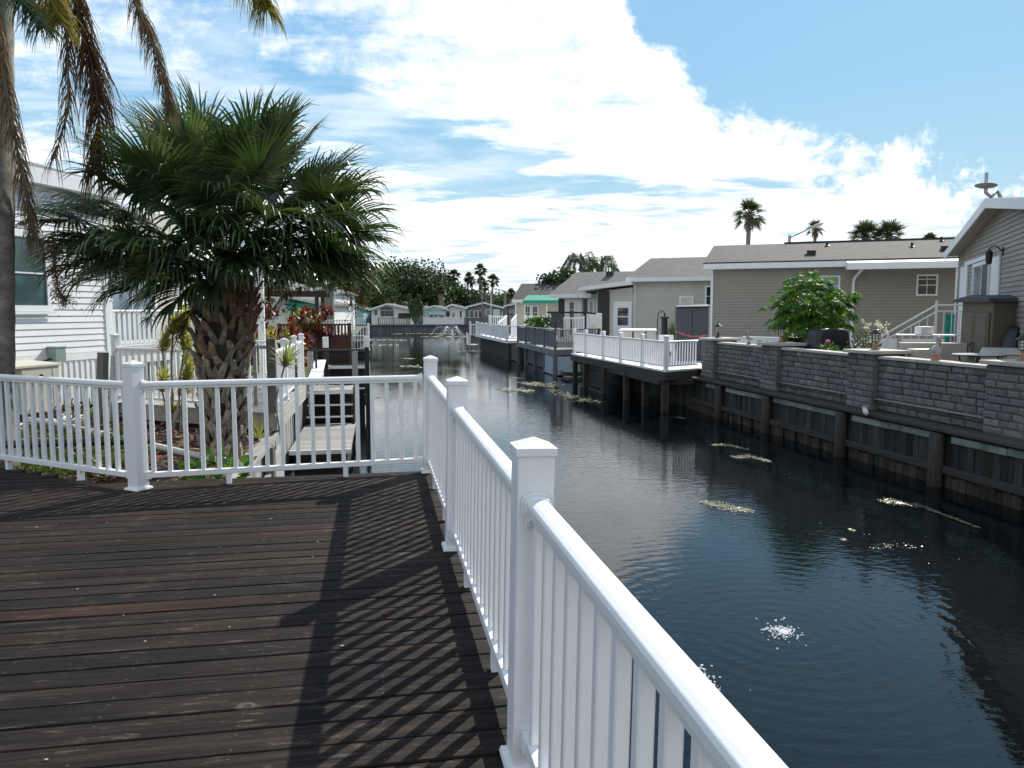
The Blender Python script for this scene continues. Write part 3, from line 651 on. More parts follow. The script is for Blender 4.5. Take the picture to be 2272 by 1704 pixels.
# ------------------------------------------------------------------ fan palm leaves
def fan_leaf(mb, pb, base, d, pet, L, n, spread, droop, w, rg, fold=0.28, costa=0.30, segs=6, sag=0.25, vee=True, pr=0.016):
    d = Vector(d).normalized(); g = Vector((0, 0, -1)); pts = []
    for k in range(6):
        t = k / 5; pts.append(Vector(base) + d * pet * t + g * sag * pet * t * t)
    if pb is not None: pb.tube(pts, [pr * (1.5 - 0.8 * k / 5) for k in range(6)], 5, False)
    a = (pts[-1] - pts[-2]).normalized(); s = a.cross(Vector((0, 0, 1)))
    s = s.normalized() if s.length > 0.05 else Vector((1, 0, 0))
    roll = rg.uniform(-0.45, 0.45); nn = s.cross(a).normalized(); s, nn = s * math.cos(roll) + nn * math.sin(roll), nn * math.cos(roll) - s * math.sin(roll)
    hub = pts[-1]
    for i in range(n):
        u = -1 + 2 * (i + 0.5) / n; th = spread * u + rg.uniform(-.02, .02); ab = abs(u)
        cpos = costa * L * (1 - ab) ; o = hub + a * cpos + g * droop * 0.35 * L * (1 - ab) ** 2 * costa
        dr = (a * math.cos(th) + s * math.sin(th) + nn * (fold * ab * (1.2 - ab) * 2 - 0.05)).normalized()
        ln = L * (0.62 + 0.38 * (1 - ab ** 1.8)) * rg.uniform(0.9, 1.08) - cpos * 0.45; dd = droop * rg.uniform(0.6, 1.5) * (1 + 0.3 * ab)
        wd = dr.cross(nn); wd = wd.normalized() if wd.length > 0.01 else s
        kink = rg.random() < 0.22; kt = rg.uniform(0.5, 0.75); base_i = len(mb.v); p = o.copy(); step = ln / segs; cur = dr.copy()
        for k in range(segs + 1):
            t = k / segs
            ww = w * (0.55 + 0.45 * min(1, t / 0.3)) * max(0.0, 1 - max(0, (t - 0.42) / 0.58)) ** 0.8 + 0.0015
            side = cur.cross(nn); side = side.normalized() if side.length > 0.05 else wd
            up_ = side.cross(cur)
            if vee: mb.v += [tuple(p - side * ww / 2), tuple(p - up_ * ww * 0.16), tuple(p + side * ww / 2)]
            else: mb.v += [tuple(p - side * ww / 2), tuple(p + side * ww / 2)]
            cur = (cur + g * dd * (0.05 + 0.75 * t * t) * (2.6 if kink and t > kt else 1.0) / segs * 2.4).normalized(); p = p + cur * step
        c = 3 if vee else 2
        for k in range(segs):
            for q in range(c - 1):
                b = base_i + k * c + q; mb.f.append((b, b + 1, b + 1 + c, b + c))
    return hub

rg = random.Random(21)
PB = Vector((-2.06, 10.6, 0.95))
cp = thing('cabbage_palm', 'stout cabbage palm with criss-cross boots on its trunk in the bed', 'palm tree', PB)
def trunk_r(z): return 0.245 + 0.045 * min(1, max(0, (z - 0.3) / 0.9)) + 0.06 * min(1, max(0, (z - 1.15) / 0.7)) - 0.14 * max(0, (z - 2.1) / 0.6)
mb = MB(); zs = [k * 0.15 for k in range(18)]
mb.tube([(0.055 * z, 0, z - 0.06) for z in zs], [max(0.12, trunk_r(z) - 0.06) for z in zs], 18)
trunk = mb.build('trunk', M['pile_dark'], cp, smooth=True)
mb = MB(); k = 0; z = 0.02
while z < 2.36:
    a0 = k * 2.39996 + rg.uniform(-.12, .12); r = trunk_r(z) - 0.055
    for sgn in (-1, 1):
        L = rg.uniform(0.19, 0.33) * (0.9 if z < 1 else 1.0); lean = (0.34 if z < 1.1 else 0.52) + rg.uniform(-.14, .26) + (0.12 if z > 2.2 else 0); skew = sgn * rg.uniform(0.26, 0.5); w0 = rg.uniform(0.075, 0.115); th = rg.uniform(0.014, 0.024)
        er = Vector((math.cos(a0), math.sin(a0), 0)); et = Vector((-math.sin(a0), math.cos(a0), 0)); up_ = Vector((0, 0, 1))
        b0 = er * r + up_ * z + et * sgn * 0.02 + Vector((0.055 * z, 0, 0))
        dirv = (up_ * math.cos(lean) + er * math.sin(lean) + et * skew).normalized(); tip = b0 + dirv * L; tip2 = tip - er * 0.03 * rg.random()
        nrm = dirv.cross(et).normalized(); nrm = nrm if nrm.dot(er) > 0 else -nrm; sd = dirv.cross(nrm).normalized(); w1 = w0 * rg.uniform(0.35, 0.75); cut = rg.uniform(-.03, .03)
        mid = b0 + dirv * L * .5 + nrm * 0.018
        lo = [b0 - sd * w0 / 2 - nrm * th, b0 + sd * w0 / 2 - nrm * th, b0 + sd * w0 / 2 + nrm * th, b0 - sd * w0 / 2 + nrm * th]
        md = [mid - sd * w0 * .46 - nrm * th, mid + sd * w0 * .46 - nrm * th, mid + sd * w0 * .42 + nrm * th, mid - sd * w0 * .42 + nrm * th]
        hi = [tip2 - sd * w1 / 2 - nrm * th * .6 + dirv * cut, tip2 + sd * w1 / 2 - nrm * th * .6 - dirv * cut, tip2 + sd * w1 / 2 + nrm * th * .6 - dirv * cut, tip2 - sd * w1 / 2 + nrm * th * .6 + dirv * cut]
        n = len(mb.v); mb.v += [tuple(p) for p in lo + md + hi]
        for e in (0, 4):
            for q in range(4): mb.f.append((n + e + q, n + e + (q + 1) % 4, n + e + 4 + (q + 1) % 4, n + e + 4 + q))
        mb.f.append((n + 8, n + 9, n + 10, n + 11))
    k += 1; z += 0.0225
mb.build('leaf_boots', M['boot'], trunk)
# fronds: where each leaf's hub stands (measured on the photograph), how far nearer (-) or farther it is, blade length
HEART = atd(498, 560, 10.35) - PB
HUBS = [(250, 455, -.5, 1.0), (215, 500, .3, .95), (300, 525, -.8, 1.0), (205, 425, .6, .95), (330, 585, -.4, .85), (165, 470, -.1, .85), (260, 560, .1, .9),
        (335, 335, -.3, 1.0), (285, 375, .4, 1.0), (385, 305, .3, .95), (250, 350, .9, .9), (355, 395, -.9, 1.0), (420, 340, -.5, .9),
        (525, 300, .0, .95), (585, 315, -.5, .95), (625, 345, .4, .95), (475, 325, .7, .9), (550, 375, -1.0, 1.0), (500, 385, -.7, .95), (600, 270, .3, .7),
        (690, 425, -.3, .95), (722, 465, .3, .88), (690, 385, .7, .9), (700, 525, -.7, .9), (650, 475, -1.1, 1.0), (735, 490, .0, .85), (690, 555, .2, .85), (740, 415, .9, .8),
        (470, 435, -1.1, 1.0), (420, 480, -1.0, 1.0), (525, 505, -1.15, .95), (600, 545, -.9, .9), (400, 560, -.8, .9), (470, 590, -.7, .75), (560, 450, -1.2, 1.0),
        (450, 365, .9, .95), (560, 420, 1.0, .95), (650, 430, 1.0, .95), (350, 450, 1.0, .95), (430, 420, .2, .95), (590, 410, .1, .95),
        (300, 470, -.3, 1.0), (365, 520, -1.0, 1.0), (250, 520, .0, 1.0), (450, 515, -1.1, 1.0), (520, 545, -1.0, .85), (580, 500, -.8, 1.0), (640, 520, -.5, 1.0), (680, 500, .2, 1.0), (630, 565, -.2, .85), (350, 560, .3, .9), (425, 605, -.5, .75),
        (225, 545, -.2, .9), (185, 520, .2, .9), (715, 540, .1, .85), (740, 510, -.2, .8), (390, 430, -.8, 1.0), (610, 440, -.7, 1.0), (540, 330, -.7, 1.0), (440, 300, .1, .95), (310, 410, -.6, 1.0), (660, 400, .2, 1.0), (480, 470, .4, .9), (400, 380, .4, 1.0),
        (430, 530, -.9, 1.0), (500, 545, -1.0, .95), (555, 555, -.9, .95), (375, 560, -.6, 1.0), (610, 560, -.6, .95), (470, 500, -.9, 1.0), (330, 540, .1, 1.0), (660, 550, -.4, .95), (410, 590, -.3, .95), (280, 560, -.3, .9), (700, 565, .0, .9)]
for i, (hx, hy, off, L) in enumerate(HUBS):
    pb, lb = MB(), MB(); hub = atd(hx / .9736 + rg.uniform(-6, 6), hy / .9736 + rg.uniform(-6, 6), 10.35 + off) - PB
    o = HEART + (hub - HEART) * .10 - Vector((0, 0, .22)); v = hub - o; pet = v.length; d = (v + Vector((0, 0, .10 * pet))).normalized()
    fan_leaf(lb, pb, o, d, pet, L * rg.uniform(.94, 1.05), 46, R_(114), rg.uniform(.5, .85) if hy < 400 else (rg.uniform(1.2, 1.9) if off > -.55 and hy < 520 else rg.uniform(1.9, 2.8)), 0.049, rg, fold=rg.uniform(.25, .6), sag=0.10, pr=0.012)
    fr = lb.build('frond', M['frond_green'], cp, recalc=False); pb.build('leaf_stalk', M['frond_green'], fr, smooth=True)
# a few old leaves, browned, hang against the boots
for hx, hy, off in ((395, 600, -.5),):
    pb, lb = MB(), MB(); hub = atd(hx / .9736, hy / .9736, 10.35 + off) - PB; v = hub - HEART
    fan_leaf(lb, pb, HEART - Vector((0, 0, .3)), v.normalized(), v.length * .8, .55, 26, R_(80), 1.6, .03, rg, fold=.6, sag=.3, pr=.012)
    fr = lb.build('frond', M['frond_brown'], cp, recalc=False, label='old browned frond hanging'); pb.build('leaf_stalk', M['frond_dead'], fr, smooth=True)
# old fruit stalks and brown fibre hanging inside the crown
for i in range(11):
    mb = MB(); a = rg.uniform(0, 6.28) if i > 4 else rg.choice((R_(200), R_(330), R_(250), R_(300), R_(180))); o = Vector((0.1 * math.cos(a), 0.1 * math.sin(a), 2.75)); d = Vector((math.cos(a), math.sin(a), rg.uniform(0.0, 0.7))).normalized()
    pts = []; p = o.copy(); cur = d.copy()
    for k in range(9):
        pts.append(p.copy()); cur = (cur + Vector((0, 0, -0.24))).normalized(); p = p + cur * (0.15 if i > 2 else 0.2)
    mb.tube(pts, [0.012 - 0.001 * k for k in range(9)], 4, False)
    for k in range(110):
        j = rg.randint(2, 8); q = pts[j]; dv = Vector((rg.uniform(-1, 1), rg.uniform(-1, 1), rg.uniform(-1.3, .4))).normalized() * rg.uniform(.06, .26); w = 0.005
        s_ = dv.cross(Vector((rg.random(), rg.random(), rg.random()))).normalized() * w
        mb.quad(q - s_, q + s_, q + dv * .55 + s_ + Vector((0, 0, -.01)), q + dv * .55 - s_); q2 = q + dv * .55
        mb.quad(q2 - s_, q2 + s_, q + dv + Vector((0, 0, -.05)))
    mb.build('fruit_stalk', M['stalk_brown'], cp, recalc=False)

# dried flower stalks hanging below the crown on both sides
for pxs in (((700, 470), (728, 520), (752, 560), (772, 610), (782, 690)), ((790, 520), (800, 570), (806, 620), (800, 680)), ((560, 520), (585, 560), (596, 640), (600, 700)), ((118, 520), (120, 580), (128, 640), (150, 668)), ((250, 500), (300, 540), (340, 560), (380, 600)), ((640, 500), (660, 560), (640, 610), (600, 640))):
    P_ = [atd(x, y, 10.25 if pxs[0][0] != 118 else 10.0) - PB for x, y in pxs]; mb = MB(); mb.tube(P_, [.012, .010, .008, .005, .004][:len(P_)], 4, False)
    for k in range(420):
        j = rg.randint(1, len(P_) - 1); q = P_[j - 1].lerp(P_[j], rg.random()); dv = Vector((rg.gauss(0, .6), rg.gauss(0, .6), rg.uniform(-1.6, .2))).normalized() * rg.uniform(.05, .26); s_ = dv.cross(Vector((rg.random(), rg.random(), rg.random()))).normalized() * .003
        mb.quad(q - s_, q + s_, q + dv * .6 + s_, q + dv * .6 - s_); q2 = q + dv * rg.uniform(.4, 1); e_ = rg.uniform(.005, .013); mb.quad(q2 + Vector((-e_, 0, 0)), q2 + Vector((0, 0, e_)), q2 + Vector((e_, e_, 0)), q2 - Vector((0, 0, e_)))
    mb.build('fruit_stalk', M['stalk_tan'], cp, recalc=False)

# ------------------------------------------------------------------ tall feather palm at the left edge, with dead fronds hanging
QT = onz(-14, 1057, 0.95)
qp = thing('feather_palm', 'tall grey-trunked palm at the left edge with dead fronds hanging', 'palm tree', QT)
top = atd(-8, -250, 9.6) - QT
mb = MB(); n = 34; pts = []; rad = []
for k in range(n + 1):
    t = k / n; pts.append(Vector((top.x * t, top.y * t, top.z * t))); rad.append(0.225 - 0.045 * t + 0.05 * max(0, 1 - t * 9) + (0.008 if k % 2 else 0))
mb.tube(pts, rad, 20); 
t_ = NT('palm_bark'); nb = t_.noise(3.2, 8, 0.7, t_.coord((1, 1, 1.6))); c_ = t_.ramp(nb, [(0.30, (0.055, 0.048, 0.04)), (0.46, (0.16, 0.145, 0.12)), (0.60, (0.26, 0.24, 0.205)), (0.75, (0.40, 0.38, 0.33))])
t_.color(c_); t_.rough(0.9); t_.bump(t_.math('ADD', nb, t_.math('MULTIPLY', t_.noise(26, 5, .7, t_.coord((1, 1, 3))), 0.5)), 0.7, 0.02); M['palm_bark'] = t_.m
mb.build('trunk', M['palm_bark'], qp, smooth=True)
crown = QT + top
def feather(path, leaf, dens, w, hang, rg, side=1.0, stiff=0.35):
    """a pinnate frond along a path: rachis plus leaflets that hang"""
    rb, lb = MB(), MB(); n = len(path); seg = []
    for i in range(n - 1):
        for k in range(8): seg.append(Vector(path[i]).lerp(Vector(path[i + 1]), k / 8))
    seg.append(Vector(path[-1])); m = len(seg)
    rb.tube(seg[::2] if (m - 1) % 2 == 0 else seg, [0.026 * (1 - 0.85 * i / (len(seg[::2] if (m - 1) % 2 == 0 else seg) - 1)) + .003 for i in range(len(seg[::2] if (m - 1) % 2 == 0 else seg))], 5, False)
    for i in range(m - 1):
        t = i / (m - 1)
        if t < 0.16: continue
        tan = (seg[i + 1] - seg[i]).normalized(); sd = tan.cross(Vector((0.3, -1, 0.15))).normalized()
        for q in range(dens):
            for s_ in (-1, 1):
                o = seg[i].lerp(seg[i + 1], rg.random()); ln = leaf * (1.0 - 0.45 * abs(t - .45)) * rg.uniform(.6, 1.1)
                dv = (sd * s_ * side * rg.uniform(.3, 1) + tan * rg.uniform(.4, 1.0) + Vector((rg.uniform(-.25, .25), rg.uniform(-.35, .35), 0))).normalized(); p = o.copy(); b = len(lb.v); wv = tan.cross(Vector((rg.uniform(-1, 1), rg.uniform(-1, 1), rg.uniform(-1, 1)))).normalized()
                for k in range(5):
                    ww = w * (1 - k / 4.2); lb.v += [tuple(p - wv * ww / 2), tuple(p + wv * ww / 2)]
                    dv = (dv + Vector((0, 0, -hang * (stiff + k * .25)))).normalized(); p = p + dv * ln / 4
                for k in range(4): lb.f.append((b + 2 * k, b + 2 * k + 1, b + 2 * k + 3, b + 2 * k + 2))
    return rb, lb
def hang_frond(pxs, dist, leaf, mat, dens=4, w=0.016, hang=0.9, side=1.0, label=None):
    P = [crown + (atd(*pxs[0], dist[0]) - crown) * .35 + Vector((0, 0, .35))] + [atd(px, py, dist[0] + (dist[1] - dist[0]) * i / (len(pxs) - 1)) for i, (px, py) in enumerate(pxs)]
    rb, lb = feather(P, leaf, dens, w, hang, rg, side)
    o = wpart(lb, 'frond', M[mat], qp, recalc=False, label=label); wpart(rb, 'leaf_stalk', M[mat], qp, parent=o, smooth=True)
hang_frond([(128, -60), (146, 60), (150, 140), (152, 244), (120, 352)], (9.3, 9.2), 0.62, 'frond_dead', 3, 0.018, 1.1, 0.5, 'dead grey frond hanging limp')
hang_frond([(160, -60), (176, 40), (196, 110), (214, 200), (222, 300), (212, 372)], (9.4, 9.5), 0.85, 'frond_brown', 7, 0.02, 1.2, 0.75, 'thick dead brown frond hanging limp')
hang_frond([(288, -80), (302, 10), (322, 52), (347, 122), (368, 195), (378, 240)], (9.0, 9.0), 0.42, 'frond_dead', 6, 0.016, 1.0, 0.7, 'narrow dead tan frond hanging limp')
hang_frond([(-6, 20), (4, 130), (22, 250), (44, 360), (62, 450), (76, 530)], (9.0, 9.1), 0.5, 'frond_dead', 6, 0.018, 1.2, 0.6, 'dead frond drooping down along the trunk')
hang_frond([(30, -110), (70, -70), (100, -30), (122, 20), (130, 50)], (9.2, 8.9), 0.5, 'frond_yellow', 7, 0.024, 0.55, 1.0)
hang_frond([(10, -60), (40, -10), (66, 20), (92, 60)], (9.2, 8.8), 0.5, 'frond_green', 5, 0.024, 0.5, 1.0)
hang_frond([(380, -170), (450, -120), (520, -70), (570, -25), (592, 20)], (9.0, 8.6), 0.55, 'frond_yellow', 7, 0.02, 0.8, 1.0)
hang_frond([(420, -160), (520, -120), (600, -80), (640, -30)], (9.0, 8.4), 0.36, 'frond_dead', 2, 0.012, 0.9, 1.0)
for az in (120, 165, 200, 235, 60, 95, 330, 20):
    a = R_(az); P = [crown, crown + Vector((math.cos(a) * .9, math.sin(a) * .9, 1.0)), crown + Vector((math.cos(a) * 2.0, math.sin(a) * 2.0, 1.1)), crown + Vector((math.cos(a) * 3.0, math.sin(a) * 3.0, .5))]
    rb, lb = feather(P, 0.6, 3, 0.03, 0.5, rg, 1.0); o = wpart(lb, 'frond', M['frond_green'], qp, recalc=False); wpart(rb, 'leaf_stalk', M['frond_green'], qp, parent=o)
# ------------------------------------------------------------------ right bank
rng = random.Random(11)
ZM = {4: (650, 550, .2260), 5: (1050, 550, .2486), 6: (1530, 400, .3354), 7: (1500, 700, .349), 3: (450, 560, .2260), 2: (0, 600, .2260)}
def zc(k, x, y): a, b, s = ZM[k]; return a + x * s, b + y * s
def vplane(px, py, p0, d):
    """distance along the wall line p0 + u*d, and height, where a sight line meets that wall"""
    r = ray(px, py); n = Vector((-d[1], d[0], 0)); t = (Vector((p0[0], p0[1], 0)) - CAM).dot(n) / r.dot(n); q = CAM + r * t
    return (q.x - p0[0]) * d[0] + (q.y - p0[1]) * d[1], q.z
def dirv(az): return (math.sin(R_(az)), math.cos(R_(az)))
def laps(mb, ufn, z0, z1, e, y=0.0, out=0.024):
    z = z0; g = 0.011
    while z < z1 - 0.01:
        zt = min(z + e, z1); a, b = ufn((z + zt) / 2)
        if b - a > 0.02:
            mb.quad((a, y - out, z), (b, y - out, z), (b, y - 0.006, zt - g), (a, y - 0.006, zt - g)); mb.quad((a, y + 0.001, z), (b, y + 0.001, z), (b, y - out, z), (a, y - out, z))
        z += e
    return mb
def window(root, u0, u1, z0, z1, y=-0.02, fw=0.06, glass='glass_dark', frame='white_trim', bars=(), blinds=None, name='window', vbars=()):
    m = MB(); m.box(u0, u1, y - .045, y, z0, z0 + fw); m.box(u0, u1, y - .045, y, z1 - fw, z1); m.box(u0, u0 + fw, y - .045, y, z0 + fw, z1 - fw); m.box(u1 - fw, u1, y - .045, y, z0 + fw, z1 - fw)
    for b in bars: m.box(u0 + fw, u1 - fw, y - .038, y - .003, z0 + (z1 - z0) * b - .014, z0 + (z1 - z0) * b + .014)
    for b in vbars: m.box(u0 + (u1 - u0) * b - .010, u0 + (u1 - u0) * b + .010, y - .035, y - .004, z0 + fw, z1 - fw)
    w = m.build(name, M[frame], root)
    p = MB().box(u0 + fw * .9, u1 - fw * .9, y - .022, y - .012, z0 + fw * .9, z1 - fw * .9).build('pane', M[glass], w)
    if blinds:
        m = MB(); zz = z0 + fw
        while zz < z1 - fw: m.quad((u0 + fw, y - .0105, zz), (u1 - fw, y - .0105, zz), (u1 - fw, y - .006, zz + .045), (u0 + fw, y - .006, zz + .045)); zz += 0.05
    return w

# --- timber seawall under the block wall
sw = thing('seawall', 'weathered greenish timber bulkhead with dark piles below the block wall', 'seawall', (9.4, 12, 0))
mb = MB(); y = 2.0
while y < 21.9:
    w = rng.uniform(0.13, 0.2); mb.box(9.40 + rng.uniform(-.012, .012), 9.46, y + .004, y + w - .004, -0.5, 0.93); y += w
wpart(mb, 'sheet_boards', M['bulkhead'], sw)
mb = MB(); y = 2.0
while y < 21.9:
    w = rng.uniform(0.13, 0.2)
    if rng.random() < .8: mb.box(9.352, 9.392, y + .006, y + w - .006, -0.5, 0.22 + rng.uniform(-.05, .03))
    y += w
wpart(mb, 'kick_boards', M['kick_board'], sw)
wood('pale_waler', (0.16, 0.21, 0.19), (0.32, 0.38, 0.35), 0.85, 'Y', tint=0.3, moss=(0.08, 0.06, 0.04))
ys = [19.72, 17.1, 14.05, 11.34, 8.6, 5.9, 3.2]
for i, yy in enumerate(ys):
    m = MB(); m.tube([(9.27, yy, -0.6), (9.275, yy, 0.9)], [0.125, 0.115], 10); wpart(m, 'pile', M['pile_dark'], sw, smooth=True)
    a = yy + .12; b = (ys[i - 1] if i else 21.8) - .12
    m = MB().box(9.30, 9.352, a, b, 0.235, 0.36); wpart(m, 'lower_waler', M['wale_dark'], sw, bevel=0.008)
    m = MB(); c = (a + b) / 2; m.box(9.355, 9.398, a + .05, c - .01 if i != 2 else b - .05, 0.77, 0.88); 
    if i != 2 and i != 0: m.box(9.358, 9.397, c + .01, b - .1, 0.76, 0.87)
    wpart(m, 'upper_waler', M['pale_waler'], sw, bevel=0.006)
m = MB(); y = 2.0
while y < 21.8: m.box(9.26 + rng.uniform(-.01, .01), 9.74, y, min(y + 3.05, 22.0) - .01, 0.932, 0.985); y += 3.05
wpart(m, 'cap_boards', M['wale_dark'], sw, bevel=0.006)
m = MB(); a = onx(*zc(7, 1205, 588), 9.45); m.tube([(9.5, a.y + .1, 1.03), (9.15, a.y - .45, 1.02)], 0.05, 10); tag(m.build('drain_pipe', M['pipe_white'], smooth=True), 'short white plastic drain pipe lying on the bulkhead cap', 'pipe')

plain('pillar_side_shade', (0.11, 0.105, 0.105), 0.9, 0.3, 7, 0.5, 18)  # side faces darker than the blocks: their shade is put into the colour
# --- block wall with pillars
bwall = thing('block_wall', 'grey tumbled block wall with four capped pillars along the water', 'garden wall', (9.7, 12, 1.0))
def block(mb, y0, y1, z0, z1, xf, d=0.2):
    j = lambda a: rng.uniform(-a, a); i_ = 0.026; e = rng.uniform(-.014, .008)
    b = [(xf + d, y0, z0), (xf + d, y1, z0), (xf + d, y1, z1), (xf + d, y0, z1)]
    c = [(xf + .018 + e, y0 + j(.004), z0 + j(.003)), (xf + .018 + e, y1 + j(.004), z0 + j(.003)), (xf + .018 + e, y1 + j(.004), z1 + j(.003)), (xf + .018 + e, y0 + j(.004), z1 + j(.003))]
    f = [(xf + e + j(.005), y0 + i_ + j(.006), z0 + i_ + j(.004)), (xf + e + j(.005), y1 - i_ + j(.006), z0 + i_ + j(.004)), (xf + e + j(.005), y1 - i_ + j(.006), z1 - i_ + j(.004)), (xf + e + j(.005), y0 + i_ + j(.006), z1 - i_ + j(.004))]
    n = len(mb.v); mb.v += b + c + f
    for o in (0, 4):
        for q in range(4): mb.f.append((n + o + q, n + o + (q + 1) % 4, n + o + 4 + (q + 1) % 4, n + o + 4 + q))
    mb.f.append((n + 8, n + 9, n + 10, n + 11))
def courses(mb, y0, y1, z0, z1, xf, rows, d=0.2, wmin=.19, wmax=.34):
    h = (z1 - z0) / rows
    for r in range(rows):
        y = y0 - (0 if r % 2 else rng.uniform(.05, .15)) * 0; first = True
        while y < y1 - 0.02:
            w = rng.uniform(wmin, wmax) if not (first and r % 2) else rng.uniform(.1, .18)
            if y + w > y1 - .09: w = y1 - y
            block(mb, y + .008, y + w - .008, z0 + r * h + .006, z0 + (r + 1) * h - .006, xf, d); y += w; first = False
PIL = [(20.85, 21.68), (17.28, 18.08), (13.60, 14.42), (9.95, 10.75), (6.3, 7.1)]
mb = MB(); prev = None
for i in range(len(PIL) - 1): courses(mb, PIL[i + 1][1], PIL[i][0], 0.99, 2.005, 9.74, 8)
courses(mb, 2.0, 6.3, 0.99, 2.005, 9.74, 8)
wpart(mb, 'wall_blocks', M['wall_block'], bwall)
wpart(MB().box(9.768, 10.0, 2.0, 20.9, 0.98, 2.0), 'wall_core', M['soil_dark'], bwall)
mb = MB()
for i in range(len(PIL)):
    a = PIL[i + 1][1] + .02 if i + 1 < len(PIL) else 2.0; b = PIL[i][0] - .02; y = a
    while y < b - .05:
        w = min(rng.uniform(.42, .62), b - y); w = b - y if b - y - w < .15 else w
        mb.box(9.70 + rng.uniform(-.008, .008), 10.03, y + .003, y + w - .003, 2.01, 2.068 + rng.uniform(-.003, .003)); y += w
wpart(mb, 'cap_stones', M['capstone'], bwall, bevel=0.008)
for (a, b) in PIL:
    mb = MB(); courses(mb, a, b, 0.99, 2.095, 9.60, 9, wmin=.2, wmax=.42)
    po = wpart(mb, 'pillar', M['wall_block'], bwall)
    m = MB(); m.box(9.625, 10.34, a + .02, b - .02, 0.985, 2.09); wpart(m, 'pillar_core', M['pillar_side_shade'], bwall, parent=po)
    m = MB(); c = (a + b) / 2; m.box(9.53, 9.955, a - .06, c - .003, 2.10, 2.168); m.box(9.53, 9.955, c + .003, b + .06, 2.10, 2.166); m.box(9.961, 10.42, a - .06, b + .06, 2.10, 2.168)
    wpart(m, 'pillar_cap', M['capstone'], bwall, parent=po, bevel=0.01)

# --- lanterns on the pillars
def lantern(loc, label, base):
    t = thing('post_lantern', label, 'lantern', loc, 0, 'copper lanterns on the wall pillars')
    MB().lathe([(.095, .001), (.09, .02), (.055, .05), (.032, .10), (.026, .15), (.045, .165)], n=10).build('base', M[base], t, smooth=False)
    MB().lathe([(.072, .168), (.082, .325)], n=8).build('lamp_glass', M['lantern_glass'], t)
    m = MB()
    for k in range(8):
        a = 2 * math.pi * k / 8; c, s = math.cos(a), math.sin(a); m.beam((.074 * c, .074 * s, .166), (.085 * c, .085 * s, .328), .009, .009)
    for z in (.168, .222, .275, .326):
        r = .075 + (z - .168) * .063
        m.tube([(r * math.cos(2 * math.pi * k / 16), r * math.sin(2 * math.pi * k / 16), z) for k in range(17)], .005, 4, False)
    m.build('cage', M['dark_metal'], t)
    MB().lathe([(.125, .33), (.118, .342), (.075, .375), (.06, .39), (.055, .40), (.02, .412), (.012, .425), (.016, .437), (.004, .455)], n=10).build('lamp_cap', M['dark_metal'], t, smooth=False)
    return t
for (yy, lb, bs) in ((21.36, 'small lantern on the farthest wall pillar, beside the white deck', 'dark_metal'), (17.74, 'copper-footed lantern on the pillar just left of the papaya tree', 'copper_metal'), (14.05, 'copper-footed lantern on the pillar beside the bush with white flowers', 'copper_metal'), (10.42, 'largest lantern, on the nearest pillar at the right edge by the black cover', 'copper_metal')):
    lantern((9.98, yy, 2.168), lb, bs)

# --- pelican figures on the wall
def pelican(loc, s, rz, label):
    t = thing('pelican_figure', label, 'garden ornament', loc, rz, 'pelican ornaments on the block wall')
    MB().lathe([(.085 * s, .001), (.075 * s, .03 * s), (.05 * s, .06 * s), (.035 * s, .10 * s)], n=8).build('rock_base', M['terracotta'], t)
    m = MB(); m.tube([(-.12 * s, 0, .13 * s), (-.07 * s, 0, .17 * s), (0, 0, .21 * s), (.055 * s, 0, .26 * s), (.07 * s, 0, .31 * s), (.045 * s, 0, .36 * s), (.04 * s, 0, .41 * s), (.065 * s, 0, .445 * s), (.10 * s, 0, .44 * s), (.12 * s, 0, .43 * s)],
                    [.012 * s, .06 * s, .082 * s, .06 * s, .036 * s, .026 * s, .024 * s, .033 * s, .03 * s, .018 * s], 10)
    b = m.build('body', M['pelican_grey'], t, smooth=True)
    m = MB()
    for sd in (-1, 1): m.ball((-.03 * s, sd * .068 * s, .195 * s), (.095 * s, .02 * s, .05 * s), 10, 6)
    m.build('wings', M['pelican_grey'], b, smooth=True)
    MB().tube([(.11 * s, 0, .432 * s), (.13 * s, 0, .37 * s), (.125 * s, 0, .29 * s), (.115 * s, 0, .25 * s)], [.016 * s, .017 * s, .011 * s, .004 * s], 8).build('bill', M['terracotta'], t, smooth=True)
    MB().ball((.075 * s, 0, .462 * s), (.034 * s, .027 * s, .02 * s), 10, 6).build('crest', M['pelican_white'], t, smooth=True)
    return t
pelican((9.84, 19.17, 2.07), 0.72, R_(200), 'small pelican ornament on the wall between the two far lanterns')
pelican((9.84, 12.17, 2.07), 0.92, R_(-95), 'taller pale pelican ornament on the wall beside the round patio table')
m = MB(); p = onx(*zc(6, 440, 1075), 9.85); m.lathe([(.055, 0), (.06, .02), (.045, .05), (.05, .10), (.065, .13)], (9.86, 18.62, 2.07), 8)
tag(m.build('stone_urn', M['concrete']), 'small grey stone cup on the wall right of the small pelican', 'urn')

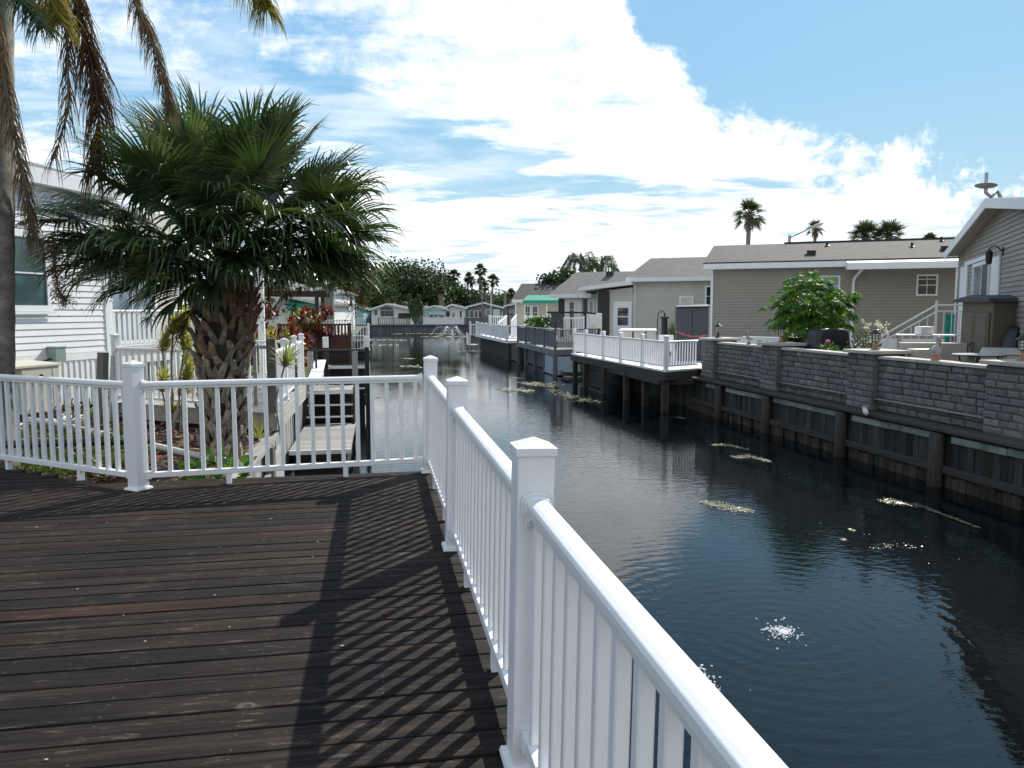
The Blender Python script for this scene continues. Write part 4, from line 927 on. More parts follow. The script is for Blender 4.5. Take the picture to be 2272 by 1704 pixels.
# --- things on the patio behind the wall
def cover(name, label, c, w, d, h, top, sag=0.03):
    """a fitted black cloth cover over a grill: flared skirt, humped top"""
    t = MB(); n = 28; lv = [(1.0, 0.0), (1.01, .12), (.97, .35), (.92, .60), (.86, .80), (top + .02, .95), (top - .06, .99), (top * .5, 1.0)]
    for s, z in lv:
        for k in range(n):
            a = 2 * math.pi * k / n; ex = lambda v: math.copysign(abs(v) ** 0.28, v); fo = 1 + sag * math.sin(a * 7 + z * 3) * (1 - z) + rng.uniform(-.008, .008)
            t.v.append((c[0] + ex(math.cos(a)) * w / 2 * s * fo, c[1] + ex(math.sin(a)) * d / 2 * s * fo, c[2] + h * z + (0.02 * math.sin(a * 3) if z > .9 else 0)))
    for i in range(len(lv) - 1):
        for k in range(n): a = i * n + k; b = i * n + (k + 1) % n; t.f.append((a, b, b + n, a + n))
    t.f.append(tuple((len(lv) - 1) * n + k for k in range(n)))
    return tag(t.build(name, M['black_cover'], smooth=True), label, 'grill cover')
p = atd(1836, 775, 18.7); cover('grill_cover', 'black cloth cover over a wide grill under the papaya tree', (p.x, p.y, 1.22), 1.05, .66, 1.30, .78)
p = atd(2242, 790, 15.4); gc = cover('grill_cover', 'black cloth cover over a kettle grill beside the nearest lantern', (p.x + .1, p.y, 1.22), .46, .46, 1.42, .5)
# papaya-like tree
def lobed_leaf(mb, o, d, L, rg):
    d = Vector(d).normalized(); s = d.cross(Vector((0, 0, 1))).normalized(); nn = s.cross(d)
    for th in (-2.2, -1.45, -0.8, -.3, .3, .8, 1.45, 2.2):
        ln = L * (1 - 0.16 * abs(th)) * rg.uniform(.85, 1.1); v = d * math.cos(th) + s * math.sin(th); w = Vector(v).cross(nn).normalized() * ln * .15; g = Vector((0, 0, -1))
        p1, p2, p3 = o + v * ln * .4 + nn * .02, o + v * ln * .72 + g * ln * .10, o + v * ln + g * ln * .28
        b = len(mb.v); mb.v += [tuple(o), tuple(p1 - w), tuple(p1 + w), tuple(p2 - w * .95), tuple(p2 + w * .95), tuple(p3)]
        mb.f += [(b, b + 1, b + 2), (b + 1, b + 3, b + 4, b + 2), (b + 3, b + 5, b + 4)]
pc = atd(1800, 760, 20.0); pt = thing('papaya_tree', 'bushy bright green papaya tree with lobed leaves behind the block wall', 'tree', (pc.x, pc.y, 1.22))
rg = random.Random(5); m = MB(); tips = []
for k in range(7):
    a = rg.uniform(0, 6.28); r = rg.uniform(.1, .75); hh = rg.uniform(1.2, 2.1); q = [Vector((0.05 * math.cos(a), .05 * math.sin(a), 0)), Vector((r * .35 * math.cos(a), r * .35 * math.sin(a), hh * .5)), Vector((r * math.cos(a), r * math.sin(a), hh))]
    m.tube(q, [.055, .045, .03], 7); tips.append(q[-1])
m.build('trunk', M['trunk_far'], pt, smooth=True)
lb, sb = MB(), MB()
for k in range(330):
    a = rg.uniform(0, 6.28); u = rg.uniform(-.75, 1); q = rg.uniform(.62, 1.04); rr = math.sqrt(max(0, 1 - u * u * .9)); bulge = 1 + .16 * math.sin(a * 3 + u * 4)
    tip = Vector((1.08 * rr * math.cos(a) * q * bulge, 1.0 * rr * math.sin(a) * q * bulge, 1.78 + .92 * u * q)); o = Vector((tip.x * .35, tip.y * .35, min(2.2, tip.z * .9)))
    if k % 2: sb.tube([o, (o + tip) / 2 + Vector((0, 0, .06)), tip], .008, 4, False)
    d = Vector((tip.x, tip.y, (tip.z - 1.7) * .6)).normalized(); lobed_leaf(lb, tip, (d.x, d.y, d.z * .4 - .35 - rg.random() * .4), rg.uniform(.16, .29), rg)
cr_ = lb.build('crown', M['papaya_leaf'], pt, recalc=False); sb.build('leaf_stalks', M['papaya_leaf'], pt)
# flowering bush, planters, edging
def leaf_bush(mb, c, r, n, ln, w, rg, up=.3):
    for k in range(n):
        while True:
            q = Vector((rg.uniform(-1, 1), rg.uniform(-1, 1), rg.uniform(-1, 1)))
            if q.length < 1: break
        o = Vector(c) + Vector((q.x * r[0], q.y * r[1], q.z * r[2])); d = (Vector((q.x, q.y, q.z + up)) + Vector((rg.uniform(-.7, .7), rg.uniform(-.7, .7), rg.uniform(-.7, .7)))).normalized() * ln * rg.uniform(.6, 1.2)
        s = d.cross(Vector((rg.uniform(-1, 1), rg.uniform(-1, 1), rg.uniform(-1, 1)))).normalized() * w
        mb.quad(o, o + d * .45 - s, o + d, o + d * .45 + s)
p = atd(1918, 735, 18.0); fb = thing('flowering_bush', 'grey-green bush topped with white flowers behind the block wall', 'bush', (p.x, p.y, 1.22))
m = MB(); leaf_bush(m, (0, 0, .72), (.38, .38, .55), 700, .10, .022, rg); m.build('foliage', M['bush_grey'], fb, recalc=False)
m = MB()
for k in range(26):
    c = Vector((rg.uniform(-.05, .40), rg.uniform(-.3, .1), rg.uniform(.95, 1.5)));
    for q in range(6): leaf_bush(m, c, (.03, .03, .03), 2, .05, .02, rg)
m.build('flowers', M['petal_white'], fb, recalc=False)
m = MB(); m.tube([(0, 0, 0), (.02, 0, .6), (.0, .02, 1.0)], .016, 6); m.build('stem', M['trunk_far'], fb)
p = onx(*zc(6, 912, 1100), 10.15); fp = thing('flower_pot', 'pot with one pink flower behind the wall at the black cover', 'potted plant', (10.25, p.y + .1, 1.22))
MB().lathe([(.10, .45), (.14, .70), (.15, .72), (.15, .74)], n=12).build('pot', M['terracotta'], fp)
m = MB(); leaf_bush(m, (.0, 0, .86), (.16, .25, .09), 90, .11, .02, rg); m.build('leaves', M['plant_green'], fp, recalc=False)
m = MB(); m.ball((-.02, .02, 1.03), (.06, .06, .045), 10, 6); m.tube([(-.01, .02, .75), (-.02, .02, 1.0)], .006, 5); m.build('flower_head', M['petal_pink'], fp)
MB().lathe([(.09, 0), (.09, .45)], n=12).build('pot_stand', M['concrete'], fp)
m = MB(); 
for (x0, x1) in ((11.2, 12.4), (12.45, 13.3)):
    m.box(x0, x1, 16.2, 16.5, 1.222, 1.72)
pl = wpart(m, 'planter_wall', M['wall_block'], thing('planter', 'low block planter behind the black grill cover', 'planter', (12, 16.3, 1.222)), bevel=.01)
for i, (dx_, lb) in enumerate(((0.0, 'dark square flower pot left of two on the deck edge'), (.5, 'dark square flower pot right of two on the deck edge'))):
    p = atd(1530 * 1.0 + 700 * .3354 + i * 22 - 12, 756, 20.6)
    m = MB(); m.hexa([(p.x - .11, p.y - .11, 1.222), (p.x + .11, p.y - .11, 1.222), (p.x + .11, p.y + .11, 1.222), (p.x - .11, p.y + .11, 1.222)], [(p.x - .14, p.y - .14, 2.25), (p.x + .14, p.y - .14, 2.25), (p.x + .14, p.y + .14, 2.25), (p.x - .14, p.y + .14, 2.25)])
    tag(m.build('flower_pot', M['black_cover'], bevel=.01), lb, 'planter')
# low white vinyl rail behind the far pelican
railing('patio_railing', 'low white rail behind the small pelican and the stone cup', [(10.9, 21.6), (11.62, 19.9)], 1.22, (1,), h=.98, post_h=1.08, each=False, detail=False, feet=False, sp=.14)
# stairs up to the landing with metal railing
lx = atd(2075, 800, 19.6); st = thing('entry_stairs', 'concrete steps and landing in front of the mauve house', 'stairs', (lx.x, lx.y, 1.22), R_(-30))
for k in range(3): MB().box(-1.0 + .30 * k, 2.3, -.7, .75, .001 + .20 * k, .195 + .20 * k).build('step', M['concrete'], st, bevel=.01)
sr = thing('stair_railing', 'white metal stair railing climbing to the landing by the mauve house', 'railing', (lx.x, lx.y, 1.22), R_(-30))
def bar(m, a, b, r=.02): m.tube([a, b], r, 6)
m = MB(); A = (-1.75, -.75, .83); B = (-.15, -.75, 1.87); C2 = (1.9, -.75, 1.87)
bar(m, A, B, .026); bar(m, B, C2, .026); bar(m, (-1.75, -.75, .68), (-.15, -.75, 1.70)); bar(m, (-.15, -.75, 1.72), (1.9, -.75, 1.72)); m.build('handrail', M['white_trim'], sr)
m = MB()
for k in range(1, 9):
    x = -1.75 + 1.6 * k / 9; bar(m, (x, -.75, .001), (x, -.75, .68 + 1.02 * k / 9 + .01), .013)
for k in range(1, 12): x = -.15 + 2.05 * k / 12; bar(m, (x, -.75, .6), (x, -.75, 1.72), .012)
m.build('balusters', M['white_trim'], sr)
for x, zt in ((-1.75, .85), (-1.2, 1.20), (-.15, 1.98), (1.9, 1.9)): m = MB(); m.box(x - .025, x + .025, -.775, -.725, .001, zt); m.build('post', M['white_trim'], sr)
p = atd(1995, 790, 18.4); m = MB(); m.lathe([(.14, 0), (.16, .2), (.15, .62), (.10, .66)], (p.x, p.y, 1.222), 12); tag(m.build('grey_post_box', M['grey_metal']), 'short grey bin standing left of the stair railing', 'bin')
# side table with folded white box on the landing
p = atd(2056, 745, 17.2); t = thing('side_table', 'narrow white-topped table in front of the stair railing', 'table', (p.x, p.y, 1.22), R_(-28))
MB().box(-.62, .62, -.2, .2, 1.17, 1.205).build('table_top', M['white_paint'], t, bevel=.006)
for x in (-.55, .55):
    for y in (-.15, .15): MB().box(x - .02, x + .02, y - .02, y + .02, .001, 1.17).build('leg', M['grey_metal'], t)
MB().box(-.58, .58, -.17, .17, .30, .325).build('shelf', M['grey_metal'], t)
m = MB().box(p.x - .22, p.x + .10, p.y - .1, p.y + .12, 2.427, 2.60); tag(m.build('storage_box', M['white_paint'], bevel=.012), 'small white box on the narrow table by the stairs', 'box')
p = atd(2088, 790, 15.6); m = MB(); m.hexa([(p.x - .75, p.y + .2, 1.222), (p.x + .36, p.y - .27, 1.222), (p.x + .5, p.y + .13, 1.222), (p.x - .55, p.y + .6, 1.222)], [(p.x - .75, p.y + .2, 2.30), (p.x + .36, p.y - .27, 2.30), (p.x + .5, p.y + .13, 2.30), (p.x - .55, p.y + .6, 2.30)])
tag(m.build('low_wall', M['concrete'], bevel=.01), 'low tan plastered wall left of the storage shed', 'wall')
p = atd(2050, 790, 15.2); m = MB(); m.hexa([(p.x - .2, p.y - .12, 1.222), (p.x + .2, p.y - .12, 1.222), (p.x + .2, p.y + .12, 1.222), (p.x - .2, p.y + .12, 1.222)], [(p.x - .27, p.y - .16, 2.2), (p.x + .27, p.y - .16, 2.2), (p.x + .27, p.y + .16, 2.2), (p.x - .27, p.y + .16, 2.2)])
tag(m.build('planter_tub', M['beige_resin'], bevel=.015), 'beige planter tub left of the tall pelican', 'planter')
# round glass patio table
p = atd(*zc(6, 1912, 1150), 13.7); t = thing('patio_table', 'round white glass-topped patio table behind the wall', 'table', (p.x, p.y, 1.22))
hz = p.z - 1.22
t_ = NT('etched_glass'); t_.color(t_.mix(t_.rng(t_.noise(26, 3, .6), .45, .6), (.62, .66, .66), (.80, .83, .83))); t_.rough(.18); M['etched_glass'] = t_.m
MB().lathe([(.405, hz - .012), (.415, hz - .006), (.41, hz)], n=36).build('table_top', M['etched_glass'], t)
MB().lathe([(.425, hz - .03), (.43, hz - .02), (.418, hz - .0125), (.412, hz - .03)], n=36).build('table_rim', M['dark_metal'], t)
for k in range(4):
    a = R_(45 + 90 * k); MB().tube([(.30 * math.cos(a), .30 * math.sin(a), hz - .03), (.22 * math.cos(a), .22 * math.sin(a), hz * .5), (.36 * math.cos(a), .36 * math.sin(a), .001)], .014, 6).build('leg', M['dark_metal'], t)
# resin storage shed
sc_ = atd(2198, 760, 15.6) + Vector((.208, .978, 0)) * 1.15; sh = thing('storage_shed', 'tan resin storage shed with double doors and dark roof', 'shed', (sc_.x, sc_.y, 1.22), R_(258))
# local x runs from the near corner along the door face (away), local y points into the shed
W_, D_, H_ = 1.15, 3.2, 1.93
MB().box(0, W_, .012, D_, 0.001, H_).build('body', M['tan_resin'], sh, bevel=.02)
for a, b in ((.07, .565), (.585, 1.08)):
    d_ = MB().box(a, b, -.03, .01, .08, H_ - .24).build('door', M['tan_resin'], sh, bevel=.012)
    MB().box(a + .06, b - .06, -.042, -.031, .98, H_ - .34).build('door_panel', M['tan_resin'], d_, bevel=.006)
    MB().box(a + .06, b - .06, -.042, -.031, .14, .90).build('door_panel', M['tan_resin'], d_, bevel=.006)
    hx = b - .04 if a < .2 else a + .04; MB().tube([(hx, -.03, .72), (hx - .05 * (1 if a < .2 else -1), -.09, .80), (hx - .05 * (1 if a < .2 else -1), -.09, .98), (hx, -.03, 1.06)], .013, 6).build('handle', M['dark_metal'], d_)
m = MB(); m.box(.545, .605, -.075, -.045, .50, .58); m.tube([(.56, -.06, .58), (.56, -.06, .63), (.59, -.06, .63), (.59, -.06, .58)], .007, 5); m.build('padlock', M['dark_metal'], sh)
m = MB(); m.prism([(-.12, -.14, H_ - .02), (W_ + .12, -.14, H_ - .02), (W_ + .06, -.14, H_ + .05), (W_ / 2, -.14, H_ + .13), (-.06, -.14, H_ + .05)], (0, D_ + .26, 0)); m.build('roof', M['grey_resin'], sh, bevel=.01)
for y in (.35, .75, 1.15, 1.55, 1.95, 2.35): MB().box(-.012, .0, y, y + .05, .06, H_ - .06).build('side_rib', M['tan_resin'], sh)
p = atd(*zc(6, 2058, 1120), 14.2); c = thing('storage_chest', 'white storage chest with lid in front of the tan shed', 'storage box', (p.x, p.y, 1.22), R_(-40))
MB().box(-.30, .30, -.25, .25, .001, .92).build('body', M['beige_resin'], c, bevel=.015)
MB().hexa([(-.33, -.28, .925), (.33, -.28, .925), (.33, .28, .925), (-.33, .28, .925)], [(-.31, -.26, .98), (.31, -.26, .98), (.29, .24, 1.04), (-.29, .24, 1.04)]).build('lid', M['beige_resin'], c, bevel=.012)
MB().box(-.03, .03, -.285, -.255, .80, .96).build('latch', M['grey_metal'], c)
# teal parasol bag / towel behind the landing
p = atd(2108, 720, 21.2); m = MB()
for k in range(6): x0, x1 = -.14 + k * .045, -.14 + (k + 1) * .045; y0, y1 = .02 * (k % 2), .02 * ((k + 1) % 2); m.hexa([(p.x + x0, p.y + y0, 1.95), (p.x + x1, p.y + y1, 1.95), (p.x + x1, p.y + y1 + .02, 1.95), (p.x + x0, p.y + y0 + .02, 1.95)], [(p.x + x0, p.y + y0, 2.86), (p.x + x1, p.y + y1, 2.86), (p.x + x1, p.y + y1 + .02, 2.86), (p.x + x0, p.y + y0 + .02, 2.86)])
tag(m.build('towel', M['teal_cloth']), 'teal towel hanging behind the landing rail by the mauve house', 'towel')

# --- the tan house behind the wall (long side towards us)
E1, E2 = dirv(30), dirv(120)
p0 = atd(1578, 640, 30.0); p0 = Vector((p0.x, p0.y, 1.22)); hz2 = math.atan2(E2[1], E2[0])
h2 = thing('tan_house', 'long tan sided house with brown shingle roof behind the papaya tree', 'house', p0, hz2)
def UZ(k, x, y, P0=None, D=None): u, z = vplane(*zc(k, x, y), P0 or p0, D or E2); return u, z - 1.22
ze = UZ(6, 150, 592)[1]; LW = 12.5
m = MB(); laps(m, lambda z: (0, LW), .72, ze, 0.115); m.build('wall', M['siding_tan'], h2)
MB().box(0.01, LW, 0.002, 8.0, .0, ze).build('wall', M['siding_tan'], h2)
MB().box(-.02, LW, -.03, -.0175, .002, .73).build('skirting', M['white_paint'], h2)
m = MB(); m.box(-.02, .07, -.035, -.018, .73, ze); m.build('corner_trim', M['white_trim'], h2)
m = MB(); zr = ze + 1.22; m.prism([(-.28, -.42, ze + .26), (-.28, 3.6, zr), (-.28, 7.9, ze + .26), (-.28, 7.9, ze + .20), (-.28, 3.6, zr - .07), (-.28, -.42, ze + .20)], (LW + .3, 0, 0)); rf = m.build('roof', M['shingle_brown'], h2)
m = MB(); m.prism([(-.25, -.44, ze + .0), (-.25, -.44, ze + .205), (-.25, -.40, ze + .205), (-.25, -.40, ze + .03), (-.25, -.016, ze + .03), (-.25, -.016, ze + .0)], (LW + .25, 0, 0)); m.build('fascia', M['white_trim'], h2)
m = MB(); m.prism([(-.27, -.40, ze + .20), (-.27, 3.6, zr - .075), (-.27, 3.6, zr - .26), (-.27, -.40, ze + .01)], (.03, 0, 0)); m.build('rake_board', M['white_trim'], h2)
# porch cover on the right part
ua, za = UZ(6, 1030, 560); ub = LW
m = MB(); m.prism([(ua, -1.5, ze - .16), (ua, -1.5, ze + .07), (ua, -.45, ze + .19), (ua, -.45, ze - .01), (ua, -.018, ze - .01), (ua, -.018, ze - .10)], (ub - ua, 0, 0)); m.build('porch_roof', M['white_trim'], h2)
du, _ = UZ(6, 1130, 700); m = MB(); m.tube([(du, -.48, ze + .02), (du, -.42, ze - .12), (du - .22, -.08, ze - .42), (du - .24, -.06, ze - .6), (du - .25, -.06, .02)], .055, 8); m.build('downspout', M['white_trim'], h2)
pu, _ = UZ(6, 1722, 700); MB().box(pu - .07, pu + .05, -1.42, -1.30, .001, ze - .11).build('porch_post', M['white_trim'], h2)
a, b = UZ(6, 1495, 765), UZ(6, 1645, 622); window(h2, a[0], b[0], a[1], b[1], bars=(.5, .78), vbars=(.5,))
a, b = UZ(6, 862, 770), UZ(6, 998, 630); window(h2, a[0], b[0], a[1], b[1], bars=(.5,), glass='glass_pale')
def slope_z(y): return ze + .26 + (y + .42) / 4.02 * (zr - ze - .26)
for X, Y, kind in ((805, 490, 'box'), (1695, 475, 'box'), (910, 437, 'pipe'), (1470, 458, 'pipe'), (1665, 416, 'pipe')):
    yy = {490: .9, 475: 1.1, 437: 2.7, 458: 1.9, 416: 3.1}[Y]; u, _ = vplane(*zc(6, X, Y), p0 + Vector((E1[0] * yy, E1[1] * yy, 0)), E2); z = slope_z(yy)
    if kind == 'box':
        v = MB().box(u - .16, u + .16, yy - .16, yy + .12, z - .05, z + .12).build('roof_vent', M['dark_metal'], rf); MB().box(u - .2, u + .2, yy - .2, yy + .15, z + .122, z + .155).build('vent_cap', M['white_trim'], v)
    else: m = MB(); m.tube([(u, yy, z - .05), (u, yy, z + .16)], .05, 8); m.lathe([(.13, .0), (.06, .03)], (u, yy, z + .005), 8); m.build('vent_pipe', M['dark_metal'], rf)
ra, _ = vplane(*zc(6, 625, 420), p0 + Vector((E1[0] * 3.6, E1[1] * 3.6, 0)), E2)
MB().box(ra, LW - .6, 3.52, 3.68, zr + .005, zr + .05).build('ridge_vent', M['black_cover'], rf)

# --- the mauve house at the right edge (gable end towards the canal)
D1 = (-dirv(32)[0], -dirv(32)[1]); q0 = atd(2124, 640, 22.6); q0 = Vector((q0.x, q0.y, 1.22))
h1 = thing('mauve_house', 'mauve-grey sided house with white gable trim at the right edge', 'house', q0, math.atan2(D1[1], D1[0]))
def UZ1(x, y): u, z = vplane(*zc(6, x, y), q0, D1); return u, z - 1.22
ue, zE = UZ1(1765, 505); upk, zpk = UZ1(2085, 150); WG = 2 * upk
def gab(z):
    if z <= zE: return (0, WG)
    f = (z - zE) / (zpk - zE); return (upk * f, WG - upk * f)
m = MB(); laps(m, gab, .45, zpk - .02, .105); m.build('wall', M['siding_mauve'], h1)
m = MB(); m.prism([(0, .003, .0), (WG, .003, .0), (WG, .003, zE), (upk, .003, zpk), (0, .003, zE)], (0, 12, 0)); m.build('wall', M['siding_mauve'], h1)
MB().box(-.02, WG, -.03, -.018, .0, .46).build('skirting', M['white_paint'], h1)
k_ = (zpk - zE) / upk; ov = .10; oy = -.35
def rz_(u): return zE + .03 + k_ * u
for s in (0, 1):
    f = (lambda u: u) if s == 0 else (lambda u: WG - u)
    m = MB(); m.prism([(f(-ov), oy, rz_(-ov)), (f(upk), oy, rz_(upk)), (f(upk), oy, rz_(upk) + .09), (f(-ov), oy, rz_(-ov) + .09)], (0, 12.5, 0)); rr = m.build('roof', M['shingle_brown'], h1)
    m = MB(); m.prism([(f(-ov - .01), oy - .03, rz_(-ov) - .12), (f(upk), oy - .03, rz_(upk) - .12), (f(upk), oy - .03, rz_(upk) + .095), (f(-ov - .01), oy - .03, rz_(-ov) + .095)], (0, .028, 0)); m.build('rake_board', M['white_trim'], h1)
    m = MB(); m.prism([(f(-ov), oy, rz_(-ov) - .03), (f(upk), oy, rz_(upk) - .03), (f(upk), oy, rz_(upk) - .005), (f(-ov), oy, rz_(-ov) - .005)], (0, .53, 0)); m.build('soffit', M['siding_mauve'], h1)
a, b = UZ1(1872, 900), UZ1(2002, 525); zt = (b[1] + UZ1(1872, 560)[1]) / 2
w = window(h1, a[0], b[0], .62, zt, glass='glass_pale', fw=.08, vbars=(.56,), name='sliding_door', bars=(.6,)); MB().box(b[0] - (b[0] - a[0]) * .42, b[0] - .09, -.0445, -.0435, .72, zt - .09).build('screen', M['grey_resin'], w)
for X0, X1 in ((1800, 1845), (2004, 2058)):
    u0, u1 = UZ1(X0, 700)[0], UZ1(X1, 700)[0]; MB().box(u0, u1, -.055, -.02, .62, zt + .02).build('shutter', M['white_trim'], h1)
u0, u1 = UZ1(1830, 700)[0], UZ1(2010, 700)[0]; MB().box(u0, u1 + .05, -.075, -.02, zt + .025, zt + .13).build('head_trim', M['white_trim'], h1)
u, z = UZ1(2080, 480); wlp = MB().lathe([(.012, -.30), (.06, -.28), (.075, -.06), (.085, -.045), (.03, .02), (.012, .06)], (u, -.28, z + .05), 8).build('wall_lamp', M['dark_metal'], h1)
m = MB(); m.box(u - .06, u + .06, -.045, -.018, z - .05, z + .12); m.tube([(u, -.04, z + .04), (u, -.16, z + .16), (u, -.27, z + .12)], .014, 6); m.build('lamp_bracket', M['dark_metal'], wlp)
MB().lathe([(.055, -.26), (.066, -.085)], (u, -.28, z + .05), 8).build('lamp_glass', M['lantern_glass'], wlp)
# satellite dish on the gable peak
r0 = h1.matrix_world; pk = q0 + Vector((D1[0] * upk, D1[1] * upk, zpk + .26)) + Vector((D1[1], -D1[0], 0)) * .55
dd = atd(*zc(6, 1960, 42), 14.5); s_ = (pk - CAM).dot(FW) - .3; dd = atd(*zc(6, 1960, 42), s_); ds = thing('satellite_dish', 'grey satellite dish on a bent arm at the gable peak', 'satellite dish', dd)
m = MB(); m.lathe([(.02, -.03), (.10, -.015), (.205, .012), (.225, .024), (.22, .03), (.20, .02), (.09, .0), (.01, -.012)], n=24)
m.v = [tuple(Matrix.Rotation(R_(8), 3, 'Y') @ Matrix.Rotation(R_(-4), 3, 'X') @ Vector(p)) for p in m.v]; m.build('dish', M['dish_grey'], ds, smooth=True)
w1 = atd(*zc(6, 1960, 68), s_); w2 = atd(*zc(6, 2035, 70), s_); w3 = atd(*zc(6, 2060, 135), s_)
m = MB(); m.tube([dd - Vector((0, 0, .03)), w1 + Vector((0, 0, -.04)), (w1 + w2) / 2 + Vector((0, 0, -.14)), w2, (w2 + w3) / 2 + Vector((.02, 0, 0)), w3], .04, 8); wpart(m, 'mast', M['dish_grey'], ds, smooth=True)
m = MB(); m.tube([dd + Vector((0, 0, .02)), dd + Vector((0, 0, .30))], .035, 8); wpart(m, 'feed_horn', M['dish_grey'], ds)
# ------------------------------------------------------------------ decks and houses farther along the right bank
rng = random.Random(31)
WX0, WX1 = 8.38, 8.02                                      # front edge of the white deck, near and far end
def deckfloor(name, label, poly, z, th, mat, fascia, fmat, cat='deck'):
    t = thing(name, label, cat, (poly[0][0], poly[0][1], z)); m = MB(); m.prism([(x, y, z - .05) for x, y in poly], (0, 0, .05)); wpart(m, 'floor_boards', M[mat], t)
    n = len(poly); m = MB()
    for i in range(n):
        a, b = Vector((*poly[i], 0)), Vector((*poly[(i + 1) % n], 0)); d = (b - a).normalized() * .02
        m.beam(a + d + Vector((0, 0, z - .052 - th / 2)), b - d + Vector((0, 0, z - .052 - th / 2)), .045, th)
    wpart(m, 'rim_boards', M[fmat], t); return t
wd = deckfloor('white_deck', 'deck on timber piles with a bright white floor edge beyond the wall', [(WX0 - .1, 21.2), (9.58, 21.95), (14.5, 24.0), (14.5, 31), (WX1 - .12, 30.75)], 1.225, .24, 'white_paint', 1, 'wale_dark')
for i, (x, y) in enumerate([(8.02, 30.5), (8.02, 28.9), (8.1, 26.6), (8.18, 24.4), (8.3, 22.9), (8.36, 21.4)]):
    m = MB().box(x - .09, x + .09, y - .09, y + .09, -.6, .93); wpart(m, 'pile', M['pile_dark'], wd)
m = MB(); m.box(8.12, 8.3, 21.4, 30.6, .80, .93); m.box(8.4, 9.5, 21.5, 21.6, .78, .93); wpart(m, 'under_beam', M['pile_dark'], wd)
m = MB(); y = 21.9
while y < 46: m.box(9.5 + rng.uniform(-.01, .01), 9.56, y + .003, y + .165, -.5, 1.15); y += .17
tag(m.build('seawall', M['bulkhead']), 'dark timber bulkhead in the shade underneath the white deck', 'seawall')
def lattice(m, a, b, z0, z1, s=.11, w=.03):
    """crossed laths between two ground points"""
    a, b = Vector((*a, 0)), Vector((*b, 0)); L = (b - a).length; d = (b - a).normalized(); H = z1 - z0; n = Vector((d.y, -d.x, 0))
    for sg in (1, -1):
        k = -H
        while k < L:
            u0, u1 = k, k + H; v0, v1 = 0, H
            if u0 < 0: v0 = -u0; u0 = 0
            if u1 > L: v1 = H - (u1 - L); u1 = L
            if u1 - u0 > .03:
                if sg > 0: p, q = (u0, v0), (u1, v1)
                else: p, q = (u0, H - v0), (u1, H - v1)
                m.beam(a + d * p[0] + n * .006 * sg + Vector((0, 0, z0 + p[1])), a + d * q[0] + n * .006 * sg + Vector((0, 0, z0 + q[1])), .010, w, up=n.cross(d))
            k += s * 1.414
lt = MB(); lattice(lt, (8.16, 30.3), (8.16, 27.1), .1, .95); wpart(lt, 'lattice_panel', M['pile_dark'], wd); wpart(MB().box(8.30, 8.32, 27.1, 30.2, .05, .95), 'lattice_backing', M['grey_metal'], wd)
railing('deck_railing', 'white railing with six posts along the front of the white deck', [(8.0, 30.55), (8.03, 28.9), (8.09, 26.75), (8.17, 25.0), (8.27, 23.1), (8.36, 21.35)], 1.226, (0, 1, 2, 3, 4, 5), h=.86, post_h=1.0, pw=.11, sp=.135, detail=False, bw=.042, rw=.085)
railing('deck_railing', 'short white railing between the white deck corner post and the block wall', [(8.42, 21.38), (9.62, 22.02)], 1.226, (), h=.86, pw=.11, sp=.125, detail=False, bw=.036, rw=.085)
# on the white deck
p = atd(*zc(5, 1955, 690), 26.6); s = thing('resin_shed', 'dark grey resin shed left of the tan house', 'shed', (p.x, p.y, 1.226), R_(-18))
MB().box(-.54, .54, 0, .75, .001, 1.86).build('body', M['grey_resin'], s, bevel=.02)
m = MB(); m.hexa([(-.58, -.05, 1.862), (.58, -.05, 1.862), (.58, .8, 1.862), (-.58, .8, 1.862)], [(-.56, -.03, 1.88), (.56, -.03, 1.90), (.56, .78, 1.98), (-.56, .78, 1.93)]); m.build('roof', M['dark_metal'], s)
for x0, x1 in ((-.50, -.01), (.01, .50)):
    d_ = MB().box(x0, x1, -.022, -.001, .06, 1.80).build('door', M['grey_resin'], s, bevel=.008)
m = MB(); L_ = atd(*zc(5, 1815, 748), 26.0); R2 = atd(*zc(5, 2090, 778), 25.8); pts = [L_.lerp(R2, k / 14) - Vector((0, 0, .10 * math.sin(math.pi * k / 14))) for k in range(15)]
m.tube(pts, [.012 + .018 * (k % 3 == 0) for k in range(15)], 6); tag(m.build('garland', M['pink_plastic']), 'pink tape garland strung in front of the dark grey shed', 'garland')
p = atd(*zc(5, 1470, 770), 31.0); c = thing('deck_box', 'cream deck box with dark straps and pale top on the white deck', 'storage box', (p.x, p.y, 1.226), R_(-22))
MB().box(-.70, .70, -.36, .36, .001, .93).build('body', M['beige_resin'], c, bevel=.02)
MB().hexa([(-.76, -.42, .935), (.76, -.42, .935), (.76, .42, .935), (-.76, .42, .935)], [(-.74, -.40, .985), (.74, -.40, .985), (.70, .38, 1.03), (-.70, .38, 1.03)]).build('lid', M['white_paint'], c, bevel=.012)
for x in (-.18, .32): MB().box(x - .03, x + .03, -.375, -.361, .02, .93).build('strap', M['dark_metal'], c)
p = atd(*zc(5, 1640, 775), 29); t = thing('shepherd_hook', 'tall dark crook with a hanging bird feeder on the white deck', 'plant hook', (p.x, p.y, 1.226))
hk = [atd(*zc(5, X, Y), 29) for X, Y in ((1640, 775), (1645, 640), (1655, 580), (1675, 560), (1700, 568), (1708, 600))]; m = MB(); m.tube(hk, .018, 6); wpart(m, 'crook', M['dark_metal'], t)
m = MB(); q = atd(*zc(5, 1706, 700), 29)
for z0, z1, r in ((-.55, -.50, .17), (-.50, .30, .12), (.30, .36, .18), (.36, .5, .03)): m.lathe([(r, z0), (r * .95, z1)], q, 10)
wpart(m, 'bird_feeder', M['dark_metal'], t)
rg = random.Random(9); p = atd(*zc(5, 1790, 760), 30); m = MB()
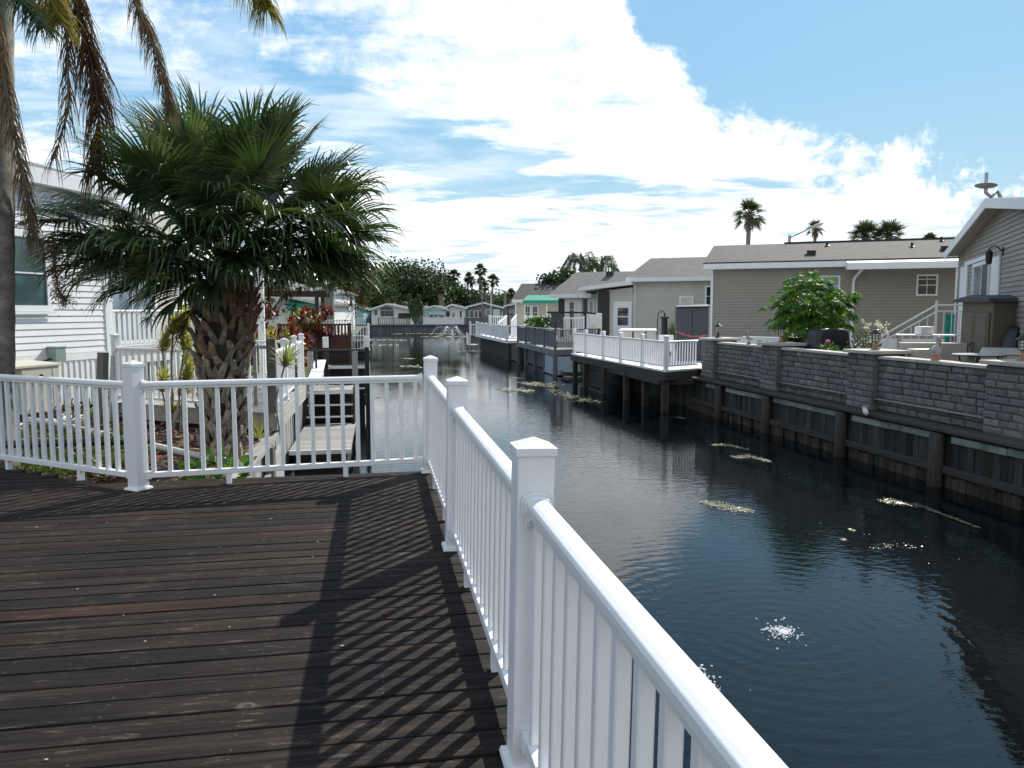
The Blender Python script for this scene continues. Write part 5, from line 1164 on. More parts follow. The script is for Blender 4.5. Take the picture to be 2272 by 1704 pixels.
for k in range(150):
    a = rg.uniform(0, 6.28); L = rg.uniform(.8, 1.3); d = Vector((math.cos(a) * rg.uniform(.1, .5), math.sin(a) * rg.uniform(.1, .5), 1)).normalized(); o = Vector((p.x + rg.uniform(-.15, .15), p.y + rg.uniform(-.1, .1), 1.5)); s_ = Vector((-d.y, d.x, 0)).normalized() * .012
    q1 = o + d * L * .6; q2 = q1 + (d + Vector((0, 0, -.55))).normalized() * L * .4; m.quad(o - s_, o + s_, q1 + s_, q1 - s_); m.quad(q1 - s_, q1 + s_, q2)
t = thing('ornamental_grass', 'clump of tall green grass in a tub beside the grey shed', 'plant', (p.x, p.y, 1.226)); wpart(m, 'leaves', M['tree_mid'], t, recalc=False)
MB().lathe([(.16, .0), (.22, .30), (.23, .32)], n=12).build('tub', M['dark_metal'], t)
def patio_chair(label, loc, rz, mat, group=None):
    t = thing('patio_chair', label, 'chair', loc, rz, group); MB().box(-.25, .25, -.24, .24, .40, .43).build('seat', M[mat], t); MB().hexa([(-.24, .22, .43), (.24, .22, .43), (.24, .25, .43), (-.24, .25, .43)], [(-.24, .34, .95), (.24, .34, .95), (.24, .37, .95), (-.24, .37, .95)]).build('backrest', M[mat], t)
    for x in (-.23, .23):
        for y in (-.22, .22): MB().box(x - .018, x + .018, y - .018, y + .018, .001, .40).build('leg', M[mat], t)
        MB().box(x - .02, x + .02, -.24, .26, .62, .65).build('armrest', M[mat], t)
    return t
p = onz(1478, 800, 1.226); patio_chair('white patio chair behind the corner post of the white deck', (9.6, 24.4, 1.226), R_(150), 'white_paint')

# grey privacy deck
gd_ = deckfloor('grey_deck', 'weathered grey deck with board panels between the two white decks', [(7.95, 34.0), (10.6, 35.1), (12.5, 44.5), (7.95, 43.5)], 1.22, .22, 'grey_board', 1, 'blue_grey_y')
gr = thing('privacy_rail', 'grey-blue board panel rail along the front of the grey deck', 'fence', (8.0, 34, 1.22))
ysg = [34.05, 36.3, 38.6, 41.0, 43.4]
for a, b in zip(ysg, ysg[1:]):
    m = MB(); y = a + .09
    while y < b - .1: m.box(7.985, 8.01, y, min(y + .145, b - .08), 1.32, 2.06); y += .15
    wpart(m, 'board_panel', M['blue_grey_z'], gr)
for y in ysg: wpart(MB().box(7.95, 8.06, y - .055, y + .055, 1.221, 2.10), 'post', M['blue_grey_z'], gr)
wpart(MB().box(7.92, 8.1, 33.98, 43.5, 2.101, 2.145), 'top_rail', M['blue_grey_y'], gr)
railing('deck_railing', 'weathered grey baluster railing on the near side of the grey deck', [(8.08, 34.05), (10.4, 35.0)], 1.221, (1,), h=.93, post_h=.98, mat='grey_board_z', each=True, detail=False, sp=.15, bw=.045, rw=.11, post_cap=False)
for y in (34.1, 36.3, 38.6, 41.0, 43.3): wpart(MB().box(7.93, 8.11, y - .09, y + .09, -.6, .94), 'pile', M['blue_grey_z'], gd_)
m = MB(); 
for a, b in ((36.45, 38.45), (38.75, 40.85), (41.1, 43.2)): m.box(8.5, 8.56, a, b, .05, .94)
wpart(m, 'skirt_board', M['blue_grey_z'], gd_)
m = MB(); m.box(7.99, 8.06, 34.2, 36.2, .05, .9); m.box(8.06, 9.4, 34.02, 34.07, .05, .9); wpart(m, 'pale_panel', M['pale_blue_board'], gd_)
st_ = thing('water_steps', 'grey steps going down to the water below the grey deck', 'stairs', (8.2, 33.2, .0))
for k in range(2): wpart(MB().box(8.25, 9.4, 33.1 - .35 * k, 33.95 - .35 * k * 2 + .3, .02 + .22 * (1 - k) , .07 + .22 * (1 - k)), 'step', M['grey_board'], st_)
m = MB(); lattice(m, (8.03, 43.4), (8.03, 45.7), .05, 1.0); tag(m.build('lattice_panel', M['timber_z']), 'dark lattice panel between the grey deck and the far white deck', 'lattice')

# far white deck with solid panels
fd = deckfloor('white_deck', 'farther white deck on a grey-brown solid base beside the pond', [(7.78, 46.0), (11, 46.6), (12.5, 60), (7.55, 59.5)], 1.2, .12, 'white_paint', 1, 'white_paint')
wpart(MB().box(7.95, 11, 46.3, 59.3, -.5, 1.02), 'base_wall', M['bulkhead'], fd)
pr = thing('privacy_rail', 'white panel rail along the front of the farther white deck', 'fence', (7.8, 46, 1.2))
yf = [46.05, 48.3, 50.5, 52.7, 55.0, 57.2, 59.4]
for a, b in zip(yf, yf[1:]): wpart(MB().box(7.78, 7.81, a + .07, b - .07, 1.28, 2.02), 'panel', M['white_vinyl'], pr)
for y in yf: wpart(MB().box(7.73, 7.86, y - .065, y + .065, 1.201, 2.16), 'post', M['white_vinyl'], pr)
wpart(MB().box(7.75, 7.84, 46.12, 59.33, 2.025, 2.09), 'top_rail', M['white_vinyl'], pr)
railing('deck_railing', 'white baluster railing on the near side of the farther white deck', [(7.86, 46.05), (10.3, 46.5)], 1.201, (1,), h=.9, post_h=1.0, each=False, detail=False, sp=.14)
railing('deck_railing', 'short white railing past the far end of the farther white deck', [(7.95, 61.4), (7.4, 61.3)], 1.0, (0, 1), h=.95, post_h=1.15, each=False, detail=False)
bd = thing('boat_dock', 'small low dock with white rails at the far bend', 'dock', (6.9, 61.5, 0)); wpart(MB().box(7.15, 7.9, 59.7, 62, .22, .34), 'floor_boards', M['grey_board'], bd)
railing('dock_railing', 'low white railing around the small dock at the bend', [(7.2, 59.8), (7.2, 61.8)], .34, (0, 1), h=.8, post_h=.9, each=False, detail=False)

def simple_house(name, label, P0, D, G, wall, roofm, L, Z, depth, e=.13, ridge=None, fas=.2, cat='house'):
    """a house seen long side on: root at its left corner"""
    t = thing(name, label, cat, (P0.x, P0.y, G), math.atan2(D[1], D[0])); ze = Z - G
    m = MB(); laps(m, lambda z: (0, L), .1, ze, e); m.build('wall', M[wall], t); MB().box(.01, L - .01, .004, depth, 0, ze).build('wall', M[wall], t)
    zr = ze + (ridge or .9); m = MB(); m.prism([(-.3, -.4, ze + .02), (-.3, depth / 2, zr), (-.3, depth + .4, ze + .02), (-.3, depth + .4, ze - .05), (-.3, depth / 2, zr - .08), (-.3, -.4, ze - .05)], (L + .6, 0, 0)); m.build('roof', M[roofm], t)
    MB().box(-.28, L + .28, -.43, -.40, ze - fas, ze + .03).build('fascia', M['white_trim'], t); MB().box(-.28, L + .28, -.398, -.02, ze - fas, ze - fas + .03).build('soffit', M['white_trim'], t)
    return t
# cream house: tall addition, sunroom with a black screen, main body
P3 = atd(*zc(5, 1432, 640), 40.5); P3 = Vector((P3.x, P3.y, 1.22)); 
def UZ3(x, y): u, z = vplane(*zc(5, x, y), P3, E2); return u, z - 1.22
h3 = thing('cream_house', 'cream sided house with tall addition and black-screened sunroom', 'house', P3, math.atan2(E2[1], E2[0]))
ze3 = UZ3(1700, 290)[1]; uL = 10.0
m = MB(); laps(m, lambda z: (0, uL), .1, ze3, .13); m.build('wall', M['siding_cream'], h3); MB().box(.01, uL, .004, 6, 0, ze3).build('wall', M['siding_cream'], h3)
MB().box(-.03, .09, -.03, -.018, .0, ze3).build('corner_trim', M['white_trim'], h3)
m = MB(); m.prism([(-.35, -.4, ze3 + .10), (.4, 2.6, ze3 + 1.25), (uL + .1, 2.6, ze3 + 1.25), (uL + .1, -.4, ze3 + .10)], (0, 0, .08)); m.build('roof', M['shingle_grey'], h3)
m = MB(); m.prism([(-.35, -.4, ze3 + .1), (-.35, 5.6, ze3 + .1), (.4, 2.6, ze3 + 1.25)], (.05, 0, 0)); m.build('roof_end', M['shingle_grey'], h3)
MB().box(-.36, uL + .1, -.44, -.41, ze3 - .06, ze3 + .17).build('fascia', M['white_trim'], h3); MB().box(-.34, uL, -.408, -.02, ze3 - .06, ze3 - .03).build('soffit', M['white_trim'], h3)
a, b = UZ3(1838, 560), UZ3(1970, 428); window(h3, a[0], b[0], a[1], b[1], glass='lantern_glass', fw=.09)
a, b = UZ3(2065, 520), UZ3(2110, 335); window(h3, a[0], b[0] + .3, a[1], b[1], bars=(.48,), fw=.09)
# sunroom in front-left
v0, v1 = UZ3(1110, 600)[0], -.03
zs0, zs1 = UZ3(1120, 390)[1], UZ3(1428, 352)[1]
m = MB(); laps(m, lambda z: (UZ3(1228, 600)[0], v1), .1, zs1 - .55, .13, -.2); m.quad((v0, -.203, zs0 - .1), (v1, -.203, zs1 - .55 if False else zs0 - .1), (v1, -.203, zs1), (v0, -.203, zs0)); m.build('sunroom_wall', M['siding_cream'], h3)
m = MB(); m.box(v0 + .02, v1, -.18, 4, 0, zs0 - .1); m.build('sunroom_wall', M['siding_cream'], h3)
m = MB(); m.prism([(v0 - .9, -.75, zs0 + .02), (v1 + .02, -.75, zs1 + .12), (v1 + .02, -.75, zs1 + .34), (v0 - .9, -.75, zs0 + .22)], (0, 4.5, 0)); m.build('sunroom_roof', M['white_trim'], h3)
a, b = UZ3(1120, 668), UZ3(1224, 375); MB().box(a[0], b[0], -.25, -.205, .2, b[1] - .05).build('screen_panel', M['dark_screen'], h3)
a, b = UZ3(1258, 730), UZ3(1424, 476); 
dr = MB().box(a[0], b[0], -.26, -.218, .15, b[1]).build('door', M['white_trim'], h3); a2, b2 = UZ3(1298, 690), UZ3(1392, 535); MB().box(a2[0], b2[0], -.272, -.262, a2[1], b2[1]).build('pane', M['glass_dark'], dr); MB().box(a2[0], b2[0], -.28, -.273, (a2[1] + b2[1]) / 2 - .03, (a2[1] + b2[1]) / 2 + .03).build('glazing_bar', M['white_trim'], dr)
# main body to the left
w0 = UZ3(760, 600)[0] - .4; zm = UZ3(900, 425)[1]; back = 1.4
def UZ3b(x, y): u, z = vplane(*zc(5, x, y), P3 + Vector((E1[0] * back, E1[1] * back, 0)), E2); return u, z - 1.22
zm = UZ3b(900, 425)[1]; w0 = UZ3b(760, 600)[0]
m = MB(); laps(m, lambda z: (w0, v0 + .5), .1, zm, .13, back); m.build('wall', M['white_paint'], h3); MB().box(w0 + .01, v0 + .5, back + .004, back + 6, 0, zm).build('wall', M['white_paint'], h3)
m = MB(); m.prism([(w0 - .4, back - .4, zm + .02), (w0 + .2, back + 3, zm + 1.35), (.5, back + 3, zm + 1.35), (.5, back - .4, zm + .02)], (0, 0, .09)); m.build('roof', M['shingle_grey'], h3)
m = MB(); m.prism([(w0 - .4, back - .42, zm - .06), (w0 + .2, back + 3, zm + 1.30), (w0 - .4, back + 6.4, zm - .06)], (.06, 0, 0)); m.build('gable_end', M['white_trim'], h3)
MB().box(w0 - .4, v0 - .6, back - .44, back - .405, zm - .14, zm + .1).build('fascia', M['white_trim'], h3)
a, b = UZ3b(845, 595), UZ3b(918, 468); window(h3, a[0], b[0], .3, b[1], back - .02, bars=(.5, .75), fw=.11)
a, b = UZ3b(1025, 640), UZ3b(1085, 460); window(h3, a[0], b[0], .3, b[1], back - .02, bars=(.52,), glass='glass_pale', fw=.1)
for X0, X1, mt in ((762, 815, 'dark_screen'), (982, 1020, 'grey_resin')):
    a, b = UZ3b(X0, 600), UZ3b(X1, 455); MB().box(a[0], b[0], back - .05, back - .02, .3, b[1]).build('shutter', M[mt], h3)
a = UZ3b(950, 500)[0]; m = MB(); m.tube([(a, back - .36, zm - .05), (a + .1, back - .07, zm - .3), (a + .1, back - .07, .05)], .05, 6); m.build('downspout', M['white_trim'], h3)
p = UZ3b(1135, 275); q = h3.location + Vector((E2[0] * p[0] + E1[0] * (back + 2.6), E2[1] * p[0] + E1[1] * (back + 2.6), 0))
MB().box(p[0] - .2, p[0] + .2, back + 2.2, back + 2.6, zm + 1.15, zm + 1.42).build('roof_vent', M['dark_metal'], h3)
# porch railing and swing in front of the cream house
rp = [atd(*zc(5, X, Y), 37.5) for X, Y in ((760, 700), (990, 700))]; railing('porch_railing', 'white railing in front of the cream house behind the dark swing frame', [(rp[0].x, rp[0].y), (rp[1].x, rp[1].y)], 1.5, (0, 1), h=1.15, post_h=1.2, each=False, detail=False, sp=.15)
sf = [atd(*zc(5, X, Y), 35.2) for X, Y in ((735, 720), (735, 575), (1000, 578), (1000, 715))]; t = thing('swing_frame', 'dark metal garden swing frame on the grey deck', 'garden swing', (sf[0].x, sf[0].y, 1.22))
m = MB(); m.tube([Vector((sf[0].x, sf[0].y, 1.22)), sf[1]], .04, 6); m.tube([Vector((sf[3].x, sf[3].y, 1.22)), sf[2]], .04, 6); wpart(m, 'legs', M['dark_metal'], t)
m = MB(); m.tube([sf[1] - Vector((.4, 0, 0)), sf[1], sf[2], sf[2] + Vector((.5, 0, -.05))], .045, 6); wpart(m, 'top_bar', M['dark_metal'], t)
m = MB(); m.box(sf[1].x - .2, sf[1].x + .35, sf[1].y - .05, sf[1].y + .05, 2.2, sf[1].z - .02); wpart(m, 'end_panel', M['grey_resin'], t)
p = atd(*zc(5, 1060, 690), 35.5); patio_chair('dark folding chair beside the swing frame on the grey deck', (p.x, p.y, 1.22), R_(-120), 'dark_metal')
p = atd(*zc(5, 1075, 650), 36.2); m = MB(); m.box(p.x - .3, p.x + .35, p.y - .2, p.y + .2, 1.222, p.z + .35); tag(m.build('planter_box', M['white_paint'], bevel=.02), 'white box planter right of the dark folding chair', 'planter')
rg = random.Random(77)
for i, (X, Y, lb) in enumerate(((545, 680, 'leafy green potted plant on the grey deck, left of the other'), (635, 670, 'leafy green potted plant with pale blooms near the swing frame'))):
    p = atd(*zc(5, X, Y), 42 + i); t = thing('potted_plant', lb, 'potted plant', (p.x, p.y, 1.22)); m = MB(); leaf_bush(m, (0, 0, p.z - 1.22), (.50, .35, .28), 200, .24, .06, rg); m.build('leaves', M['plant_green'], t, recalc=False); MB().lathe([(.2, .0), (.28, .5)], n=10).build('pot', M['terracotta'], t)
    if i: m = MB(); leaf_bush(m, (0, 0, p.z - 1.1), (.5, .4, .3), 20, .12, .05, rg); m.build('blooms', M['petal_white'], t, recalc=False)
# tan house with the green awning
P4 = atd(*zc(5, 385, 600), 60); P4 = Vector((P4.x, P4.y, 1.2)); D4 = dirv(112)
def UZ4(x, y): u, z = vplane(*zc(5, x, y), P4, D4); return u, z - 1.2
L4 = UZ4(760, 500)[0] + 3; h4 = simple_house('awning_house', 'pale tan house with a scalloped green awning by the far white deck', P4, D4, 1.2, 'siding_beige', 'shingle_brown', L4, UZ4(500, 465)[1] + 1.2, 7, ridge=1.4)
a, b = UZ4(455, 615), UZ4(518, 508); window(h4, a[0], b[0], a[1] - .3, b[1], bars=(.5,), vbars=(.5,), fw=.12); a, b = UZ4(520, 615), UZ4(585, 508); window(h4, a[0], b[0], a[1] - .3, b[1], bars=(.5,), vbars=(.5,), fw=.12)
a, b = UZ4(485, 472), UZ4(755, 432); m = MB(); n_ = 26
fz, bz_ = a[1], b[1]; u0, u1 = a[0], b[0] + .6
m.prism([(u0, -2.0, fz), (u0, -.03, bz_ + .1), (u0, -.03, bz_ + .04), (u0, -2.0, fz - .03)], (u1 - u0, 0, 0))
for k in range(n_):
    x0 = u0 + (u1 - u0) * k / n_; x1 = u0 + (u1 - u0) * (k + 1) / n_; xm = (x0 + x1) / 2; m.quad((x0, -2.0, fz), (x0, -2.0, fz - .16), (xm, -2.0, fz - .30), (x1, -2.0, fz - .16), (x1, -2.0, fz))
m.build('awning', M['green_canvas'], h4, recalc=False)
for X in (385, 690): u = UZ4(X, 550)[0]; MB().box(u - .05, u + .05, -1.8 if X > 400 else -.3, -1.7 if X > 400 else -.2, 0, fz - .05).build('porch_post', M['white_trim'], h4)
for (pa, pb_, lb) in (((465, 640), (710, 600), 'white stair railing in front of the house with the green awning'), ((145, 640), (290, 605), 'white railing on the farther white deck by the stairs')):
    A_, B_ = atd(*zc(5, *pa), 52), atd(*zc(5, *pb_), 52.5); railing('porch_railing', lb, [(A_.x, A_.y), (B_.x, B_.y)], 1.7, (0, 1), h=.95, post_h=1.0, each=False, detail=False, sp=.16, bw=.05, rw=.1)
for (a_, b_, lb) in (((225, 670), (310, 600), 'sloping white stair rail left of the dark lamp post'), ((340, 655), (385, 600), 'sloping white stair rail right of the dark lamp post')):
    A_, B_ = atd(*zc(5, *a_), 50), atd(*zc(5, *b_), 53); t = thing('stair_railing', lb, 'railing', (A_.x, A_.y, 1.2)); m = MB(); m.beam(A_, B_, .08, .1); wpart(m, 'handrail', M['white_vinyl'], t); m = MB()
    for k in range(7): q = A_.lerp(B_, k / 6); m.box(q.x - .03, q.x + .03, q.y - .03, q.y + .03, 1.21, q.z - .04)
    wpart(m, 'balusters', M['white_vinyl'], t)
p = atd(*zc(5, 310, 640), 50); m = MB(); m.tube([(p.x, p.y, 1.2), (p.x, p.y, p.z + .9)], .05, 8); m.box(p.x - .3, p.x + .3, p.y - .05, p.y + .05, p.z + .3, p.z + .38); tag(m.build('lamp_post', M['dark_metal']), 'short dark post with crossbar between the white stair rails', 'post')
p = atd(*zc(5, 115, 640), 60); m = MB(); m.box(p.x - .5, p.x + .5, p.y - .4, p.y + .3, 1.21, p.z - .35); tag(m.build('deck_chair', M['terracotta'], bevel=.05), 'terracotta-cushioned deck seat on the farther white deck', 'seat')
# ------------------------------------------------------------------ left bank
rng = random.Random(41); rg = random.Random(42)
# white house behind the palm
DW = dirv(23); c0 = atd(243, 775, 16.8); GW = 1.0
LWL = 9.0; hA = Vector((c0.x - DW[0] * LWL, c0.y - DW[1] * LWL, GW))
wh = thing('white_house', 'white lap-sided house with a blinds-shut window behind the fan palm', 'house', hA, math.atan2(DW[1], DW[0]))
def UZw(X, Y, k=2, off=0.0):
    n = Vector((-DW[1], DW[0], 0)); u, z = vplane(*zc(k, X, Y), hA + n * off, DW); return u, z - GW
zsk = UZw(1030, 790)[1]; eave = vplane(80, 392, hA, DW)[1] - GW
m = MB(); laps(m, lambda z: (0, LWL), zsk, eave, .128, 0, .02); m.build('wall', M['siding_white'], wh)
MB().box(0, LWL - .002, .004, 9, .0, eave).build('wall', M['siding_white'], wh)
m = MB(); x = 0
while x < LWL: m.box(x + .05, x + .10, -.012, .003, .02, zsk - .16); x += .15
m.build('skirting_ribs', M['white_paint'], wh); MB().box(0, LWL, -.022, .003, zsk - .15, zsk - .005).build('skirting_band', M['white_paint'], wh)
MB().box(LWL - .10, LWL + .02, -.035, .06, .02, eave).build('corner_trim', M['white_trim'], wh)
a = UZw(100, 410); b = UZw(495, 380); wb = a[1] + .02; wt = vplane(10, 508, hA, DW)[1] - GW
ur = b[0]; ul = ur - 1.5; window(wh, ul, ur, wb, wt, fw=.11, glass='glass_teal', bars=(.48,), blinds=True)
MB().box(ul - .05, ur + .06, -.085, -.066, wb - .06, wb - .005).build('window_sill', M['white_trim'], wh)
m = MB(); m.prism([(-.5, -.2, eave + .03), (LWL + .45, -.2, eave + .03), (LWL + .45, 4.5, eave + 1.3), (-.5, 4.5, eave + 1.3)], (0, 0, .09)); m.build('roof', M['shingle_grey'], wh)
MB().box(-.5, LWL + .45, -.24, -.21, eave - .16, eave + .13).build('fascia', M['white_trim'], wh); MB().box(-.5, LWL + .4, -.205, -.03, eave - .16, eave - .13).build('soffit', M['white_trim'], wh)
# recessed porch wall with glass door to the right of the corner
MB().box(LWL, LWL + 4.2, 1.35, 9, .0, eave - .02).build('porch_wall', M['siding_beige'], wh)
MB().box(LWL + .02, LWL + 1.25, 1.315, 1.345, zsk + 1.0, zsk + 1.08).build('wall_band', M['white_trim'], wh)
gdr = window(wh, LWL + 1.5, LWL + 3.3, zsk + .05, zsk + 2.3, 1.345, glass='glass_pale', fw=.08, vbars=(.5,), name='glass_door')
MB().box(LWL + .02, LWL + 4.2, -.02, 1.34, zsk - .14, zsk - .03).build('porch_floor', M['grey_board'], wh)
m = MB(); x = LWL + .1
while x < LWL + 4.1: m.box(x + .04, x + .10, .0, .012, .02, zsk - .3); x += .16
m.build('porch_skirting', M['white_paint'], wh); MB().box(LWL + .02, LWL + 4.2, -.045, -.021, zsk - .32, zsk - .145).build('porch_rim', M['white_paint'], wh)
def wpt(u, v): return (hA.x + DW[0] * u - DW[1] * v, hA.y + DW[1] * u + DW[0] * v)
railing('porch_railing', 'white railing around the raised porch of the white house', [wpt(LWL + .12, .06), wpt(LWL + 3.1, .06)], GW + zsk - .03, (0, 1), h=.92, post_h=1.15, pw=.10, sp=.16, detail=False, bw=.045, rw=.07)
t = thing('stair_railing', 'white sloping stair rail going down from the porch of the white house', 'railing', (*wpt(LWL + 3.2, .06), GW))
A_ = Vector((*wpt(LWL + 3.16, .06), GW + zsk + .86)); B_ = Vector((*wpt(LWL + 4.6, .0), GW + zsk - .12)); m = MB(); m.beam(A_, B_, .07, .06); wpart(m, 'handrail', M['white_vinyl'], t); m = MB(); m.beam(A_ - Vector((0, 0, .78)), B_ - Vector((0, 0, .78)), .05, .05); wpart(m, 'lower_rail', M['white_vinyl'], t)
for k in range(1, 11): q = A_.lerp(B_, k / 11); m = MB().beam(q - Vector((0, 0, .76)), q - Vector((0, 0, .02)), .045, .045); wpart(m, 'baluster', M['white_vinyl'], t)
wpart(MB().box(B_.x - .05, B_.x + .05, B_.y - .05, B_.y + .05, GW + .1, B_.z + .15), 'post', M['white_vinyl'], t)
# boxes at the wall
uB0, uB1 = UZw(205, 900, off=-.9)[0], UZw(575, 900, off=-.9)[0]; zt_ = UZw(400, 950, off=-.9)[1]
cb = thing('utility_cabinet', 'beige utility cabinet with a round dark lock below the white wall', 'cabinet', (*wpt((uB0 + uB1) / 2, -.55), GW), math.atan2(DW[1], DW[0])); hw = (uB1 - uB0) / 2
MB().box(-hw, hw, -.35, .35, .14, zt_).build('body', M['cabinet_beige'], cb, bevel=.01)
MB().hexa([(-hw - .25, -.37, zt_ + .002), (hw + .06, -.37, zt_ + .002), (hw + .06, .45, zt_ + .002), (-hw - .25, .45, zt_ + .002)], [(-hw - .25, -.37, zt_ + .05), (hw + .06, -.37, zt_ + .05), (hw + .06, .45, zt_ + .10), (-hw - .25, .45, zt_ + .10)]).build('lid', M['cabinet_beige'], cb, bevel=.006)
m = MB(); m.tube([(-.0, -.352, zt_ - .17), (0, -.362, zt_ - .17)], .045, 14); m.build('lock', M['black_cover'], cb); MB().box(-.05, .05, -.358, -.351, zt_ - .30, zt_ - .245).build('label_plate', M['white_trim'], cb)
MB().box(hw - .16, hw - .15, -.354, -.35, .16, zt_ - .02).build('panel_seam', M['grey_metal'], cb)
for x in (-hw + .05, hw - .2): MB().box(x, x + .15, -.35, .35, .0, .139).build('foot', M['dark_metal'], cb)
MB().box(-hw - .3, hw + .3, -.6, .6, -.06, -.001).build('pad', M['white_paint'], cb)
uJ = UZw(552, 820, off=-.12)[0]; zj0, zj1 = UZw(552, 890, off=-.12)[1], UZw(552, 760, off=-.12)[1]
jb = thing('junction_box', 'grey-green meter box fixed low on the white siding', 'meter box', (*wpt(uJ, -.022), GW), math.atan2(DW[1], DW[0])); MB().box(-.13, .13, -.21, -.001, zj0, zj1).build('body', M['grey_green_box'], jb, bevel=.008); MB().box(-.14, .14, -.22, -.001, zj1 + .001, zj1 + .03).build('lid', M['grey_green_box'], jb, bevel=.006)
m = MB(); m.tube([(-.13, -.1, zj0 + .05), (-.3, -.1, zj0 + .02), (-.45, -.06, zj0 - .02), (-.5, -.03, zj0 - .1)], .018, 6); m.build('cable', M['dark_metal'], jb)
# leaning timber post and perforated strip
b0 = onz(*zc(2, 985, 1490), 1.0); tp0 = atd(*zc(2, 1012, 805), (b0 - CAM).dot(FW)); t = thing('timber_post', 'grey square timber post leaning in the bed before the white house', 'post', b0); m = MB().beam(b0 - Vector((0, 0, .1)), tp0, .135, .135, up=(DW[1], -DW[0], 0)); wpart(m, 'body', M['timber_z'], t, bevel=.006)
m = MB(); m.beam(b0 + Vector((.17, .05, 0)), tp0 + Vector((.17, .05, -.06)), .13, .05, up=(DW[1], -DW[0], 0)); sp_ = m; t2 = thing('perforated_post', 'white perforated metal post beside the leaning timber post', 'post', b0 + Vector((.17, .05, 0))); wpart(sp_, 'body', M['aged_white'], t2, bevel=.004); m = MB(); ax = (tp0 - b0).normalized()
for k in range(14):
    q = b0 + Vector((.17, .05, 0)) + ax * (.15 + k * .10)
    for s_ in (-.035, .035): o = q + Vector((DW[0], DW[1], 0)) * s_ + Vector((DW[1], -DW[0], 0)) * .034; m.tube([o, o + Vector((DW[1], -DW[0], 0)) * .003], .009, 6)
wpart(m, 'holes', M['black_cover'], t2)
# white irrigation pipe through the bed
m = MB(); pts = [onz(*p_, 1.0) for p_ in [(-90, 926), (36, 933), (120, 944), (285, 982), (400, 1010), (548, 1040)]]; m.tube([Vector((p_.x, p_.y, 1.045)) for p_ in pts], .048, 12); tag(m.build('drain_pipe', M['pipe_white'], smooth=True), 'long white plastic pipe lying across the mulch in front of the palm', 'pipe')
# ground cover and plants
m = MB()
for k in range(3600):
    a_ = rg.random(); q = onz(rg.uniform(20, 290), 985 + rg.uniform(-25, 75), 1.0); q = Vector((q.x + rg.gauss(0, .1), q.y + rg.gauss(0, .2), .98 + rg.random() * .14))
    if mnoise.noise(q * 1.7) < -.18: continue
    d = Vector((rg.uniform(-1, 1), rg.uniform(-1, 1), rg.uniform(.1, 1.2))).normalized() * rg.uniform(.04, .09); s_ = d.cross(Vector((rg.uniform(-1, 1), rg.uniform(-1, 1), .3))).normalized() * .016; m.quad(q, q + d * .5 - s_, q + d, q + d * .5 + s_)
stuff(m.build('ground_cover', M['cover_green'], recalc=False), 'low leafy green ground cover behind the left deck railing')
m = MB()
for k in range(1300):
    q = onz(rg.uniform(60, 320), 905 + rg.uniform(-8, 30), 1.0); q = Vector((q.x, q.y + rg.gauss(0, .15), .98 + rg.random() * .22))
    if mnoise.noise(q * 1.3 + Vector((5, 0, 0))) < -.05: continue
    d = Vector((rg.uniform(-1, 1), rg.uniform(-1, 1), rg.uniform(.1, 1.2))).normalized() * rg.uniform(.05, .11); s_ = d.cross(Vector((rg.uniform(-1, 1), rg.uniform(-1, 1), .3))).normalized() * .02; m.quad(q, q + d * .5 - s_, q + d, q + d * .5 + s_)
leafmat('purple_cover', (0.05, 0.014, 0.022), (0.12, 0.03, 0.045), 0.5, 0.3, 0.3, (0.10, 0.10, 0.03)); stuff(m.build('ground_cover', M['purple_cover'], recalc=False), 'low purple leaved ground cover in front of the white house')
def rosette(m, o, n, L, w, rg, droop=.5, lift=.6, axis=None):
    ax = Vector(axis or (0, 0, 1)).normalized()
    for k in range(n):
        a = k * 2.4 + rg.uniform(-.2, .2); f = k / n; side = ax.orthogonal().normalized(); d0 = (Matrix.Rotation(a, 3, ax) @ side) * (1.1 - f) + ax * (lift * (.3 + f * 1.4)); d = d0.normalized(); p = Vector(o); b = len(m.v); ln = L * rg.uniform(.8, 1.1); s_ = d.cross(ax); s_ = s_.normalized() if s_.length > .01 else side
        for q in range(6): ww = w * (.6, 1, .95, .75, .45, .04)[q]; m.v += [tuple(p - s_ * ww / 2), tuple(p + s_ * ww / 2)]; d = (d + Vector((0, 0, -droop * .12 * q * (1.2 - f)))).normalized(); p = p + d * ln / 5
        for q in range(5): m.f.append((b + 2 * q, b + 2 * q + 1, b + 2 * q + 3, b + 2 * q + 2))
def cane_plant(name, label, base, canes, mat, n, L, w):
    t = thing(name, label, 'plant', base); sm, lm = MB(), MB()
    for pts, k in canes:
        P_ = [Vector(base) + Vector(q) if isinstance(q, tuple) else q for q in pts]; sm.tube(P_, .014, 6)
        for j in range(k + 1): q = P_[-1].lerp(P_[-2], j / max(1, k) * .95); rosette(lm, q, n, L * rg.uniform(.8, 1.1), w, rg, axis=(P_[-1] - P_[-2]))
    wpart(sm, 'stem', M['trunk_grey'], t); wpart(lm, 'leaves', M[mat], t, recalc=False); return t
dS = 12.3; b0 = onz(*zc(2, 1690, 1600), 1.0); dS = (b0 - CAM).dot(FW)
def at2(X, Y, d): return atd(*zc(2, X - 45, Y), d)
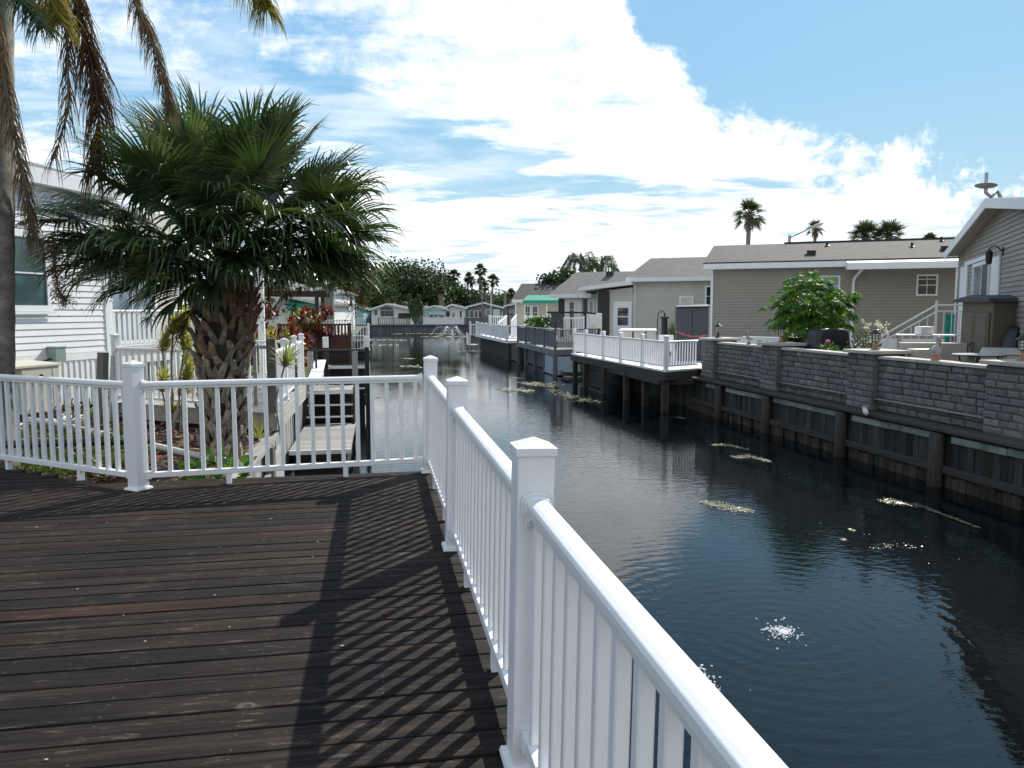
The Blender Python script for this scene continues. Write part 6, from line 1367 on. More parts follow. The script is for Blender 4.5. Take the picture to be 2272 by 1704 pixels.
cane_plant('dracaena_plant', 'tall yellow-striped dracaena with many canes left of the palm trunk', b0, [([b0, at2(1735, 1250, dS), at2(1730, 900, dS), at2(1740, 640, dS), at2(1760, 560, dS)], 7), ([b0 + Vector((.1, .1, 0)), at2(1800, 1150, dS), at2(1850, 800, dS), at2(1860, 500, dS)], 6), ([b0, at2(1640, 1200, dS), at2(1650, 1090, dS)], 2), ([b0, at2(1690, 1300, dS), at2(1640, 800, dS), at2(1660, 720, dS)], 3), ([b0 + Vector((.15, 0, 0)), at2(1830, 1250, dS), at2(1900, 1000, dS)], 3), ([b0, at2(1740, 1400, dS), at2(1735, 1380, dS)], 2), ([b0, at2(1850, 1250, dS), at2(1890, 780, dS)], 3)], 'variegated', 22, .30, .042)
b0 = onz(612, 905, 1.0); d9 = 11.6; tp_ = atd(633, 806, d9); b1 = Vector((tp_.x - .1, tp_.y + .05, .98))
cane_plant('spiky_plant', 'single cream and green striped spiky rosette on a cane', b1, [([b1, b1.lerp(tp_, .5) + Vector((-.12, 0, 0)), tp_ - Vector((.02, 0, .06)), tp_], 1)], 'cream_leaf', 34, .46, .036)
p = onz(488, 1062, 1.0); t = thing('broadleaf_plant', 'small bright green broad-leaved plant behind the middle of the railing', 'plant', (p.x, p.y, .97)); m = MB(); leaf_bush(m, (0, 0, .16), (.38, .25, .14), 75, .17, .05, rg); m.build('leaves', M['plant_green'], t, recalc=False)
p = onz(575, 975, 1.0); t = thing('dry_tuft', 'dry yellowing grass tuft right of the palm trunk', 'plant', (p.x, p.y, .97)); m = MB(); rosette(m, (0, 0, .05), 40, .42, .012, rg, .6, .5); m.build('leaves', M['variegated'], t, recalc=False)

# neighbour's timber deck
NZ = 1.33; nd = deckfloor('grey_deck', 'weathered grey timber deck beyond the palm with white railings', [(-1.62, 12.65), (-1.62, 18.0), (-6.0, 19.2), (-4.75, 14.9)], NZ, .22, 'grey_board', 1, 'grey_board_y')
railing('deck_railing', 'white railing beside the dock running away along the grey deck', [(-1.68, 12.85), (-1.68, 14.6), (-1.68, 16.3), (-1.68, 17.85)], NZ, (1, 2, 3), h=.98, post_h=1.12, pw=.10, sp=.125, detail=False, bw=.04, rw=.07)
m = MB().box(-1.74, -1.60, 12.72, 12.86, NZ + .001, NZ + 1.2); t = thing('gate_post', 'grey timber end post at the near corner of the grey deck', 'post', (-1.67, 12.79, NZ)); wpart(m, 'body', M['timber_z'], t, bevel=.008)
m = MB(); a_ = atd(*zc(3, 505, 930), 13.2); b_ = atd(*zc(3, 640, 930), 12.95); m.beam(a_, b_, .09, .06); m.box(a_.x - .03, a_.x + .03, a_.y - .03, a_.y + .03, NZ + .01, a_.z); tag(m.build('timber_rail', M['grey_board']), 'short grey timber rail joining the grey corner post', 'rail')
railing('deck_railing', 'white railing along the front of the grey deck left of the palm', [(-4.62, 14.78), (-2.35, 13.08)], NZ, (0,), h=1.0, post_h=1.22, pw=.10, sp=.16, detail=False, bw=.04, rw=.07)
railing('deck_railing', 'white railing across the far end of the grey deck', [(-1.75, 17.95), (-3.0, 18.3), (-4.6, 18.75)], NZ, (1, 2), h=.98, post_h=1.1, pw=.10, sp=.16, detail=False, bw=.045, rw=.08)
c = atd(*zc(3, 592, 1195), 18.6); t = thing('porch_column', 'tall white square column behind the palm trunk', 'column', (c.x, c.y, 1.0)); MB().box(-.075, .075, -.075, .075, 0.001, 4.2).build('body', M['white_paint'], t, bevel=.006); MB().box(-.10, .10, -.10, .10, .3, .48).build('plinth', M['white_paint'], t)
# bulkhead of the left bank
lw = thing('seawall', 'weathered grey timber bulkhead below the grey deck on the left bank', 'seawall', (-1.7, 12, 0)); m = MB(); y = -2.0
while y < 28: m.box(-1.78, -1.72 + rng.uniform(-.01, .01), y + .004, y + .168, -.6, .92 if y < 12.6 else 1.1); y += .172
wpart(m, 'sheet_boards', M['grey_board_z'], lw); m = MB(); y = -2.0
while y < 27: m.box(-1.84, -1.60, y, y + 2.98, .922 if y < 11 else 1.0, .975 if y < 11 else 1.06); y += 3.0
wpart(m, 'cap_boards', M['grey_board_y'], lw)
for y in (9.2, 11.9): wpart(MB().tube([(-1.63, y, -.6), (-1.63, y, .92)], .09, 8), 'pile', M['timber_z'], lw)
m = MB(); m.hexa([(-1.68, 10.2, -.4), (-1.60, 10.2, -.4), (-1.60, 13.4, -.4), (-1.68, 13.4, -.4)], [(-1.68, 10.2, .34), (-1.60, 10.2, .34), (-1.60, 13.4, .72), (-1.68, 13.4, .72)]); wpart(m, 'brace_board', M['grey_board_y'], lw)
# low dock with two flights of dark open steps
ld = thing('low_dock', 'low grey plank dock on the water behind the railing', 'dock', (-1.1, 16.4, 0)); m = MB(); y = 14.75
while y < 18.2: m.box(-1.66, -.52, y + .005, y + .14, .31, .35); y += .146
wpart(m, 'floor_boards', M['grey_board'], ld); m = MB(); m.box(-1.66, -.52, 14.70, 14.748, .27, .352); wpart(m, 'edge_board', M['white_paint'], ld); m = MB(); m.box(-1.6, -.6, 15.0, 18.0, .0, .27); wpart(m, 'float', M['black_cover'], ld)
m = MB(); m.box(-1.76, -1.62, 16.2, 16.34, -.4, 2.0); tag(m.build('dock_piling', M['black_cover'], bevel=.01), 'dark dock piling standing at the edge of the low grey dock', 'piling')
def open_steps(name, label, x0, x1, y0, zs, mat_t, run=.22, topd=.9, posts=None):
    t = thing(name, label, 'steps', ((x0 + x1) / 2, y0, 0))
    for i, z in enumerate(zs):
        last = i == len(zs) - 1; d = topd if last else .26; m = MB(); m.box(x0, x1, y0 + run * i, y0 + run * i + d, z - .05, z); wpart(m, 'tread', M[mat_t], t)
        if last: wpart(MB().box(x0, x1, y0 + run * i - .012, y0 + run * i - .001, z - .06, z + .005), 'nosing', M['white_paint'], t)
        else: wpart(MB().box(x0, x1, y0 + run * i - .012, y0 + run * i - .001, z - .035, z + .003), 'nosing', M['white_paint'], t)
    for x in (x0, x1): m = MB(); m.box(x - .04, x + .04, y0 - .02, y0 + run * len(zs) + topd, zs[0] - .5, zs[0] - .2); m.box(x - .03, x + .03, y0 + .2, y0 + .3, zs[0] - .4, zs[-1] - .05); wpart(m, 'stringer', M['dark_metal'], t)
    wpart(MB().box(x0 + .02, x1 - .02, y0 + run * (len(zs) - 1) + topd - .03, y0 + run * (len(zs) - 1) + topd, -.2, zs[-1] - .06), 'back_panel', M['black_cover'], t)
    for (x, zt) in posts or []: m = MB().box(x - .06, x + .06, y0 + .5, y0 + .62, -.3, zt); wpart(m, 'post', M['dark_metal'], t); wpart(MB().box(x - .075, x + .075, y0 + .485, y0 + .635, zt + .001, zt + .02 if False else zt + .30), 'post_sleeve', M['white_paint'], t)
    return t
open_steps('dock_steps', 'dark open dock steps with white nosings rising from the low dock', -1.62, -.58, 18.05, (.55, .80, 1.08), 'dark_metal', .2, 1.4)
m = MB(); m.box(-1.6, -.6, 18.47, 19.8, 1.082, 1.10); ST2 = open_steps('dock_steps', 'dark open steps between tall white-capped posts in front of the brown deck', -1.35, -.35, 21.6, (.85, 1.12, 1.42), 'dark_metal', .2, .5, [(-1.42, 1.95), (-.28, 1.95)])
tag(m.build('dock_landing', M['grey_board']), 'small grey plank landing on top of the dock steps', 'landing')
m = MB(); a_ = atd(*zc(3, 1005, 960), 19.6); b_ = atd(*zc(3, 1490, 960), 19.6); m.beam(a_, b_, .07, .05); t = thing('dock_handrail', 'dark handrail on two posts crossing above the dock steps', 'railing', ((a_.x + b_.x) / 2, a_.y, 0)); wpart(m, 'handrail', M['dark_metal'], t)
for q, mt in ((a_ + Vector((.12, 0, 0)), 'grey_board_z'), (b_, 'grey_board_z')): wpart(MB().box(q.x - .07, q.x + .07, q.y - .07, q.y + .07, -.3, q.z - .025), 'post', M[mt], t)
wpart(MB().box(a_.x + .24, a_.x + .29, a_.y - .03, a_.y + .03, .2, a_.z - .03), 'post', M['dark_metal'], t)
g0, g1 = atd(*zc(3, 1100, 1235), 17.9), atd(*zc(3, 1155, 1060), 21.5); m = MB(); m.beam(g0 + Vector((0, -.3, -.05)), g1, .30, .05); tag(m.build('gangway', M['white_paint'], bevel=.006), 'narrow white gangway ramp left of the dock steps', 'gangway')

# red-leaved plants, brown deck with pergola
for X, Y, d, r, lb in ((778, 690, 24.5, (1.0, .7, .55), 'large bush of dark red ti leaves before the pergola'), (1120, 640, 50, (1.2, .8, 1.0), 'smaller red leaved bush at the pergola posts')):
    p = atd(*zc(3, X, Y), d); t = thing('red_bush', lb, 'bush', (p.x, p.y, 1.0)); m = MB()
    for k in range(46): q = Vector((rg.uniform(-1, 1) * r[0] * .8, rg.uniform(-1, 1) * r[1], rg.uniform(.1, 1) * (p.z - 1.0 + r[2] * .6))); rosette(m, q, 15, .30 * (1.6 if d > 40 else 1.0), .085, rg, .5, .8, axis=(rg.uniform(-.4, .4), rg.uniform(-.4, .2), 1))
    m.build('leaves', M['red_leaf'], t, recalc=False); m = MB()
    for k in range(5): m.tube([(r[0] * (-.6 + .3 * k) * .5, 0, 0), (r[0] * (-.6 + .3 * k), 0, p.z - 1.2)], .03, 5)
    m.build('stems', M['trunk_far'], t)
for X, Y, d, lb in ((690, 860, 24, 'yellow-green shrub behind the far end railing, left'), (1000, 655, 50, 'yellow flowering shrub between the two red bushes')):
    p = atd(*zc(3, X, Y), d); t = thing('yellow_shrub', lb, 'shrub', (p.x, p.y, 1.0)); m = MB(); hh = max(.3, p.z - 1.0); leaf_bush(m, (0, 0, hh * .7), (1.0, .6, hh * .5 + .2), 420, .22 * d / 26, .05 * d / 26, rg); m.build('foliage', M['variegated'], t, recalc=False)
bdk = thing('brown_deck', 'brown stained deck with solid board front beyond the dock steps', 'deck', (-3.4, 52, 0)); YB = 51.5
xb0, xb1 = -6.2, -1.72; m = MB(); x = xb0
zt2, zmid = 2.12, 1.35
while x < xb1: m.box(x + .01, x + .185, YB, YB + .04, .38, 1.30); x += .19
wpart(m, 'front_boards', M['brown_stain'], bdk)
m = MB(); x = xb0
while x < xb1:
    m.box(x + .03, x + (.15 if x > -3.6 else .19), YB + .01, YB + .05, 1.44, zt2 - .05); x += .215
wpart(m, 'balusters', M['brown_stain'], bdk)
m = MB(); m.box(xb0, xb1 + .1, YB - .05, YB + .09, 1.302, 1.44); m.box(xb0, xb1 + .1, YB - .08, YB + .12, zt2 - .048, zt2 + .06); wpart(m, 'rails', M['brown_stain'], bdk)
wpart(MB().box(xb0, xb1, YB + .1, YB + 6, 1.25, 1.32), 'floor', M['brown_stain'], bdk); wpart(MB().box(xb0, xb1, YB + .12, YB + .2, -.3, 1.2), 'skirt', M['dark_stain'], bdk)
for x in (xb1 - .02, -3.9, xb0): wpart(MB().box(x - .1, x + .1, YB - .1, YB + .1, -.4, zt2 + .1), 'post', M['brown_stain'], bdk)
pgp = [atd(*zc(3, X, Y), d) for X, Y, d in ((490, 400, 53.5), (1180, 405, 53.5), (1125, 690, 53.5), (1163, 690, 54.5))]; pg = thing('pergola', 'dark timber pergola above the brown deck', 'pergola', (pgp[2].x, pgp[2].y, 1.32))
m = MB(); m.beam(pgp[0], pgp[1] + Vector((.3, 0, 0)), .18, .36); m.beam(pgp[0] + Vector((0, 3, 0)), pgp[1] + Vector((.3, 3, 0)), .18, .36)
for k in range(9): q = pgp[0].lerp(pgp[1], k / 8) + Vector((0, -.5, .30)); m.beam(q, q + Vector((0, 4, 0)), .08, .18)
wpart(m, 'beams', M['dark_stain'], pg)
for q in (pgp[2], pgp[3] + Vector((0, 2, 0)), Vector((pgp[0].x + .5, pgp[0].y, 0))): wpart(MB().box(q.x - .13, q.x + .13, q.y - .13, q.y + .13, 1.32 if q.x > -5.5 else 1.0, pgp[0].z - .1), 'post', M['dark_stain'], pg)
railing('dock_railing', 'white railing on the far side of the brown deck', [(-1.7, 56.5), (-4.6, 57.2)], 1.33, (0,), h=1.05, post_h=1.25, each=False, detail=False, sp=.2, bw=.07, rw=.12)
for (y0, x1, z, lb) in ((53.5, -.55, .95, 'white railing of the upper landing right of the brown deck'), (52.3, -.55, .38, 'white railing of the lower dock right of the brown deck')):
    railing('dock_railing', lb, [(-1.6, y0), (x1, y0), (x1, y0 + 2)], z, (0, 1), h=1.0, post_h=1.2, each=False, detail=False, sp=.17, bw=.06, rw=.1)
m = MB(); m.box(-1.68, -.45, 52.2, 56, .25, .36); m.box(-1.68, -.45, 53.4, 56, .82, .93); m.box(-1.6, -.5, 52.3, 56, -.3, .2); tag(m.build('boat_dock', M['dark_stain']), 'small dark two-level dock with white railings beside the brown deck', 'dock')
# houses on the left behind
def gable_front(name, label, k, X0, X1, XP, YE, YP, dist, depth, wall, roofm, G=1.0, feats=(), cat='house', over=.35, XE1=None, YE1=None):
    A_ = atd(*zc(k, X0, YE), dist); B_ = atd(*zc(k, X1, YE), dist); P_ = atd(*zc(k, XP, YP), dist); y = A_.y; D = (B_ - A_).to_2d().normalized(); D = (D.x, D.y); p0 = Vector((A_.x, A_.y, G))
    t = thing(name, label, cat, p0, math.atan2(D[1], D[0])); W = (B_ - A_).to_2d().length; up_ = (P_ - A_).to_2d().length; e = (A_.z + B_.z) / 2 - G; zp = P_.z - G
    def uz(X, Y): u, z = vplane(*zc(k, X, Y), p0, D); return u, z - G
    MB().prism([(0, 0, 0), (W, 0, 0), (W, 0, e), (up_, 0, zp), (0, 0, e)], (0, depth, 0)).build('wall', M[wall], t)
    k1, k2 = (zp - e) / up_, (zp - e) / (W - up_)
    m = MB(); m.prism([(-over, -.5, e - k1 * over + .03), (up_, -.5, zp + .03), (up_, -.5, zp + .20), (-over, -.5, e - k1 * over + .20)], (0, depth + .8, 0)); m.prism([(up_, -.5, zp + .03), (W + over, -.5, e - k2 * over + .03), (W + over, -.5, e - k2 * over + .20), (up_, -.5, zp + .20)], (0, depth + .8, 0)); m.build('roof', M[roofm], t)
    m = MB(); m.prism([(-over, -.56, e - k1 * over - .05), (up_, -.56, zp - .05), (up_, -.56, zp + .22), (-over, -.56, e - k1 * over + .22)], (0, .05, 0)); m.prism([(up_, -.56, zp - .05), (W + over, -.56, e - k2 * over - .05), (W + over, -.56, e - k2 * over + .22), (up_, -.56, zp + .22)], (0, .05, 0)); m.build('rake_board', M['white_trim'], t)
    for f in feats:
        kind, x0, y0, x1, y1 = f[:5]; a, b = uz(x0, y1), uz(x1, y0)
        if kind == 'win': window(t, a[0], b[0], a[1], b[1], -.02, fw=max(.07, (b[0] - a[0]) * .06), glass=f[5] if len(f) > 5 else 'glass_dark', vbars=f[6] if len(f) > 6 else ())
        elif kind == 'panel': MB().box(a[0], b[0], -.06, -.01, a[1], b[1]).build(f[6] if len(f) > 6 else 'panel', M[f[5]], t)
        elif kind == 'arch':
            n = 14; cx_ = (a[0] + b[0]) / 2; r = (b[0] - a[0]) / 2; h0 = a[1]; pts = [(cx_ + r * math.cos(math.pi * i / n), -.05, b[1] - (b[1] - h0) * (1 - math.sin(math.pi * i / n))) for i in range(n + 1)]
            fr = MB().prism(pts, (0, .045, 0)).build('arch_window', M['white_trim'], t); r2 = r * .88; pts = [(cx_ + r2 * math.cos(math.pi * i / n), -.065, h0 + .04 + (b[1] - h0) * .86 * math.sin(math.pi * i / n)) for i in range(n + 1)]; MB().prism(pts, (0, .012, 0)).build('pane', M['glass_dark'], fr)
        elif kind == 'awning': MB().prism([(a[0], -.02, b[1]), (a[0], -.9, a[1]), (a[0], -.9, a[1] - .12), (a[0], -.02, b[1] - .08)], (b[0] - a[0], 0, 0)).build('awning', M[f[5]], t)
    return t
gable_front('awning_house', 'small white gabled house with a plain green awning behind the pergola', 3, 720, 1200, 800, 520, 432, 62, 9, 'white_paint', 'shingle_grey', feats=[('win', 770, 545, 822, 600), ('panel', 870, 535, 925, 640, 'dark_screen', 'doorway'), ('win', 1050, 470, 1100, 600), ('awning', 850, 465, 1110, 545, 'green_canvas')])
gable_front('white_house', 'white house with a long low roof behind the palm trunk and pergola', 3, 380, 960, 560, 400, 250, 66, 9, 'siding_white', 'shingle_grey', feats=[('win', 670, 440, 712, 560)])
gable_front('white_house', 'white house whose roof peak shows just left of the grey palm trunk', 3, 985, 1300, 1165, 400, 362, 74, 9, 'siding_white', 'shingle_grey', feats=[('win', 1200, 520, 1230, 600)])
p = atd(*zc(3, 1218, 690), 60); t = thing('palm_trunk', 'pale grey palm trunk rising behind the brown deck', 'palm tree', (p.x, p.y, 1.0)); q = atd(*zc(3, 1228, 200), 60); m = MB(); m.tube([(0, 0, 0), (q.x - p.x, 0, (q.z - 1) * .5), (q.x - p.x, 0, q.z - 1)], [.55, .45, .42], 12); m.build('trunk', M['trunk_grey'], t, smooth=True)
lm, sm = MB(), MB()
for k in range(22):
    a, e = rg.uniform(0, 6.28), R_(rg.uniform(-30, 80)); fan_leaf(lm, sm, (q.x - p.x, 0, q.z - 1), (math.cos(a) * math.cos(e), math.sin(a) * math.cos(e), math.sin(e)), 1.0, 1.1, 20, R_(115), .7, .09, rg, segs=4, vee=False)
lm.build('fronds', M['palm_far'], t, recalc=False)
sheet('grass_strip', [(-5.2, 19.2), (-1.86, 18.2), (-1.86, 28), (-7.8, 28)], 1.075, 'lawn')
m = MB()
for k in range(2200):
    x, y = rg.uniform(-4.8, -1.95), 18.6 + 9.2 * rg.random() ** 1.3; s_ = rg.uniform(.03, .09); a = rg.uniform(0, 6.3); d = Vector((math.cos(a) * .4, math.sin(a) * .4, 1)) * s_; m.quad((x, y, 1.076), (x + .012, y, 1.076), (x + .006 + d.x, y + d.y, 1.076 + d.z))
stuff(m.build('grass', M['cover_green'], recalc=False), 'short green grass on the left bank past the grey deck')

# ------------------------------------------------------------------ far bank
FB = 112.0
fw_ = thing('far_seawall', 'long blue-grey timber seawall closing the canal at the far end', 'seawall', (4, FB, 0)); m = MB(); x = -30
while x < 24: m.box(x, x + .48, FB, FB + .1, -.5, .86); x += .5
wpart(m, 'sheet_boards', M['blue_grey_z'], fw_); x = -30
while x < 24: wpart(MB().box(x, x + .22, FB - .18, FB - .002, -.5, .95), 'pile', M['blue_grey_z'], fw_); x += 3.2
wpart(MB().box(-30, 24, FB - .25, FB + .3, .951, 1.06), 'cap', M['blue_grey_y'], fw_)
gable_front('blue_house', 'light blue gabled house at the far end left of the tan-leaved palm', 4, 362, 690, 535, 600, 535, 119, 10, 'siding_blue', 'shingle_grey', feats=[('win', 360, 622, 384, 690), ('win', 415, 620, 525, 700, 'glass_teal', (.5,)), ('win', 535, 622, 632, 652, 'glass_dark', (.33, .66))])
gable_front('grey_house', 'pale grey house with an arched window at the far end', 4, 770, 1160, 930, 608, 556, 118, 10, 'siding_white', 'shingle_grey', feats=[('win', 796, 608, 832, 662), ('arch', 845, 572, 1000, 612), ('win', 852, 604, 998, 682, 'glass_dark', (.33, .66)), ('panel', 1035, 640, 1160, 695, 'dark_screen', 'porch_opening'), ('panel', 1030, 626, 1165, 640, 'white_trim', 'porch_fascia')])
gable_front('cream_house', 'cream house with a broad roof behind the arched-window house', 4, 1030, 1345, 1100, 590, 540, 128, 10, 'siding_cream', 'shingle_brown', feats=[('win', 1265, 625, 1285, 690)])
gable_front('white_house', 'white far house with a pale blue awning over its windows', 4, 1295, 1500, 1395, 600, 576, 118, 9, 'white_paint', 'shingle_grey', feats=[('awning', 1335, 612, 1495, 650, 'siding_blue'), ('win', 1340, 648, 1375, 692), ('win', 1392, 652, 1428, 692), ('win', 1445, 652, 1480, 692)])
gable_front('white_house', 'white far house with one dark window and a glazed door', 4, 1490, 1690, 1560, 595, 562, 119, 9, 'siding_white', 'shingle_brown', feats=[('win', 1500, 620, 1543, 680), ('win', 1562, 630, 1592, 698, 'glass_pale'), ('panel', 1640, 618, 1655, 690, 'dark_screen')])
gable_front('grey_house', 'dark grey gabled house at the far end right of the fountain', 4, 1690, 2050, 1872, 590, 545, 120, 10, 'siding_grey', 'shingle_grey', feats=[('win', 1695, 614, 1730, 686, 'glass_teal'), ('win', 1732, 614, 1778, 686, 'glass_teal'), ('win', 1780, 614, 1815, 686, 'glass_dark'), ('win', 1818, 614, 1858, 686, 'glass_dark'), ('win', 1885, 600, 1950, 662, 'glass_pale'), ('panel', 1965, 600, 2030, 690, 'white_trim', 'door')])
gable_front('tan_house', 'tan garage-fronted far house beside the green-awning house', 4, 2090, 2330, 2212, 575, 545, 108, 9, 'siding_tan', 'shingle_brown', feats=[('panel', 2100, 610, 2200, 645, 'pale_blue_board', 'garage_door')])
for x0, x1, mt, lb, h in ((-14.5, -1.6, 'white_vinyl', 'white railing along the far bank before the light blue house', 1.0), (.3, 6.6, 'blue_grey_z', 'grey deck railing along the far bank before the arched-window house', 1.0), (6.75, 12.6, 'white_vinyl', 'white panel railing along the far bank before the awning windows', 1.05), (12.75, 16.5, 'blue_grey_z', 'grey railing along the far bank before the dark grey house', 1.0)):
    n_ = max(3, int((x1 - x0) / 1.7)); railing('bank_railing', lb, [(x0 + (x1 - x0) * k / n_, FB + .1) for k in range(n_ + 1)], 1.06, range(n_ + 1), h=h, post_h=h + .12, each=False, detail=False, feet=False, sp=.3, bw=.09, rw=.14, pw=.16, mat=mt)
m = MB(); m.box(6.8, 12.55, FB + .04, FB + .06, 1.2, 1.95); tag(m.build('rail_panels', M['white_vinyl']), 'white solid panels filling the far bank railing', 'fence')
# fountain in the pond
f0 = onz(*zc(4, 1548, 862), 0); ft = thing('fountain', 'white spray fountain standing in the far pond', 'fountain', (f0.x, f0.y, 0))
t_ = NT('spray'); t_.color((.9, .93, .95)); t_.rough(.3); tr = t_.new('ShaderNodeBsdfTransparent'); mx = t_.new('ShaderNodeMixShader'); mx.inputs[0].default_value = .28; t_.link(tr.outputs[0], mx.inputs[1]); t_.link(t_.b.outputs[0], mx.inputs[2]); t_.link(mx.outputs[0], t_.out.inputs['Surface']); M['spray'] = t_.m
m = MB()
for k in range(11):
    a = 2 * math.pi * k / 11 + .2; v = 1.0 + .25 * (k % 3); pts = []
    for q in range(9): tt = q / 8 * 1.25; pts.append((math.cos(a) * v * 1.25 * tt, math.sin(a) * v * 1.25 * tt, max(.02, 3.4 * tt * (1 if k % 2 else .8) - 2.6 * tt * tt)))
    m.tube(pts, [.012 + .006 * q for q in range(9)], 4, False)
    for q in range(50): j = rg.randint(3, 8); o = Vector(pts[j]) + Vector((rg.gauss(0, .16), rg.gauss(0, .16), rg.gauss(0, .14))); m.ball(o, rg.uniform(.015, .04), 4, 2)
m.tube([(0, 0, 0), (.3, 0, 1.8), (.55, 0, 2.3)], [.03, .04, .05], 4, False); m.build('water_jets', M['spray'], ft, recalc=False); MB().lathe([(.25, -.05), (.3, .05), (.15, .1)], n=10).build('nozzle', M['black_cover'], ft)

# ------------------------------------------------------------------ trees
def tree(name, label, base, H, r, mat, rg, n=900, leaf=.62, trunk_h=.35, group=None, flat=.8, clumps=22):
    t = thing(name, label, 'tree', base, 0, group); m = MB(); lm = MB(); th = H * trunk_h; m.tube([(0, 0, 0), (r * .05, 0, th * .6), (0, r * .05, th * 1.3)], [H * .035, H * .028, H * .02], 8); C = []
    for k in range(clumps):
        a = rg.uniform(0, 6.28); u = rg.uniform(-.85, 1); rr = math.sqrt(max(0, 1 - u * u)) * rg.uniform(.55, 1.0); c = Vector((r * rr * math.cos(a), r * rr * math.sin(a), th + (H - th) * (.5 + .46 * u * rg.uniform(.8, 1.0)))); C.append(c)
        if k % 3 == 0: m.tube([(0, 0, th * .9), (c.x * .5, c.y * .5, (th + c.z) / 2), tuple(c)], [H * .015, H * .010, H * .005], 5, False)
    cr = r * .42
    for c in C:
        q = rg.uniform(.7, 1.25) * cr; nn = int(n * 4 / clumps)
        for k in range(nn):
            v = Vector((rg.gauss(0, 1), rg.gauss(0, 1), rg.gauss(0, 1))).normalized() * q * rg.uniform(.2, 1.05); v.z *= flat; o = c + v
            d = Vector((rg.uniform(-1, 1), rg.uniform(-1, 1), rg.uniform(-.6, .8))).normalized() * leaf * rg.uniform(.5, 1.2); s_ = d.cross(Vector((rg.uniform(-1, 1), rg.uniform(-1, 1), rg.uniform(-1, 1)))).normalized() * leaf * .32; lm.quad(o - d * .5, o - s_, o + d * .5, o + s_)
    m.build('trunk', M['trunk_far'], t, smooth=True); lm.build('crown', M[mat], t, recalc=False); return t
TW = 'oak trees behind the far houses'
def tr(X, YT, d, r, mat, lb, n=1500, k=4, **kw):
    p = atd(*zc(k, X, YT), d); return tree('oak_tree', lb, (p.x, p.y, .96), p.z - .96, r, mat, rg, n, group=TW, **kw)
tr(1150, 228, 140, 9.5, 'tree_dark', 'largest darkest round oak behind the cream far house', 3600, clumps=34)
tr(880, 240, 155, 9, 'tree_mid', 'tall mid-green oak behind the arched-window house', 2200)
tr(1050, 225, 165, 6, 'tree_dark', 'oak top just showing above the darkest oak', 1200)
tr(1390, 278, 158, 5, 'tree_dark', 'dark oak with a broken crown right of the darkest oak', 1000)
tr(1450, 365, 155, 5, 'tree_mid', 'lower oak under the broken-crowned oak', 1200)
tr(880, 390, 132, 6.5, 'tree_mid', 'lower green oak directly over the arched-window roof', 1500, leaf=.5)
tr(990, 480, 126, 2.2, 'tree_olive', 'small yellowish shrub tree beside the arched-window roof', 500, leaf=.4, trunk_h=.15)
tr(620, 250, 150, 9, 'tree_mid', 'oak behind the light blue house', 2000)
tr(420, 280, 145, 8.5, 'tree_olive', 'olive-toned oak left of the light blue house', 2000)
tr(200, 290, 120, 8, 'tree_mid', 'green oak behind the pergola', 2000)
tr(20, 300, 118, 7.5, 'tree_dark', 'dark oak behind the roof left of the pergola', 1600)
tr(-160, 290, 115, 7.5, 'tree_mid', 'oak behind the fan palm trunk', 1500)
tr(1500, 405, 150, 5.5, 'tree_dark', 'oak behind the white awning-window house', 1400)
tr(1600, 420, 165, 5, 'tree_mid', 'oak to the right of the lone left fan palm', 1200)
tr(1690, 445, 170, 5, 'tree_dark', 'oak behind the cluster of tall palms', 1200)
tr(1790, 455, 175, 5, 'tree_dark', 'low dark oak behind the dark grey house', 1200)
tr(1900, 515, 170, 5.5, 'tree_mid', 'low oak right of the dark grey house peak', 1200)
tr(2010, 500, 180, 6, 'tree_dark', 'low oak near the far light pole', 1200)
tr(2170, 500, 170, 5, 'tree_mid', 'low bushy tree above the tan garage roof', 1000)
m = MB()
for k in range(9000):
    x = rg.uniform(-95, 95); y = 150 + rg.uniform(0, 45); hh = 3.2 + 1.6 * mnoise.noise(Vector((x * .06, y * .05, 2))) + rg.uniform(0, 1); o = Vector((x, y, .96 + hh * math.sqrt(rg.random()))); L = .9
    d = Vector((rg.uniform(-1, 1), rg.uniform(-1, 1), rg.uniform(-.5, .8))).normalized() * L * rg.uniform(.6, 1.2); s_ = d.cross(Vector((rg.uniform(-1, 1), rg.uniform(-1, 1), rg.uniform(-1, 1)))).normalized() * L * .35; m.quad(o - d * .5, o - s_, o + d * .5, o + s_)
stuff(m.build('treeline', M['tree_dark'], recalc=False), 'low dark belt of trees filling the horizon behind the far houses')
